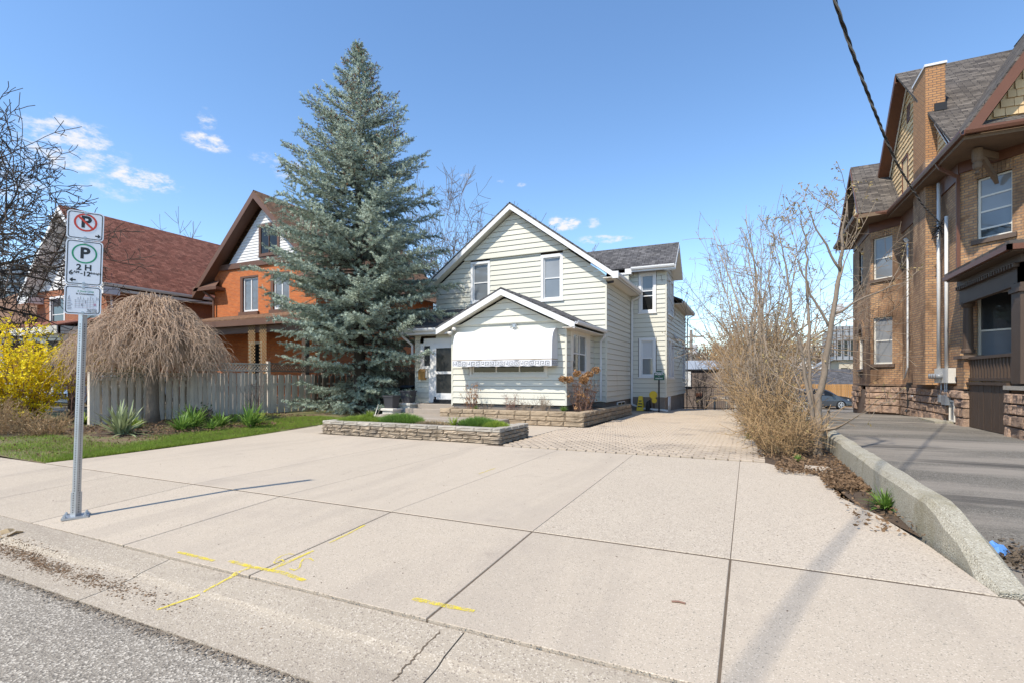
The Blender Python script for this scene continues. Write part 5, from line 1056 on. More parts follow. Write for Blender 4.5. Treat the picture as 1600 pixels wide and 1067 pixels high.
for i, u in enumerate((-.06,-.03,0,.035,.06,.085)): mp_.fbox(fS, u-.001, u+.001, Z0+.07, Z0+.16, NS+.002, NS+.0025)
for i, z in enumerate((.075,.095,.115,.135,.152)): (mpp if i in (0,2) else mp_).fbox(fS, -.07, .11, Z0+z-.001, Z0+z+.001, NS+.002, NS+.0024)
for u in (-.115,-.112,-.04,-.02,0.005,.04,.06,.08,.112,.124): mp_.fbox(fS, u-.002, u+.002, Z0+.16, Z0+.16+rm.uniform(.02,.038), NS+.002, NS+.0025)
for i in range(7): mp_.fbox(fS, -.125, -.125+rm.uniform(.025,.045), Z0+.05+.017*i, Z0+.056+.017*i, NS+.002, NS+.0025)
mp_.fbox(fS, .018,.024, Z0+.12, Z0+.152, NS+.002, NS+.0026); mp_.fbox(fS, -.012,-.004, Z0+.09, Z0+.118, NS+.002, NS+.0026)
mp_.build('street_map', m_grey, s3); mpp.fbox(fS, .09, .11, Z0+.1, Z0+.125, NS+.002, NS+.0026); mpp.build('map_routes', m_pink, s3)
text('No re-parking', .014, .075, Z0+.058, NS+.0022, m_signk, s3, bold=.0006); text('within 2 hours', .014, .078, Z0+.045, NS+.0022, m_signk, s3, bold=.0006); text('of initial parking', .014, .075, Z0+.032, NS+.0022, m_signk, s3, bold=.0006)

# ------------------------------------------------------------------ small green private sign, caution stand, marker
GSn = thing('private_parking_sign', 'small dark green sign with white lettering on a black post beside the driveway', 'sign', (-3.5, 22.15, 0))
fGs = Fr((-3.5,22.1,0),(.96,.28,0),(.28,-.96,0))
MB().fbox(fGs, -.03, .03, -.05, 1.40, -.06, 0).build('post', m_iron, GSn)
g = [(-.21,1.36),(.21,1.36),(.21,1.66),(.15,1.67),(.12,1.73),(.06,1.755),(-.06,1.755),(-.12,1.73),(-.15,1.67),(-.21,1.66)]
m = MB(); m.prism([fGs(u,z,.002) for u, z in g], fGs.n*.02); gso = m.build('sign_panel', m_dgreen, GSn)
text('PRIVATE', .075, 0, 1.665, .026, m_signw, gso, fr=fGs, bold=.002); text('PROPERTY', .075, 0, 1.60, .026, m_signw, gso, fr=fGs, bold=.002); text('NO', .04, 0, 1.53, .026, m_signw, gso, fr=fGs); text('PARKING', .07, 0, 1.43, .026, m_signw, gso, fr=fGs, bold=.001)
CS = thing('caution_stand', 'yellow folding caution stand against the side foundation wall', 'caution stand', (-4.35, 22.5, .05))
for s in (-1, 1): m = MB(); m.prism([(-4.5,22.5+.16*s,.02),(-4.2,22.5+.16*s,.02),(-4.27,22.5+.02*s,.66),(-4.43,22.5+.02*s,.66)], (0,.015*s,0)); m.build('panel', m_yplast, CS)
m = MB()
for z, w_ in ((.18,.09),(.3,.08),(.42,.06)): m.box(-4.35-w_,22.318+.22*(z-.02)*.98+.0, z, -4.35+w_, 22.324+.22*(z-.02)*.98, z+.05)
m.build('print', m_black, CS)
GM = thing('gas_marker', 'yellow round utility marker on a short brown stake by the side wall', 'utility marker', (-3.78, 22.5, .05)); m = MB(); m.tube([(-3.78,22.5,0),(-3.78,22.5,.42)], .03, 6); m.build('stake', m_post, GM)
m = MB(); m.tube([(-3.8,22.47,.72),(-3.8,22.42,.72)], .17, 14); m.build('disc', m_yplast, GM); m = MB(); m.tube([(-3.75,22.46,.47),(-3.75,22.41,.47)], .11, 12); m.build('lower_disc', m_yplast, GM)
m = MB(); m.hexa([(-4.12,22.3,0),(-3.92,22.3,0),(-3.9,22.6,0),(-4.14,22.6,0),(-4.08,22.34,.4),(-3.94,22.34,.5),(-3.94,22.55,.5),(-4.1,22.55,.4)]); m.tube([(-4.02,22.3,.3),(-4.0,22.22,.22),(-4.0,22.2,.05)], .02, 6); m.build('utility_box', m_iron, label='small black utility box between the caution stand and yellow marker', cat='utility box')
# pots and white block ledges by the door
for nm, x, y, z, lab, labb in (('a',-12.02,15.05,.13,'charcoal square planter pot, lower and nearer of the pair by the steps','white painted block ledge under the lower charcoal pot'),('b',-11.78,15.75,.30,'charcoal square planter pot, upper of the pair beside the door','white painted block ledge under the upper charcoal pot')):
    k = MB(); rbox(k, x-.22,y-.2,z-.14,x+.2,y+.25,z+.08,.01); kb = thing('block_ledge', labb, 'ledge', (x,y,z-.14)); rbox(MB(), x-.24,y-.22,z-.15,x+.22,y+.26,z+.12,.01).build('block', m_wblock, kb); rbox(MB(), x-.29,y-.27,z+.122,x+.27,y+.3,z+.20,.02).build('cap', m_wblock, kb)
    p = thing('planter_pot', lab, 'pot', (x,y,z+.2), 'charcoal pots by the front steps'); a, b = .17, .22; z0 = z+.2
    MB().hexa([(x-a,y-a,z0),(x+a,y-a,z0),(x+a,y+a,z0),(x-a,y+a,z0),(x-b,y-b,z0+.42),(x+b,y-b,z0+.42),(x+b,y+b,z0+.42),(x-b,y+b,z0+.42)]).build('body', m_pot, p)
    q = MB(); e = b+.02
    for x0,y0,x1,y1 in ((x-e,y-e,x+e,y-b+.02),(x-e,y+b-.02,x+e,y+e),(x-e,y-b+.02,x-b+.02,y+b-.02),(x+b-.02,y-b+.02,x+e,y+b-.02)): q.box(x0,y0,z0+.42,x1,y1,z0+.47)
    q.build('rim', m_pot, p); MB().box(x-b+.02,y-b+.02,z0+.40,x+b-.02,y+b-.02,z0+.44).build('soil', m_soil, p)
WB = thing('waste_bin', 'black wheeled waste bin in shade against the dark board fence', 'bin', (-13.1, 17.6, .03)); x, y = -13.1, 17.6
MB().hexa([(x-.24,y-.27,.05),(x+.24,y-.27,.05),(x+.24,y+.22,.05),(x-.24,y+.22,.05),(x-.3,y-.33,1.02),(x+.3,y-.33,1.02),(x+.3,y+.33,1.02),(x-.3,y+.33,1.02)]).build('body', m_bin, WB)
m = MB(); m.prism([(x-.33,y-.37,1.02),(x-.33,y-.37,1.06),(x-.33,y-.1,1.14),(x-.33,y+.36,1.12),(x-.33,y+.36,1.02)], (.66,0,0)); m.build('lid', m_bin, WB)
for s in (-1, 1): MB().tube([(x+.26*s,y+.3,.12),(x+.32*s,y+.3,.12)], .12, 12).build('wheel', m_rub, WB)

# ------------------------------------------------------------------ yellow survey paint on the concrete
def stroke(pts, w, name='paint_mark', lift=.004):
    m = MB(); n = len(pts); V = []; rr = random.Random(int(pts[0][0]*100))
    for i, p in enumerate(pts):
        a, b = Vector(pts[max(i-1,0)]), Vector(pts[min(i+1,n-1)]); d = (b-a).normalized(); s = Vector((-d.y,d.x)); ww = w*(.8+.4*rr.random())*.36*(.75 if i in (0,n-1) else 1)
        for q in (Vector(p)+s*ww, Vector(p)-s*ww): V.append((q.x, q.y, gz(q.x,q.y)+lift))
    m.add(V, [(2*i+1,2*i,2*i+2,2*i+3) for i in range(n-1)][::1]); return m.build(name, m_yel, walk)
def gz(x, y):
    if y > 4.33: return padz(y)
    if y > 2.62: return wz(y)
    P = kprof(x)[:6]
    for (a, za), (b, zb) in zip(P, P[1:]):
        if a <= y <= b: return za+(zb-za)*(y-a)/max(1e-6,b-a)
    return ROADZ
def mark(pix, w, k=6):
    P = [Vector(p) for p in pix]; o = []
    for a, b in zip(P, P[1:]):
        for i in range(k): o.append(a.lerp(b, i/k))
    o.append(P[-1]); return stroke(o, w)
for pix, w_ in [([(-4.472,2.722),(-3.987,2.715)],0.05),([(-3.867,2.764),(-3.532,2.753),(-3.27,2.772),(-2.985,2.734)],0.055),([(-3.574,2.762),(-3.61,2.549),(-3.619,2.386)],0.04),([(-3.624,2.361),(-3.689,2.232),(-3.715,2.119)],0.035),([(-3.386,2.774),(-3.388,2.946),(-3.384,3.196)],0.045),([(-3.396,3.383),(-3.407,3.641),(-3.429,3.883)],0.035),([(-2.071,2.817),(-1.84,2.818),(-1.6,2.829)],0.06),([(-3.47,3.07),(-3.523,3.064),(-3.549,3.008),(-3.532,2.943),(-3.495,2.889),(-3.448,2.867),(-3.415,2.894),(-3.428,2.93),(-3.481,2.95),(-3.488,2.919)],0.02),([(-3.211,3.033),(-3.283,3.06),(-3.322,3.029),(-3.279,2.964),(-3.207,2.887),(-3.206,2.836),(-3.273,2.847)],0.02),([(-3.675,6.634),(-3.677,7.185)],0.03)]: mark(pix, w_)
# debris caught in the joints, cracks, grit
def grit(name, mat, n, fn, s0, s1, parent, seed, flatq=.5):
    r = np.random.RandomState(seed); V = np.empty((n,4,3)); 
    for i in range(n):
        x, y, z = fn(r); s = r.uniform(s0, s1); a = r.uniform(0, 6.28); c, sn_ = math.cos(a)*s, math.sin(a)*s; h = s*flatq*r.uniform(.3,1)
        V[i] = [(x-c,y-sn_,z), (x+sn_*.6,y-c*.6,z+.0), (x+c,y+sn_,z+.001), (x-sn_*.3,y+c*.5,z+h)]
    b = np.arange(n)[:,None]*4; F_ = np.concatenate([b+np.array([[0,1,3]]), b+np.array([[1,2,3]]), b+np.array([[2,0,3]])])
    return MB().np(V.reshape(-1,3), F_).build(name, mat, parent, kind='stuff')
def f1(r): x = r.uniform(-10,3); y = 2.628+r.normal(0,.010); return x, y, gz(x,y)-.002
grit('joint_debris', m_grit, 2600, f1, .002, .007, walk, 1)
def f2(r): x = r.uniform(-9,2); y = 1.985+r.normal(0,.035)-.02*abs(math.sin(x*1.3)); return x, y, ROADZ+.006
grit('gutter_grit', m_grit, 5200, f2, .004, .016, kerb, 2)
def f3(r):
    x = -5.4+r.normal(0,.75) if r.rand() < .6 else r.uniform(-9,-5.6); y = 2.26+r.normal(0,.05)-(.05 if x > -5.6 else 0); return x, y, gz(x,y)+.002
grit('gutter_leaf_mulch', m_dry, 3600, f3, .004, .013, kerb, 3)
def f4(r): x = r.uniform(-9,1.3); y = r.uniform(2.7,9.5); return x, y, gz(x,y)
grit('pad_specks', m_joint, 260, f4, .004, .014, walk, 4)
def crack(parent, pts, w, mat=None):
    m = MB(); r = random.Random(len(pts)*7); P = []
    for a, b in zip(pts, pts[1:]):
        for i in range(8): t = i/8; P.append((a[0]+(b[0]-a[0])*t+r.uniform(-.012,.012), a[1]+(b[1]-a[1])*t+r.uniform(-.012,.012)))
    P.append(pts[-1]); V = []
    for i, p in enumerate(P): ww = w*(.4+r.random())/2; V += [(p[0]-ww,p[1]+ww*.4,gz(*p)+.003),(p[0]+ww,p[1]-ww*.4,gz(*p)+.003)]
    m.add(V, [(2*i,2*i+1,2*i+3,2*i+2) for i in range(len(P)-1)]); return m.build('crack', mat or m_joint, parent)
crack(kerb, [(-1.689, 2.587), (-1.699, 2.435), (-1.719, 2.309), (-1.715, 2.149)], .012)
m = MB(); a = (-0.424, 3.45); m.tube([(a[0]-.04,a[1]-.01,gz(*a)+.006),(a[0]+.0,a[1],gz(*a)+.009),(a[0]+.045,a[1]-.004,gz(*a)+.006)], .007, 5); m.build('twig', m_twigr, label='short dark twig lying on the sidewalk slab in the foreground', cat='twig')
m = MB(); a = (-6.554, 2.396); V = [(a[0]+.13*math.cos(t)*(1 if i % 2 else .72), a[1]+.10*math.sin(t)*(1 if i % 2 else .72), -.09+.03*math.cos(2*t)) for i, t in enumerate(np.linspace(0,5.7,12))]; m.add(V+[(a[0],a[1],-.11)], [(i,(i+1)%12,12) for i in range(12)]); m.build('fallen_leaf', m_drytan, label='large dry tan leaf in the gutter at the left edge', cat='leaf')
bgm = MB(); a = (1.86,5.55); r_ = random.Random(2); V = [(a[0]+.09*math.cos(t)*r_.uniform(.6,1.1), a[1]+.13*math.sin(t)*r_.uniform(.6,1.1), asz(*a)+.01) for t in np.linspace(0,5.8,11)]; V2 = [(x*.5+a[0]*.5, y*.5+a[1]*.5, z+.05+r_.uniform(0,.04)) for x, y, z in V]; bgm.add(V+V2+[(a[0],a[1],asz(*a)+.06)], [(i,(i+1)%11,11+(i+1)%11,11+i) for i in range(11)]+[(11+i,11+(i+1)%11,22) for i in range(11)]); bgm.build('plastic_bag', m_blue, label='crumpled blue plastic scrap beside the concrete kerb wall', cat='litter')
# ------------------------------------------------------------------ plants: shared generators
def segs_mesh(m, S, n=4):
    """S: rows (x0,y0,z0,x1,y1,z1,r0,r1) -> open n-gon tubes"""
    A = np.array(S, float); p, q = A[:,:3], A[:,3:6]; d = q-p; L = np.linalg.norm(d, axis=1, keepdims=True); d = d/np.maximum(L,1e-9)
    ref = np.where(np.abs(d[:,2:3]) < .9, np.array([[0,0,1.]]), np.array([[1.,0,0]])); a = np.cross(d, ref); a /= np.linalg.norm(a, axis=1, keepdims=True); b = np.cross(d, a)
    V = []
    for pt, r in ((p, A[:,6:7]), (q, A[:,7:8])):
        for j in range(n): t = 2*math.pi*j/n; V.append(pt+(a*math.cos(t)+b*math.sin(t))*r)
    V = np.stack(V, 1); N = len(A); base = np.arange(N)[:,None]*(2*n)
    F_ = np.concatenate([base+np.array([[j,(j+1)%n,n+(j+1)%n,n+j]]) for j in range(n)])
    return m.np(V.reshape(-1,3), F_)
def leaves(m, P, size, seed, D=None, w=.5, hang=0):
    """leaf quads (two triangles folded) at points P"""
    r = np.random.RandomState(seed); P = np.asarray(P); N = len(P); d = r.normal(size=(N,3)) if D is None else np.asarray(D)+r.normal(size=(N,3))*.35
    d[:,2] -= hang; d /= np.linalg.norm(d, axis=1, keepdims=True); s = r.normal(size=(N,3)); s -= d*(s*d).sum(1, keepdims=True); s /= np.linalg.norm(s, axis=1, keepdims=True)
    L = (size*r.uniform(.6,1.3,size=(N,1))); V = np.stack([P, P+d*L*.5+s*L*w*.5, P+d*L, P+d*L*.5-s*L*w*.5], 1); F_ = np.arange(N*4).reshape(-1,4)
    return m.np(V.reshape(-1,3), F_)
def rv(r): return Vector((r.gauss(0,1), r.gauss(0,1), r.gauss(0,1)))
def branch(r, S, tips, p, d, L, rad, lev, kids, up=.1, wig=.18, steps=5, spread=.9, shrink=.62, rmin=.004):
    p = Vector(p); d = Vector(d).normalized(); st = L/steps; pts = [(p.copy(), rad)]
    for i in range(steps):
        d = (d+rv(r)*wig*.5+Vector((0,0,up))*.5).normalized(); q = p+d*st; r1 = max(rmin, rad*(1-.75*(i+1)/steps)); S.append((*p,*q,max(rmin,rad*(1-.75*i/steps)),r1)); p = q; pts.append((p.copy(), r1))
        if lev > 0 and i >= (1 if lev < 3 else 1):
            for _ in range(kids[0] if r.random() < kids[1] else 0):
                a = (d+rv(r)*spread).normalized(); branch(r, S, tips, p, a, L*shrink*r.uniform(.6,1.15), r1*.75, lev-1, kids, up, wig, max(3,steps-1), spread, shrink, rmin)
    tips.append((p.copy(), d.copy()))
    if lev > 0: branch(r, S, tips, p, d, L*shrink, r1, lev-1, kids, up, wig, max(3,steps-1), spread, shrink, rmin)
def bare_tree(name, label, cat, loc, h, seed, trunk_r=.15, trunk_h=None, lev=4, limbs=6, up=.12, mat_t=None, mat_b=None, group=None, spread=.8, rmin=.006, lean=(0,0), kids=(2,.8), shrink=.62, buds=0, budm=None, sides=4, wig=.2):
    r = random.Random(seed); t = thing(name, label, cat, loc, group); th = trunk_h or h*.3; x, y, z = loc; m = MB(); pts = []; rr = []
    for i in range(7):
        k = i/6; pts.append((x+lean[0]*k+r.uniform(-.03,.03)*th*.3, y+lean[1]*k+r.uniform(-.03,.03)*th*.3, z-.1+th*k)); rr.append(trunk_r*(1.25 if i == 0 else 1-.35*k))
    m.tube(pts, rr, 8); m.build('trunk', mat_t or m_bark, t, smooth=True); S = []; tips = []; top = Vector(pts[-1])
    for i in range(limbs):
        a = 2*math.pi*i/limbs+r.uniform(-.4,.4); el = r.uniform(.5,1.3); b = Vector(pts[-1-(i % 3)]); d = Vector((math.cos(a)*math.cos(el), math.sin(a)*math.cos(el), math.sin(el))); branch(r, S, tips, b, d, (h-th)*.48*r.uniform(.8,1.15), trunk_r*.5, lev-1, kids, up, wig, 5, spread, shrink, rmin)
    branch(r, S, tips, top, (lean[0]*.2,lean[1]*.2,1), (h-th)*.5, trunk_r*.6, lev-1, kids, up, .16, 5, spread, shrink, rmin)
    segs_mesh(MB(), S, sides).build('crown', mat_b or m_twigg, t, smooth=True)
    if buds: P = [p for p, d in tips]*buds; leaves(MB(), [tuple(Vector(p)+rv(r)*.03) for p in P], .045, seed).build('buds', budm or m_budd, t)
    return t

# ------------------------------------------------------------------ the blue spruce
def spruce(loc):
    t = thing('blue_spruce', 'tall blue-green spruce tree standing left of the cream house', 'spruce tree', loc); X, Y, Z = loc; r = random.Random(77); H_ = 15.0
    m = MB(); pts = [(X+.05*math.sin(z*.7), Y+.05*math.cos(z*.9), Z+z) for z in np.linspace(-.2,H_,14)]; m.tube(pts, [max(.015,.26*(1-i/13.2)) for i in range(14)], 8); m.build('trunk', m_barkd, t, smooth=True)
    zk = [0,.5,1.2,2,4,6,8,9.5,11.6,13,14.2,15]; Rk = [1.6,2.5,2.5,3.0,3.6,3.55,3.1,2.7,1.8,1.05,.42,.05]
    P, D, B = [], [], []; S = []; nb = 360
    for i in range(nb):
        u = (i+r.random())/nb; z = .25+(H_-.4)*(1-(1-u)**1.0); a = i*2.39996+r.uniform(-.3,.3); Rr = np.interp(z, zk, Rk)*(r.uniform(.55,1.0) if r.random() < .45 else r.uniform(.95,1.14))
        if 1.0 < z < 2.6 and r.random() < .5: continue
        k = z/H_; ele0 = -.22+.78*k+r.uniform(-.12,.12); curl = r.uniform(-.1,.75); p = Vector((X,Y,Z+z)); n = max(4, int(Rr/.16)); st = Rr/n; prev = p
        dirh = Vector((math.cos(a), math.sin(a), 0)); side = Vector((-math.sin(a), math.cos(a), 0))
        for j in range(n):
            f = (j+1)/n; ele = ele0 + curl*(f-.3); d = (dirh*math.cos(ele)+Vector((0,0,math.sin(ele)))+side*.08*math.sin(j*.9+i)).normalized(); q = prev+d*st; rad = max(.006,.035*Rr/3*(1-f)); S.append((*prev,*q,rad,rad*.9))
            if f > .12:
                for s in (-1, 1, 0):
                    bl = (.62*Rr*.42*(1-f*.72)+.14)*r.uniform(.7,1.2) if s else .16
                    bd = (d*.75+side*s*.75+Vector((0,0,-.18+.22*r.random()))).normalized() if s else (d+Vector((0,0,.5))+side*r.uniform(-.6,.6)).normalized()
                    if k < .6 and s and r.random() < .35: bd = (bd+Vector((0,0,-.55))).normalized()
                    kk = max(1, int(bl/.085))
                    for w in range(kk): c = q+bd*bl*(w+.5)/kk+Vector((0,0,.05*(w/kk)**2)); P.append(c); D.append((bd+rv(r)*.35).normalized()); B.append(f*.65+.35*(w+1)/kk)
                    if s and bl > .3: S.append((*q, *(q+bd*bl), .007, .004))
            prev = q
        P.append(prev); D.append((d+Vector((0,0,.2))).normalized()); B.append(1)
    for z in np.linspace(13.2,15.1,26): P.append(Vector((X,Y,Z+z))); D.append(Vector((r.uniform(-.3,.3),r.uniform(-.3,.3),1)).normalized()); B.append(1)
    P = np.array([tuple(p) for p in P]); D = np.array([tuple(d) for d in D]); B = np.array(B); rn = np.random.RandomState(5)
    def sprigs(sel, mat, name, K, L, nl, wd, spread):
        p, d = P[sel], D[sel]; N = len(p); ref = rn.normal(size=(N,K,3)); dd = d[:,None,:]; e = ref-dd*(ref*dd).sum(2, keepdims=True); e /= np.linalg.norm(e, axis=2, keepdims=True)
        tt = rn.uniform(-.5,.5,size=(N,K,1)); base = p[:,None,:]+dd*tt*L; nd = dd*(1-spread)+e*spread; nd /= np.linalg.norm(nd, axis=2, keepdims=True); sd = np.cross(nd, e+.01); sd /= np.linalg.norm(sd, axis=2, keepdims=True)
        ln = nl*rn.uniform(.7,1.25,size=(N,K,1))*(1-.45*np.clip(tt+.1,0,.6)); V = np.stack([base-sd*wd, base+sd*wd, base+nd*ln], 2); F_ = np.arange(N*K*3).reshape(-1,3)
        MB().np(V.reshape(-1,3), F_).build(name, mat, t)
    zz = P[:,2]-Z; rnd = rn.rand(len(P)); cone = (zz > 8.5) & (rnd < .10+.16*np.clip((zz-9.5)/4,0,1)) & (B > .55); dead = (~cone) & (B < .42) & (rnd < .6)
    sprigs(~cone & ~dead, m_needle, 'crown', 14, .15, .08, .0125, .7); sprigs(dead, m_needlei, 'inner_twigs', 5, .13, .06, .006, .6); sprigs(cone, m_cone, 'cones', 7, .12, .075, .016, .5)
    segs_mesh(MB(), S, 4).build('limbs', m_barkd, t)
    return len(P)
spruce((-14.4, 15.95, .05))

# ------------------------------------------------------------------ weeping mulberry
def weeping(loc):
    t = thing('weeping_tree', 'umbrella-shaped weeping tree with bare tan twigs hanging in front of the grey fence', 'weeping tree', loc); X, Y, Z = loc; r = random.Random(9)
    m = MB(); m.tube([(X,Y,Z-.1),(X+.02,Y,Z+.5),(X-.01,Y+.02,Z+1.2),(X+.02,Y,Z+2.0),(X,Y,Z+2.9)], [.23,.165,.16,.165,.12], 10); m.build('trunk', m_bark, t, smooth=True); S = []
    top = Vector((X,Y,Z+3.1)); K = 820
    for i in range(K):
        a = i*2.39996+r.uniform(-.2,.2); q = math.sqrt(r.uniform(.02,1)); Rr = 2.02*q*r.uniform(.85,1.08); apex = 3.95-1.25*q**2+r.uniform(-.28,.08); start = top+Vector((math.cos(a)*.3*q, math.sin(a)*.3*q, r.uniform(-.6,.2))); p = start; zend = 1.60+r.uniform(-.12,.35)+(1-q)*1.1*r.random()
        ca, sa = math.cos(a), math.sin(a); n = 13; rad = .016*(.6+.7*(1-q)); prev = p; wx, wy = r.uniform(-.3,.3), r.uniform(0,6)
        for j in range(1, n+1):
            f = j/n; rr = .3*q+(Rr-.3*q)*(1-(1-min(1,f*1.25))**1.8) if f < .8 else Rr*(1+.05*(f-.8)); zt = start.z+(Z+apex-start.z)*math.sin(min(1,f/.38)*math.pi/2) if f < .38 else Z+apex-(apex-zend)*((f-.38)/.62)**1.35
            az = a+.10*math.sin(f*7+wy)+wx*f; c = Vector((X+math.cos(az)*rr+r.uniform(-.035,.035), Y+math.sin(az)*rr+r.uniform(-.035,.035), zt+r.uniform(-.03,.03))); S.append((*prev,*c,max(.0038,rad*(1-.7*(j-1)/n)),max(.0038,rad*(1-.7*j/n)))); 
            if j > 4 and r.random() < .62:
                pp = c; dd = Vector((math.cos(az),math.sin(az),-.1))+rv(r)*.8
                for w in range(4): dd = (dd+Vector((0,0,-.55))).normalized(); q2 = pp+dd*.13; S.append((*pp,*q2,.0045,.0036)); pp = q2
            prev = c
    segs_mesh(MB(), S, 4).build('crown', m_twigw, t, smooth=True)
weeping((-16.45, 9.25, .05))

# ------------------------------------------------------------------ shrubs made of many stems
def stem_shrub(name, label, cat, loc, h, rad, n, seed, mat, group=None, twig=.6, rbase=.012, lean=(0,0), tw_len=.35, leafm=None, leafn=0, leafs=.04, up=.12, stemr=None, rmin=.004, arch=0.):
    t = thing(name, label, cat, loc, group); r = random.Random(seed); S = []; P = []; X, Y, Z = loc
    for i in range(n):
        a = r.uniform(0,6.28); q = math.sqrt(r.random()); p = Vector((X+math.cos(a)*rad*.35*q, Y+math.sin(a)*rad*.35*q, Z-.05)); hh = h*r.uniform(.55,1.08); d = Vector((math.cos(a)*rad*q*.9/h+lean[0], math.sin(a)*rad*q*.9/h+lean[1], 1)).normalized(); k = 8; st = hh/k; br = rbase*r.uniform(.6,1.4)
        for j in range(k):
            d = (d+rv(r)*.11+Vector((math.cos(a)*arch*j/k, math.sin(a)*arch*j/k, up-arch*j/k*.9))).normalized(); c = p+d*st; S.append((*p,*c,max(rmin,br*(1-.8*j/k)),max(rmin,br*(1-.8*(j+1)/k))))
            if j > 0:
                for _ in range(3):
                    if r.random() < twig:
                        dd = (d*.55+rv(r)*.65+Vector((0,0,.12))).normalized(); pp = p.lerp(c, r.random()); ll = tw_len*r.uniform(.4,1.3); kk = 3
                        for w in range(kk): dd = (dd+rv(r)*.2).normalized(); q2 = pp+dd*ll/kk; S.append((*pp,*q2,max(rmin,br*.32*(1-w/4)),rmin*.9)); pp = q2; P.append(tuple(q2))
            p = c
        P.append(tuple(p))
    segs_mesh(MB(), S, 3).build('stems', mat, t)
    if leafm and leafn:
        idx = np.random.RandomState(seed).randint(0, len(P), leafn); pts = np.array(P)[idx]+np.random.RandomState(seed+1).normal(size=(leafn,3))*.02; leaves(MB(), pts, leafs, seed).build('foliage' if leafm is not m_forsy else 'blossom', leafm, t)
    return t
# hedge row between the two driveways, every bush on its own
hl_lab = ['front bush of the bare tan hedge, spilling low twigs over the paver edge','second bush of the bare tan hedge from the street','third bush of the bare tan hedge, behind the forked tree','fourth bush of the bare tan hedge from the street','fifth bush of the bare tan hedge, midway along the paver driveway','sixth bush of the bare hedge from the street','seventh bush of the bare hedge from the street','farthest bare hedge bush at the back end of the driveway']
for i, (x, y, h, rd, n) in enumerate([(.55,10.6,.95,.75,45),(.42,11.9,1.6,.75,60),(.34,13.2,2.2,.8,70),(.3,14.6,2.7,.85,78),(.25,16.3,3.1,.9,82),(.2,18.4,3.5,1.0,85),(.15,21.0,3.9,1.2,90),(.1,24.5,4.2,1.4,95)]):
    stem_shrub('hedge_bush', hl_lab[i], 'hedge bush', (x,y,.0+hz(y)), h, rd, n, 100+i, m_twigt if i % 3 != 2 else m_twigg, 'bare hedge bushes between the two driveways', .75, .011, lean=(-.06,0), tw_len=.42, leafm=m_budd, leafn=700 if i < 5 else 450, leafs=.035, up=.06, rmin=.0042+.0006*i, arch=.10)
# forked young tree at the front of the hedge
FT = thing('forked_tree', 'slender forked bare tree with grey bark growing against the low concrete wall', 'tree', (1.12, 10.75, 0)); r = random.Random(31); S = []; tips = []
m = MB()
def limb(pts, r0, r1, n=8, kids=True, lev=2, kl=.8, dens=.5):
    pts = [Vector(p) for p in pts]; q = []
    for a, b in zip(pts, pts[1:]):
        for i in range(4): q.append(a.lerp(b, i/4)+rv(r)*.012)
    q.append(pts[-1]); k = len(q); m.tube(q, [r0+(r1-r0)*i/(k-1) for i in range(k)], n)
    if kids:
        for i in range(5, k):
            if r.random() < dens: d = (q[i]-q[i-1]).normalized(); branch(r, S, tips, q[i], (d*.6+rv(r)*.75+Vector((0,0,.25))), kl*r.uniform(.5,1.2)*(1.2-.5*i/k), max(.006,(r0+(r1-r0)*i/k)*.45), lev, (1,.75), .14, .15, 4, .7, .6, .0045)
limb([(1.12,10.75,-.1),(1.10,10.75,.35),(1.12,10.78,.75),(1.16,10.8,1.2),(1.36,10.9,2.4),(1.5,11.0,3.4),(1.55,11.05,4.1),(1.62,11.1,4.7)], .09, .012)
limb([(1.08,10.75,.3),(1.0,10.72,.9),(.92,10.78,1.6),(.7,10.95,2.7),(.62,11.1,3.6),(.5,11.2,4.3)], .042, .008); limb([(1.1,10.78,.45),(1.02,10.85,1.2),(1.0,10.95,2.0),(.98,11.2,3.4),(1.0,11.3,4.0),(.9,11.4,4.6)], .036, .008); limb([(1.12,10.75,.28),(1.24,10.72,.55),(1.28,10.7,.85)], .045, .03, kids=False)
limb([(1.34,10.9,2.3),(1.0,10.8,3.0),(.8,10.7,3.6)], .028, .01, dens=.6); limb([(1.4,10.95,2.6),(1.9,11.1,2.9),(2.4,11.2,3.1)], .022, .008, dens=.6); limb([(1.5,11,3.4),(1.2,10.9,4.0),(.95,10.8,4.6)], .025, .008, dens=.6)
m.build('trunk', m_bark, FT, smooth=True); segs_mesh(MB(), S, 4).build('crown', m_twigg, FT); leaves(MB(), [tuple(Vector(p)+rv(r)*.02) for p, d in tips for _ in range(3)], .05, 4).build('buds', m_budd, FT)
for i, (x, y, h, lab) in enumerate([(.35,14.4,5.6,'tall bare multi-stemmed sapling rising from the hedge just behind the forked tree'),(.2,17.2,6.6,'tall bare sapling rising from the middle of the hedge'),(.1,20.6,7.2,'tall bare sapling rising from the far half of the hedge')]):
    stem_shrub('bare_sapling', lab, 'sapling', (x,y,0), h, 1.4, 16, 300+i, m_twigg, 'bare saplings in the hedge row', .8, .028, tw_len=.8, leafm=m_budd, leafn=700, leafs=.05, up=.05, rmin=.0055, arch=.02)
bare_tree('bare_tree', 'spreading bare tree at the back end of the hedge near the garage', 'tree', (.6,27.5,-.15), 9.5, 55, .17, 2.2, 4, 8, .03, m_bark, m_twigg, spread=.95, rmin=.008, kids=(2,.72))
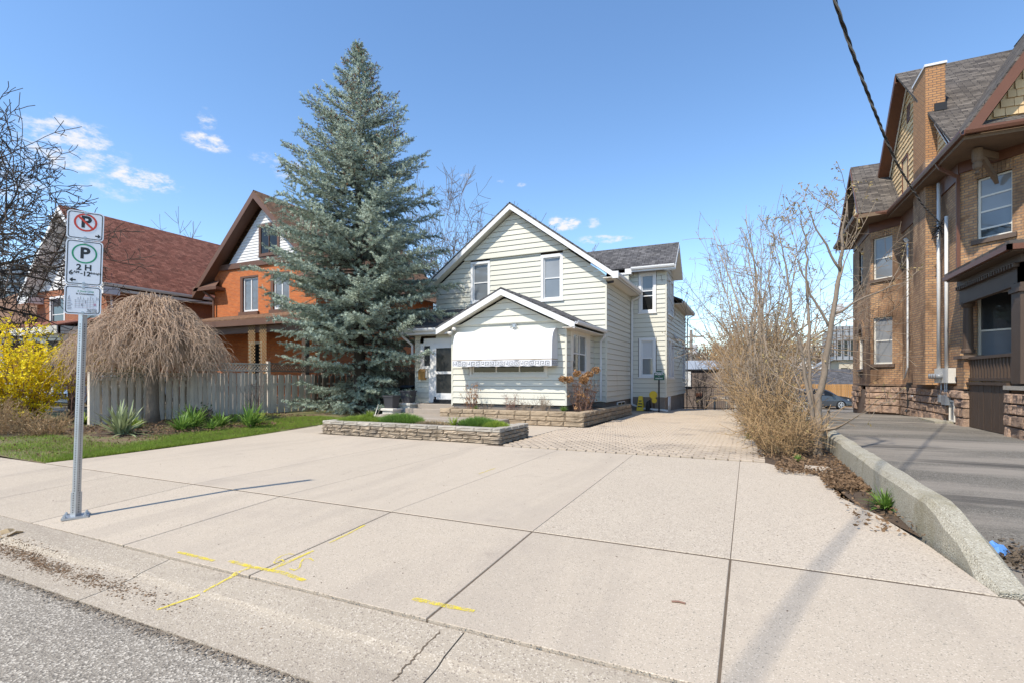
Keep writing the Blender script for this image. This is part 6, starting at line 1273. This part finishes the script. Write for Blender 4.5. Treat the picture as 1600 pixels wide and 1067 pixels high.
# big street tree, trunk outside the left edge
bare_tree('street_tree', 'large bare street tree whose dark branches reach in at the upper left', 'tree', (-28.0,5.95,0), 16.2, 12, .5, 4.0, 5, 13, -.06, m_barkd, m_barkd, spread=1.0, rmin=.012, kids=(2,.85), shrink=.56, wig=.45)
bare_tree('bare_tree', 'bare tree with reddish twigs showing behind the cream house roof', 'tree', (-22.8,39.0,-.5), 17.5, 21, .3, 4, 5, 8, .08, m_twigf, m_twigf, spread=.75, rmin=.014, kids=(2,.68))
bare_tree('bare_tree', 'distant bare tree above the ridge of the red-roofed house', 'tree', (-59.4,38.4,-.5), 20.5, 23, .3, 5, 4, 8, .05, m_twigf, m_twigf, spread=.8, rmin=.02, kids=(2,.75))

# ------------------------------------------------------------------ garden plants
def blades(name, label, cat, loc, n, L, w, seed, mat, group=None, droop=.8, el0=.5, el1=1.35, stiff=False, part='leaves', k=5):
    t = thing(name, label, cat, loc, group); r = random.Random(seed); m = MB(); X, Y, Z = loc
    for i in range(n):
        a = r.uniform(0,6.28); el = r.uniform(el0,el1); ll = L*r.uniform(.6,1.1); d = Vector((math.cos(a)*math.cos(el), math.sin(a)*math.cos(el), math.sin(el))); s = Vector((-math.sin(a),math.cos(a),0)); p = Vector((X+r.uniform(-.06,.06)*L*2,Y+r.uniform(-.06,.06)*L*2,Z)); V = []
        for j in range(k+1):
            f = j/k; ww = w*(1-f**2.2)*(.55+.9*min(1,f*3))*.5; V += [p+s*ww+Vector((0,0,.3*ww)), p-s*ww+Vector((0,0,.3*ww))]; d = (d+Vector((0,0,-droop*(f+.15)*.45/k*2.2))).normalized(); p = p+d*ll/k
        o = [(2*j,2*j+1,2*j+3,2*j+2) for j in range(k)]; m.add(V, o)
    m.build(part, mat, t); return t
blades('yucca', 'spiky grey-green yucca at the foot of the weeping tree', 'yucca', (-13.95,7.15,.06), 80, .88, .055, 1, m_yucca, droop=.4, el0=.05, el1=1.5)
for i, (x, y, s, lab) in enumerate([(-12.75,9.75,.75,'bright green clump of strap leaves nearest the spruce end of the bed'),(-13.7,8.75,.72,'green strap-leaf clump in the middle of the bed by the fence'),(-13.25,8.15,.55,'small low green clump at the front edge of the bed, beside the yucca'),(-14.6,9.4,.6,'darker green strap-leaf clump close to the fence boards'),(-13.4,9.3,.5,'fine upright green clump between the larger strap-leaf clumps')]):
    blades('lily_clump', lab, 'plant', (x,y,.07), 95, s, .036, 20+i, m_lily, 'young lily clumps in the garden bed', droop=1.35, el0=.5, el1=1.4)
for i, (x, y, s, lab) in enumerate([(-15.6,8.3,.42,'short bright green sprouts behind the yucca near the fence'),(-12.95,8.75,.40,'pale green sprouts at the grass edge in front of the middle clump'),(-13.3,10.5,.45,'green sprouts in the bed beyond the bright clump toward the spruce'),(-14.3,10.4,.38,'low sprouts at the foot of the fence right of the low bush'),(-14.9,8.0,.34,'small sprouts on the bare soil left of the low front clump')]):
    blades('sprout_clump', lab, 'plant', (x,y,.07), 70, s, .022, 120+i, m_lily if i % 2 else m_grassy, 'small sprouts in the garden bed', droop=1.1, el0=.4)
stem_shrub('low_bush', 'dark leafy low bush beside the weeping tree trunk', 'bush', (-15.0,9.7,.05), .45, .5, 26, 41, m_twigr, leafm=m_ever, leafn=420, leafs=.09)
stem_shrub('forsythia', 'bright yellow flowering forsythia bush at the left edge', 'forsythia', (-20.5,7.4,.0), 3.1, 1.6, 80, 42, m_twigr, twig=.8, rbase=.014, tw_len=.45, leafm=m_forsy, leafn=22000, leafs=.085, up=.07, arch=.05)
stem_shrub('bare_shrub', 'thin bare shrub with upright stems between the forsythia and the post', 'shrub', (-18.9,8.6,0), 2.9, .9, 9, 43, m_twigr, twig=.45, rbase=.018, tw_len=.6, up=.05)
for i, (x, y, lab) in enumerate([(-16.6,5.9,'dry tan clump of dead stalks left of the sign post'),(-18.1,6.1,'dry tan clump of dead stalks below the forsythia'),(-15.4,6.3,'small dry stalk clump at the grass edge near the sign post')]):
    stem_shrub('dry_perennial', lab, 'dead plant', (x,y,.03), .95 if i < 2 else .65, .9, 75, 50+i, m_twigt, 'dead perennial clumps in the left bed', .4, .005, tw_len=.2, leafm=m_drytan, leafn=260, leafs=.06)
stem_shrub('evergreen_shrub', 'dark evergreen shrub behind the timber post', 'shrub', (-20.6,10.6,.0), 1.9, .8, 50, 60, m_twigr, leafm=m_ever, leafn=3800, leafs=.11)
blades('hosta', 'pale green leafy clump at the base of the timber post', 'plant', (-18.2,8.3,.05), 50, .38, .07, 61, m_grassy, droop=.9, el0=.3)
# planter plants
blades('thrift_mound', 'bright green grassy mound at the left end of the long stone planter', 'plant', (-9.2,10.6,.28), 520, .30, .012, 62, m_grassy, droop=.9, el0=.2, el1=1.5, k=3)
def mound(name, label, loc, rx, ry, n, L, seed, mat):
    t = thing(name, label, 'plant', loc); r = random.Random(seed); m = MB(); X, Y, Z = loc
    for i in range(n):
        a = r.uniform(0,6.28); q = math.sqrt(r.random()); p = Vector((X+math.cos(a)*rx*q, Y+math.sin(a)*ry*q, Z+.12*(1-q*q)*L*6-.02)); d = Vector((math.cos(a)*q*.8+r.gauss(0,.3), math.sin(a)*q*.8+r.gauss(0,.3), 1)).normalized(); s = d.cross(rv(r)).normalized(); l = L*r.uniform(.6,1.2); m.add([p-s*.008, p+s*.008, p+d*l], [(0,1,2)])
    return m.build('leaves', mat, t)
mound('green_mound', 'yellow-green mound spilling over the left end of the long stone planter', (-9.35,10.5,.26), .75, .5, 4200, .13, 1, m_grassy)
mound('green_mound', 'fresh green mound beside the yellow-green one in the long stone planter', (-8.2,10.65,.28), .6, .4, 3600, .17, 2, m_lily)
mound('green_mound', 'sparse low tuft in the middle of the long stone planter', (-7.2,10.6,.26), .6, .3, 900, .09, 3, m_drytan)
mound('green_mound', 'dark green spreading mound near the right end of the long stone planter', (-5.95,10.75,.28), .5, .35, 3000, .15, 4, m_lily); mound('green_mound', 'olive tuft at the right corner of the long stone planter', (-5.35,10.5,.28), .28, .28, 1200, .12, 5, m_grassy)
blades('grass_tuft', 'pale spiky grass tuft in front of the dark mound in the long planter', 'plant', (-6.5,10.5,.28), 60, .32, .012, 63, m_grassy, droop=.4, el0=.3)
blades('white_stalks', 'few pale dry stalks leaning at the left of the landing', 'plant', (-10.9,12.75,.02), 9, .7, .02, 64, m_wblock, droop=.05, el0=.6, el1=1.2)
for i, (x, y, h, n, lab) in enumerate([(-8.55,14.85,1.05,16,'tall bare rose stems with dead brown heads under the left end of the awning'),(-7.05,14.9,.6,16,'bare twiggy bush below the middle of the porch window'),(-8.0,14.9,.3,9,'tiny bare twig clump in the block planter'),(-6.5,14.9,.35,10,'faint low twigs in the block planter left of the porch corner bush'),(-5.85,14.85,.55,20,'bare grey twig bush near the porch corner')]):
    stem_shrub('planter_bush', lab, 'bush', (x,y,.36), h, .42, n, 70+i, m_twigr if i < 2 else m_twigg, 'bare bushes in the block planter', .5, .012 if i == 0 else .007, tw_len=.16, leafm=m_hyd if i == 0 else None, leafn=70 if i == 0 else 0, leafs=.09)
HY = stem_shrub('dried_hydrangea', 'dried hydrangea with large brown flower heads at the porch corner', 'hydrangea', (-4.85,15.6,.36), 1.15, .6, 46, 80, m_twigr, None, .5, .008, tw_len=.2, leafm=m_hyd, leafn=260, leafs=.09)
r = random.Random(6); P = []
for c in [(-5.15,15.2,1.42),(-4.95,15.3,1.62),(-4.75,15.35,1.38),(-4.6,15.5,1.6),(-5.35,15.1,1.45),(-4.8,15.6,1.5),(-4.4,15.6,1.72),(-4.65,15.2,1.45)]:
    for _ in range(170): v = rv(r).normalized()*.13*r.uniform(.6,1); P.append((c[0]+v.x, c[1]+v.y, c[2]-.03+v.z*.7))
leaves(MB(), P, .055, 8, w=.9).build('flower_heads', m_hyd, HY)
blades('grass_tuft', 'low green tuft in the block planter at the porch corner', 'plant', (-5.25,14.9,.38), 130, .22, .012, 65, m_lily, droop=.7)
blades('grass_tuft', 'small green tuft at the base of the rose stems in the block planter', 'plant', (-8.3,14.8,.38), 50, .18, .012, 66, m_lily, droop=.7)
blades('weed_tuft', 'green weed tuft growing along the foot of the low concrete wall', 'weed', (1.34,6.75,-.0), 120, .26, .016, 67, m_lily, droop=.9, el0=.2)
blades('weed_tuft', 'small green weed at the near tip of the hedge', 'weed', (.75,9.9,.0), 60, .14, .012, 68, m_lily, droop=.9, el0=.2); blades('weed_tuft', 'green weeds at the paver edge under the second hedge bush', 'weed', (.0,13.2,.0), 120, .2, .014, 69, m_lily, droop=.9, el0=.2)
# vine on the fence and twigs
stem_shrub('bare_vine', 'bare vine stems climbing the grey fence below the lattice', 'vine', (-17.15,13.3,.05), 2.0, .6, 8, 90, m_twigr, twig=.4, rbase=.012, tw_len=.4)
# ------------------------------------------------------------------ lawn grass, leaf litter
def grass(name, mat, pts, L, seed, label, cat, wd=.004):
    r = np.random.RandomState(seed); P = np.asarray(pts); N = len(P); d = np.stack([r.normal(0,.45,N), r.normal(0,.45,N), np.ones(N)], 1); d /= np.linalg.norm(d, axis=1, keepdims=True); s = np.stack([r.normal(size=N), r.normal(size=N), np.zeros(N)], 1); s /= np.linalg.norm(s, axis=1, keepdims=True)
    l = L*r.uniform(.5,1.2,(N,1)); V = np.stack([P-s*wd, P+s*wd, P+d*l], 1); o = MB().np(V.reshape(-1,3), np.arange(N*3).reshape(-1,3)).build(name, mat, kind='stuff', label=label, cat=cat); return o
r = random.Random(14); G = []; Lv = []
while len(G) < 100000:
    y = r.uniform(4.36,13.5); e = lx(min(y,11.3)); w_ = 1.2+.7*math.sin(y*.8) if y < 11 else 2.4; x = e-.02-abs(r.gauss(0,1))*(w_*.9 if y > 6.2 or r.random() < .5 else 3.0)
    if x < -17: continue
    nv = mnoise.noise((x*.8,y*.8,3)); 
    if nv < -.15 and r.random() < .75: continue
    G.append((x,y,lawz(x,y)))
grass('lawn_grass', m_grass, G, .075, 3, 'short green lawn grass along the edge of the concrete pad', 'grass')
def litter(name, mat, n, fn, size, seed, label):
    r = np.random.RandomState(seed); P = np.array([fn(r) for _ in range(n)]); D = r.normal(size=(n,3)); D[:,2] *= .25; m = MB(); leaves(m, P, size, seed, D=D, w=.6); return m.build(name, mat, kind='stuff', label=label, cat='leaf litter')
def fl1(r): y = r.uniform(4.6,13); x = lx(min(y,11.3))-abs(r.normal(.9,.9 if y > 7 else 2.6))-.1; return (x,y,lawz(x,y)+.025)
litter('lawn_litter', m_dry, 4200, fl1, .045, 5, 'dry brown leaves scattered over lawn and garden bed')
def fl0(r):
    while True:
        x, y = r.uniform(-17.2,-12.6), r.uniform(6.3,13.6)
        if x < -14.4+.9*math.sin(y*.5) or 7.2 < y < 10.8: return (x, y, .085+.03*r.rand())
litter('bed_litter', m_dry, 3800, fl0, .06, 15, 'brown leaf mulch covering the garden bed along the fence')
def fl2(r):
    y = 7.6+abs(r.normal(0,1.5)) if r.rand() < .7 else r.uniform(5.6,20); lo = 1.0 if y < 8.6 else .2 if y > 10 else .45
    x = r.uniform(lo-.08, 1.42); return (x,y,.015+.04*r.rand()+hz(y))
litter('hedge_litter', m_dry, 5200, fl2, .045, 6, 'brown leaf litter under the hedge and along the low concrete wall')
def fl3(r): return (2.05+r.normal(0,.16), 5.35+r.normal(0,.22), asz(2,5.3)+.01+.03*r.rand())
litter('drive_litter', m_joint, 900, fl3, .04, 7, 'dark pile of rotten leaves on the asphalt beside the wall end')
def fl4(r): y = r.uniform(5.5,10.5); return (1.70+abs(r.normal(0,.05)), y, asz(1.7,y)+.012)
litter('wall_foot_litter', m_joint, 900, fl4, .03, 8, 'dark leaf crumbs along the asphalt side of the low concrete wall')
m = MB(); m.hexa([(.75,8.95,-.02),(1.15,9.0,-.02),(1.12,9.3,-.02),(.78,9.25,-.02),(.76,8.96,.05),(1.14,9.01,.04),(1.11,9.29,.04),(.79,9.24,.05)]); m.build('flat_stone', m_pad, label='flat pale stone lying among dead leaves near the forked tree', cat='stone')
# ------------------------------------------------------------------ cars
def car(name, label, loc, rz, paint, group=None):
    t = thing(name, label, 'car', (0,0,0), group); W_ = .92
    prof = [(-2.28,.30),(-2.32,.55),(-2.30,.86),(-2.22,1.02),(-1.95,1.08),(-1.55,1.46),(-1.1,1.58),(-.3,1.60),(.3,1.54),(.62,1.40),(1.12,1.06),(1.7,.98),(2.1,.88),(2.27,.72),(2.32,.5),(2.26,.28)]
    def half(z): return W_ if z < .95 else W_-(z-.95)*.42
    arches = [(-1.38,.36),(1.36,.36)]; m = MB(); top = prof; bot = []
    # side outline with wheel arches cut in
    out_ = list(prof); x = 2.26
    for cx, r_ in ((1.36,.40),(-1.38,.40)):
        for i in range(9): a = math.pi*i/8; out_.append((cx+r_*math.cos(a), .28+r_*math.sin(a)*1.0))
    n = len(out_); V = []
    for s in (-1, 1):
        for (x, z) in out_: V.append((x, s*half(z)*(1-.10*max(0,(abs(x)-1.7)/.6)**2), z))
    m.add(V, [tuple(range(n-1,-1,-1)), tuple(range(n,2*n))]+[(i,(i+1)%n,n+(i+1)%n,n+i) for i in range(n)]); m.build('body', paint, t)
    gl = MB()
    for s in (-1, 1):
        for q in ([(-1.85,1.10),(-1.48,1.42),(-.98,1.50),(-.9,1.10)],[(-.82,1.10),(-.88,1.50),(-.2,1.52),(.02,1.49),(.02,1.08)],[(.10,1.08),(.10,1.48),(.3,1.45),(.56,1.33),(.98,1.06)]):
            P = [(x, s*(half(z)+.006), z) for x, z in q]; gl.prism(P, (0,s*.004,0))
    for q in (((.66,1.385),(1.10,1.075)),((-1.57,1.45),(-1.93,1.10))):
        (x0,z0),(x1,z1) = q; e = .012 if x0 > 0 else -.012; gl.add([(x0+e,-half(z0)+.10,z0+.012),(x0+e,half(z0)-.10,z0+.012),(x1+e,half(z1)-.08,z1+.012),(x1+e,-half(z1)+.08,z1+.012)], [(0,1,2,3)])
    gl.build('window_glass', m_glassd, t)
    for cx in (1.36,-1.38):
        for s in (-1, 1):
            y0 = s*(W_-.02); w = MB(); w.tube([(cx,y0-s*.2,.345),(cx,y0-s*.19,.345),(cx,y0-s*.02,.345),(cx,y0,.345)], [.30,.345,.345,.32], 20); wo = w.build('wheel', m_rub, t)
            k = MB(); c = Vector((cx,y0,.345))
            for i in range(5): a = 2*math.pi*i/5; d = Vector((math.cos(a),0,math.sin(a))); k.beam(c+Vector((0,s*.008,0)), c+d*.225+Vector((0,s*.008,0)), .07, .016, up=(0,1,0))
            P = [[(cx+r_*math.cos(2*math.pi*i/20), y0+s*.006, .345+r_*math.sin(2*math.pi*i/20)) for i in range(20)] for r_ in (.205,.245)]; k.add(P[0]+P[1], [(i,(i+1)%20,20+(i+1)%20,20+i) for i in range(20)]); k.tube([c, c+Vector((0,s*.02,0))], .05, 10); k.build('rim', m_alloy, wo)
    for s in (-1, 1):
        h = MB(); h.hexa([(2.10,s*.55,.66),(2.20,s*.55,.62),(2.02,s*.86,.68),(1.9,s*.86,.72),(2.08,s*.55,.80),(2.17,s*.56,.78),(1.98,s*.85,.84),(1.86,s*.85,.84)]); h.build('headlight', m_lamp, t); h = MB(); h.box(.62,s*.9 if s > 0 else s*1.06,1.05,.80,s*1.06 if s > 0 else s*.9,1.17); h.build('mirror', paint, t)
        h = MB(); h.box(-2.29,min(s*.55,s*.86),.82,-2.15,max(s*.55,s*.86),.98); h.build('tail_light', m_signr, t)
    g = MB(); g.box(2.2,-.45,.42,2.335,.45,.68); g.build('grille', m_iron, t); sk = MB(); sk.box(-2.2,-.9,.22,2.2,.9,.34); sk.build('sill_trim', m_rub, t)
    t.location = loc; t.rotation_euler = (0,0,rz); return t
car('parked_car', 'dark grey car parked before the cedar fence, half hidden by hedge twigs', (4.75,46.4,-.955), math.atan2(1.4,2.98), m_paint)
car('parked_car', 'silver car mostly hidden behind the forsythia at the left', (-28.0,14.2,.08), R(-90), m_paints)

# ------------------------------------------------------------------ background behind the driveway
GA = thing('brick_garage', 'low brown brick garage at the end of the paver driveway', 'garage', (0, 37, -.5))
MB().box(-9,36,-.9,1.2,44,1.95).build('wall', m_brkg, GA); MB().box(-9.1,35.9,1.95,1.3,44.1,2.05).build('coping', m_iron, GA); roof(GA, [(-9.2,38,2.06),(1.3,38,2.06),(1.3,44,2.9),(-9.2,44,2.9)], m_froof, .1)
MB().box(-3.3,35.9,.2,-2.9,36.02,.45).build('vent', m_rbrown, GA); MB().box(-4.9,35.86,.9,-3.6,36.0,1.9).build('window', m_farw, GA)
IF = thing('iron_fence', 'thin black metal fence in front of the brown garage', 'fence', (-1.5, 29.6, -.3)); 
for i in range(6): MB().box(-4.2+1.0*i,29.58,-.5,-4.16+1.0*i,29.62,1.0).build('post', m_iron, IF)
m = MB(); m.box(-4.3,29.59,.92,1.0,29.61,.96); m.box(-4.3,29.59,-.2,1.0,29.61,-.16); m.build('rail', m_iron, IF)
pk = MB()
for i in range(32): pk.box(-2.2+.1*i,29.596,-.2,-2.19+.1*i,29.604,.92)
pk.build('pickets', m_iron, IF)
TB = thing('patio_table', 'small pale garden table with clay pots behind the iron fence', 'table', (-1.5, 30.6, -.3)); MB().box(-1.9,30.3,.30,-1.1,30.9,.35).build('table_top', m_clay, TB)
for a, b in ((-1.8,30.4),(-1.2,30.4),(-1.8,30.8),(-1.2,30.8)): MB().box(a-.04,b-.04,-.4,a+.04,b+.04,.30).build('leg', m_clay, TB)
for x, lab in ((-.65,'pale square bin right of the garden table behind the iron fence'),(-.25,'white garden container beside the pale bin behind the iron fence')): q = MB(); q.hexa([(x-.14,30.5,-.4),(x+.14,30.5,-.4),(x+.14,30.8,-.4),(x-.14,30.8,-.4),(x-.17,30.46,.3),(x+.17,30.46,.3),(x+.17,30.84,.3),(x-.17,30.84,.3)]); q.build('garden_container', m_farw, label=lab, cat='container')
stem_shrub('bare_shrub', 'bare dark shrub in front of the brown garage wall', 'shrub', (-2.6,31.5,-.4), 2.8, 1.2, 12, 95, m_twigf, twig=.6, rbase=.025, tw_len=.7, rmin=.008); stem_shrub('bare_shrub', 'tangled bare shrub between the garage and the hedge end', 'shrub', (-.3,32.5,-.4), 3.4, 1.6, 40, 96, m_twigf, twig=.8, rbase=.02, tw_len=.7, rmin=.008)
GR = thing('grey_roof_building', 'low building with long grey shingle roof behind the cedar fence', 'building', (8, 56, -1)); MB().box(-2,54.6,-1.2,20,62,.9).build('wall', m_farw, GR); roof(GR, [(-3,54,.75),(21,54,.75),(21,58,2.35),(-3,58,2.35)], m_shgd, .1); roof(GR, [(-3,62,.75),(21,62,.75),(21,58,2.35),(-3,58,2.35)], m_shgd, .1)
MBd = thing('modern_building', 'grey panelled modern office block beyond the cedar fence', 'office building', (16, 88, -1)); MB().box(11.2,83,-1.2,26,96,4.0).build('lower_wall', m_tanwall, MBd); MB().box(10.6,82.6,4.0,26.2,96,8.6).build('upper_wall', m_panel, MBd)
for i in range(12):
    x = 10.9+.75*i; MB().box(x+.1,82.52,4.6,x+.45,82.59,6.6).build('window', m_glassd, MBd); MB().box(x-.12,82.45,4.1,x-.06,82.6,8.6).build('fin', m_iron, MBd)
    if i % 2 == 0: MB().box(11.4+.75*i,82.9,.9,12.2+.75*i,82.99,2.9).build('window', m_glassd, MBd)
for i in range(5): MB().box(10.5,83.2+2.2*i,4.6,10.58,84.0+2.2*i,6.6).build('window', m_glassd, MBd)
for x, y, w_, d_, h, lab in ((2.0,92,7,8,3.9,'white gabled house far behind the hedge twigs'),(9.4,104,6,8,2.6,'low pale house left of the modern office block')):
    hh = thing('far_house', lab, 'house', (x+w_/2,y+d_/2,-1), 'far pale houses'); MB().box(x,y,-1.2,x+w_,y+d_,h).build('wall', m_farw, hh); roof(hh, [(x-.4,y-.3,h-.1),(x-.4,y+d_,h-.1),(x+w_/2,y+d_,h+2.2),(x+w_/2,y-.3,h+2.2)], m_froof, .15); roof(hh, [(x+w_+.4,y-.3,h-.1),(x+w_+.4,y+d_,h-.1),(x+w_/2,y+d_,h+2.2),(x+w_/2,y-.3,h+2.2)], m_froof, .15); MB().prism([(x,y-.02,h),(x+w_,y-.02,h),(x+w_/2,y-.02,h+2.0)], (0,.2,0)).build('gable', m_farw, hh)
    MB().box(x+w_*.6,y-.06,.4,x+w_*.75,y,1.8).build('window', m_glassd, hh)
def upole(x, y, z, h, lab, cross=True):
    t = thing('utility_pole', lab, 'utility pole', (x,y,z), 'wooden utility poles'); MB().tube([(x,y,z-.3),(x,y,z+h)], [.19,.13], 8).build('pole', m_poleg, t)
    if cross: MB().box(x-1.1,y-.06,z+h-.7,x+1.1,y+.06,z+h-.55).build('cross_arm', m_poleg, t); MB().tube([(x+.35,y-.1,z+h-2.2),(x+.35,y-.1,z+h-1.3)], .22, 10).build('transformer', m_dish, t)
    return t
upole(8.45,70.3,-1,8.2,'wooden utility pole rising behind the cedar fence',False); upole(-4.85,48.5,-1,6.8,'utility pole above the brown garage roof'); upole(-4.7,-9.95,-.2,11.4,'utility pole across the street behind the camera')
for i, (x0,y0,z0,x1,y1,z1,lab) in enumerate([(-4.8,48.5,5.3,8.4,70.3,6.6,'upper thin wire strung between the two back utility poles'),(8.45,70.3,6.9,40,72,8,'thin wire running right from the pole behind the cedar fence'),(8.45,70.3,5.0,30,78,5.4,'lower thin wire running right from the pole behind the cedar fence')]): MB().tube([(x0+(x1-x0)*t, y0+(y1-y0)*t, z0+(z1-z0)*t-.8*math.sin(math.pi*t)) for t in np.linspace(0,1,14)], .022, 4).build('overhead_wire', m_cable, label=lab, cat='wire')
# apartment tower far left
AT = thing('apartment_tower', 'distant pale apartment tower with stacked balconies at the left edge', 'apartment tower', (-158,110,0)); MB().box(-166,104,-1,-152,118,36.5).build('core', m_towerg, AT)
for i in range(12):
    z = 2+2.9*i; MB().box(-166.3,102.6,z,-159.6,104,z+1.15).build('balcony', m_tower, AT); MB().box(-158.2,102.6,z,-151.2,104,z+1.15).build('balcony', m_tower, AT); MB().box(-152,103,z,-150.8,118,z+1.1).build('balcony', m_tower, AT)
MB().box(-159.4,103.4,-1,-158.4,104.1,37.5).build('pier', m_tower, AT); MB().box(-167,103.8,36.5,-150.8,118,37.3).build('roof', m_tower, AT)
AT.location.x -= 56; AT.location.y -= 28
# far wood at the horizon: one mass of bare twigs
r = random.Random(71); S = []
for i in range(2600):
    x = r.uniform(-70,50); y = r.uniform(118,135); h = r.uniform(4,8.5); p = Vector((x,y,-1)); d = Vector((r.gauss(0,.1),0,1)).normalized()
    for j in range(3):
        q = p+d*h/3; S.append((*p,*q,.13*(1-j/4),.09)); p = q
        for _ in range(4): e = (d+rv(r)*.6).normalized(); S.append((*p,*(p+e*h*.25),.07,.05))
segs_mesh(MB(), S, 3).build('far_wood', m_twigf, kind='stuff', label='hazy band of distant bare trees along the horizon', cat='woods')
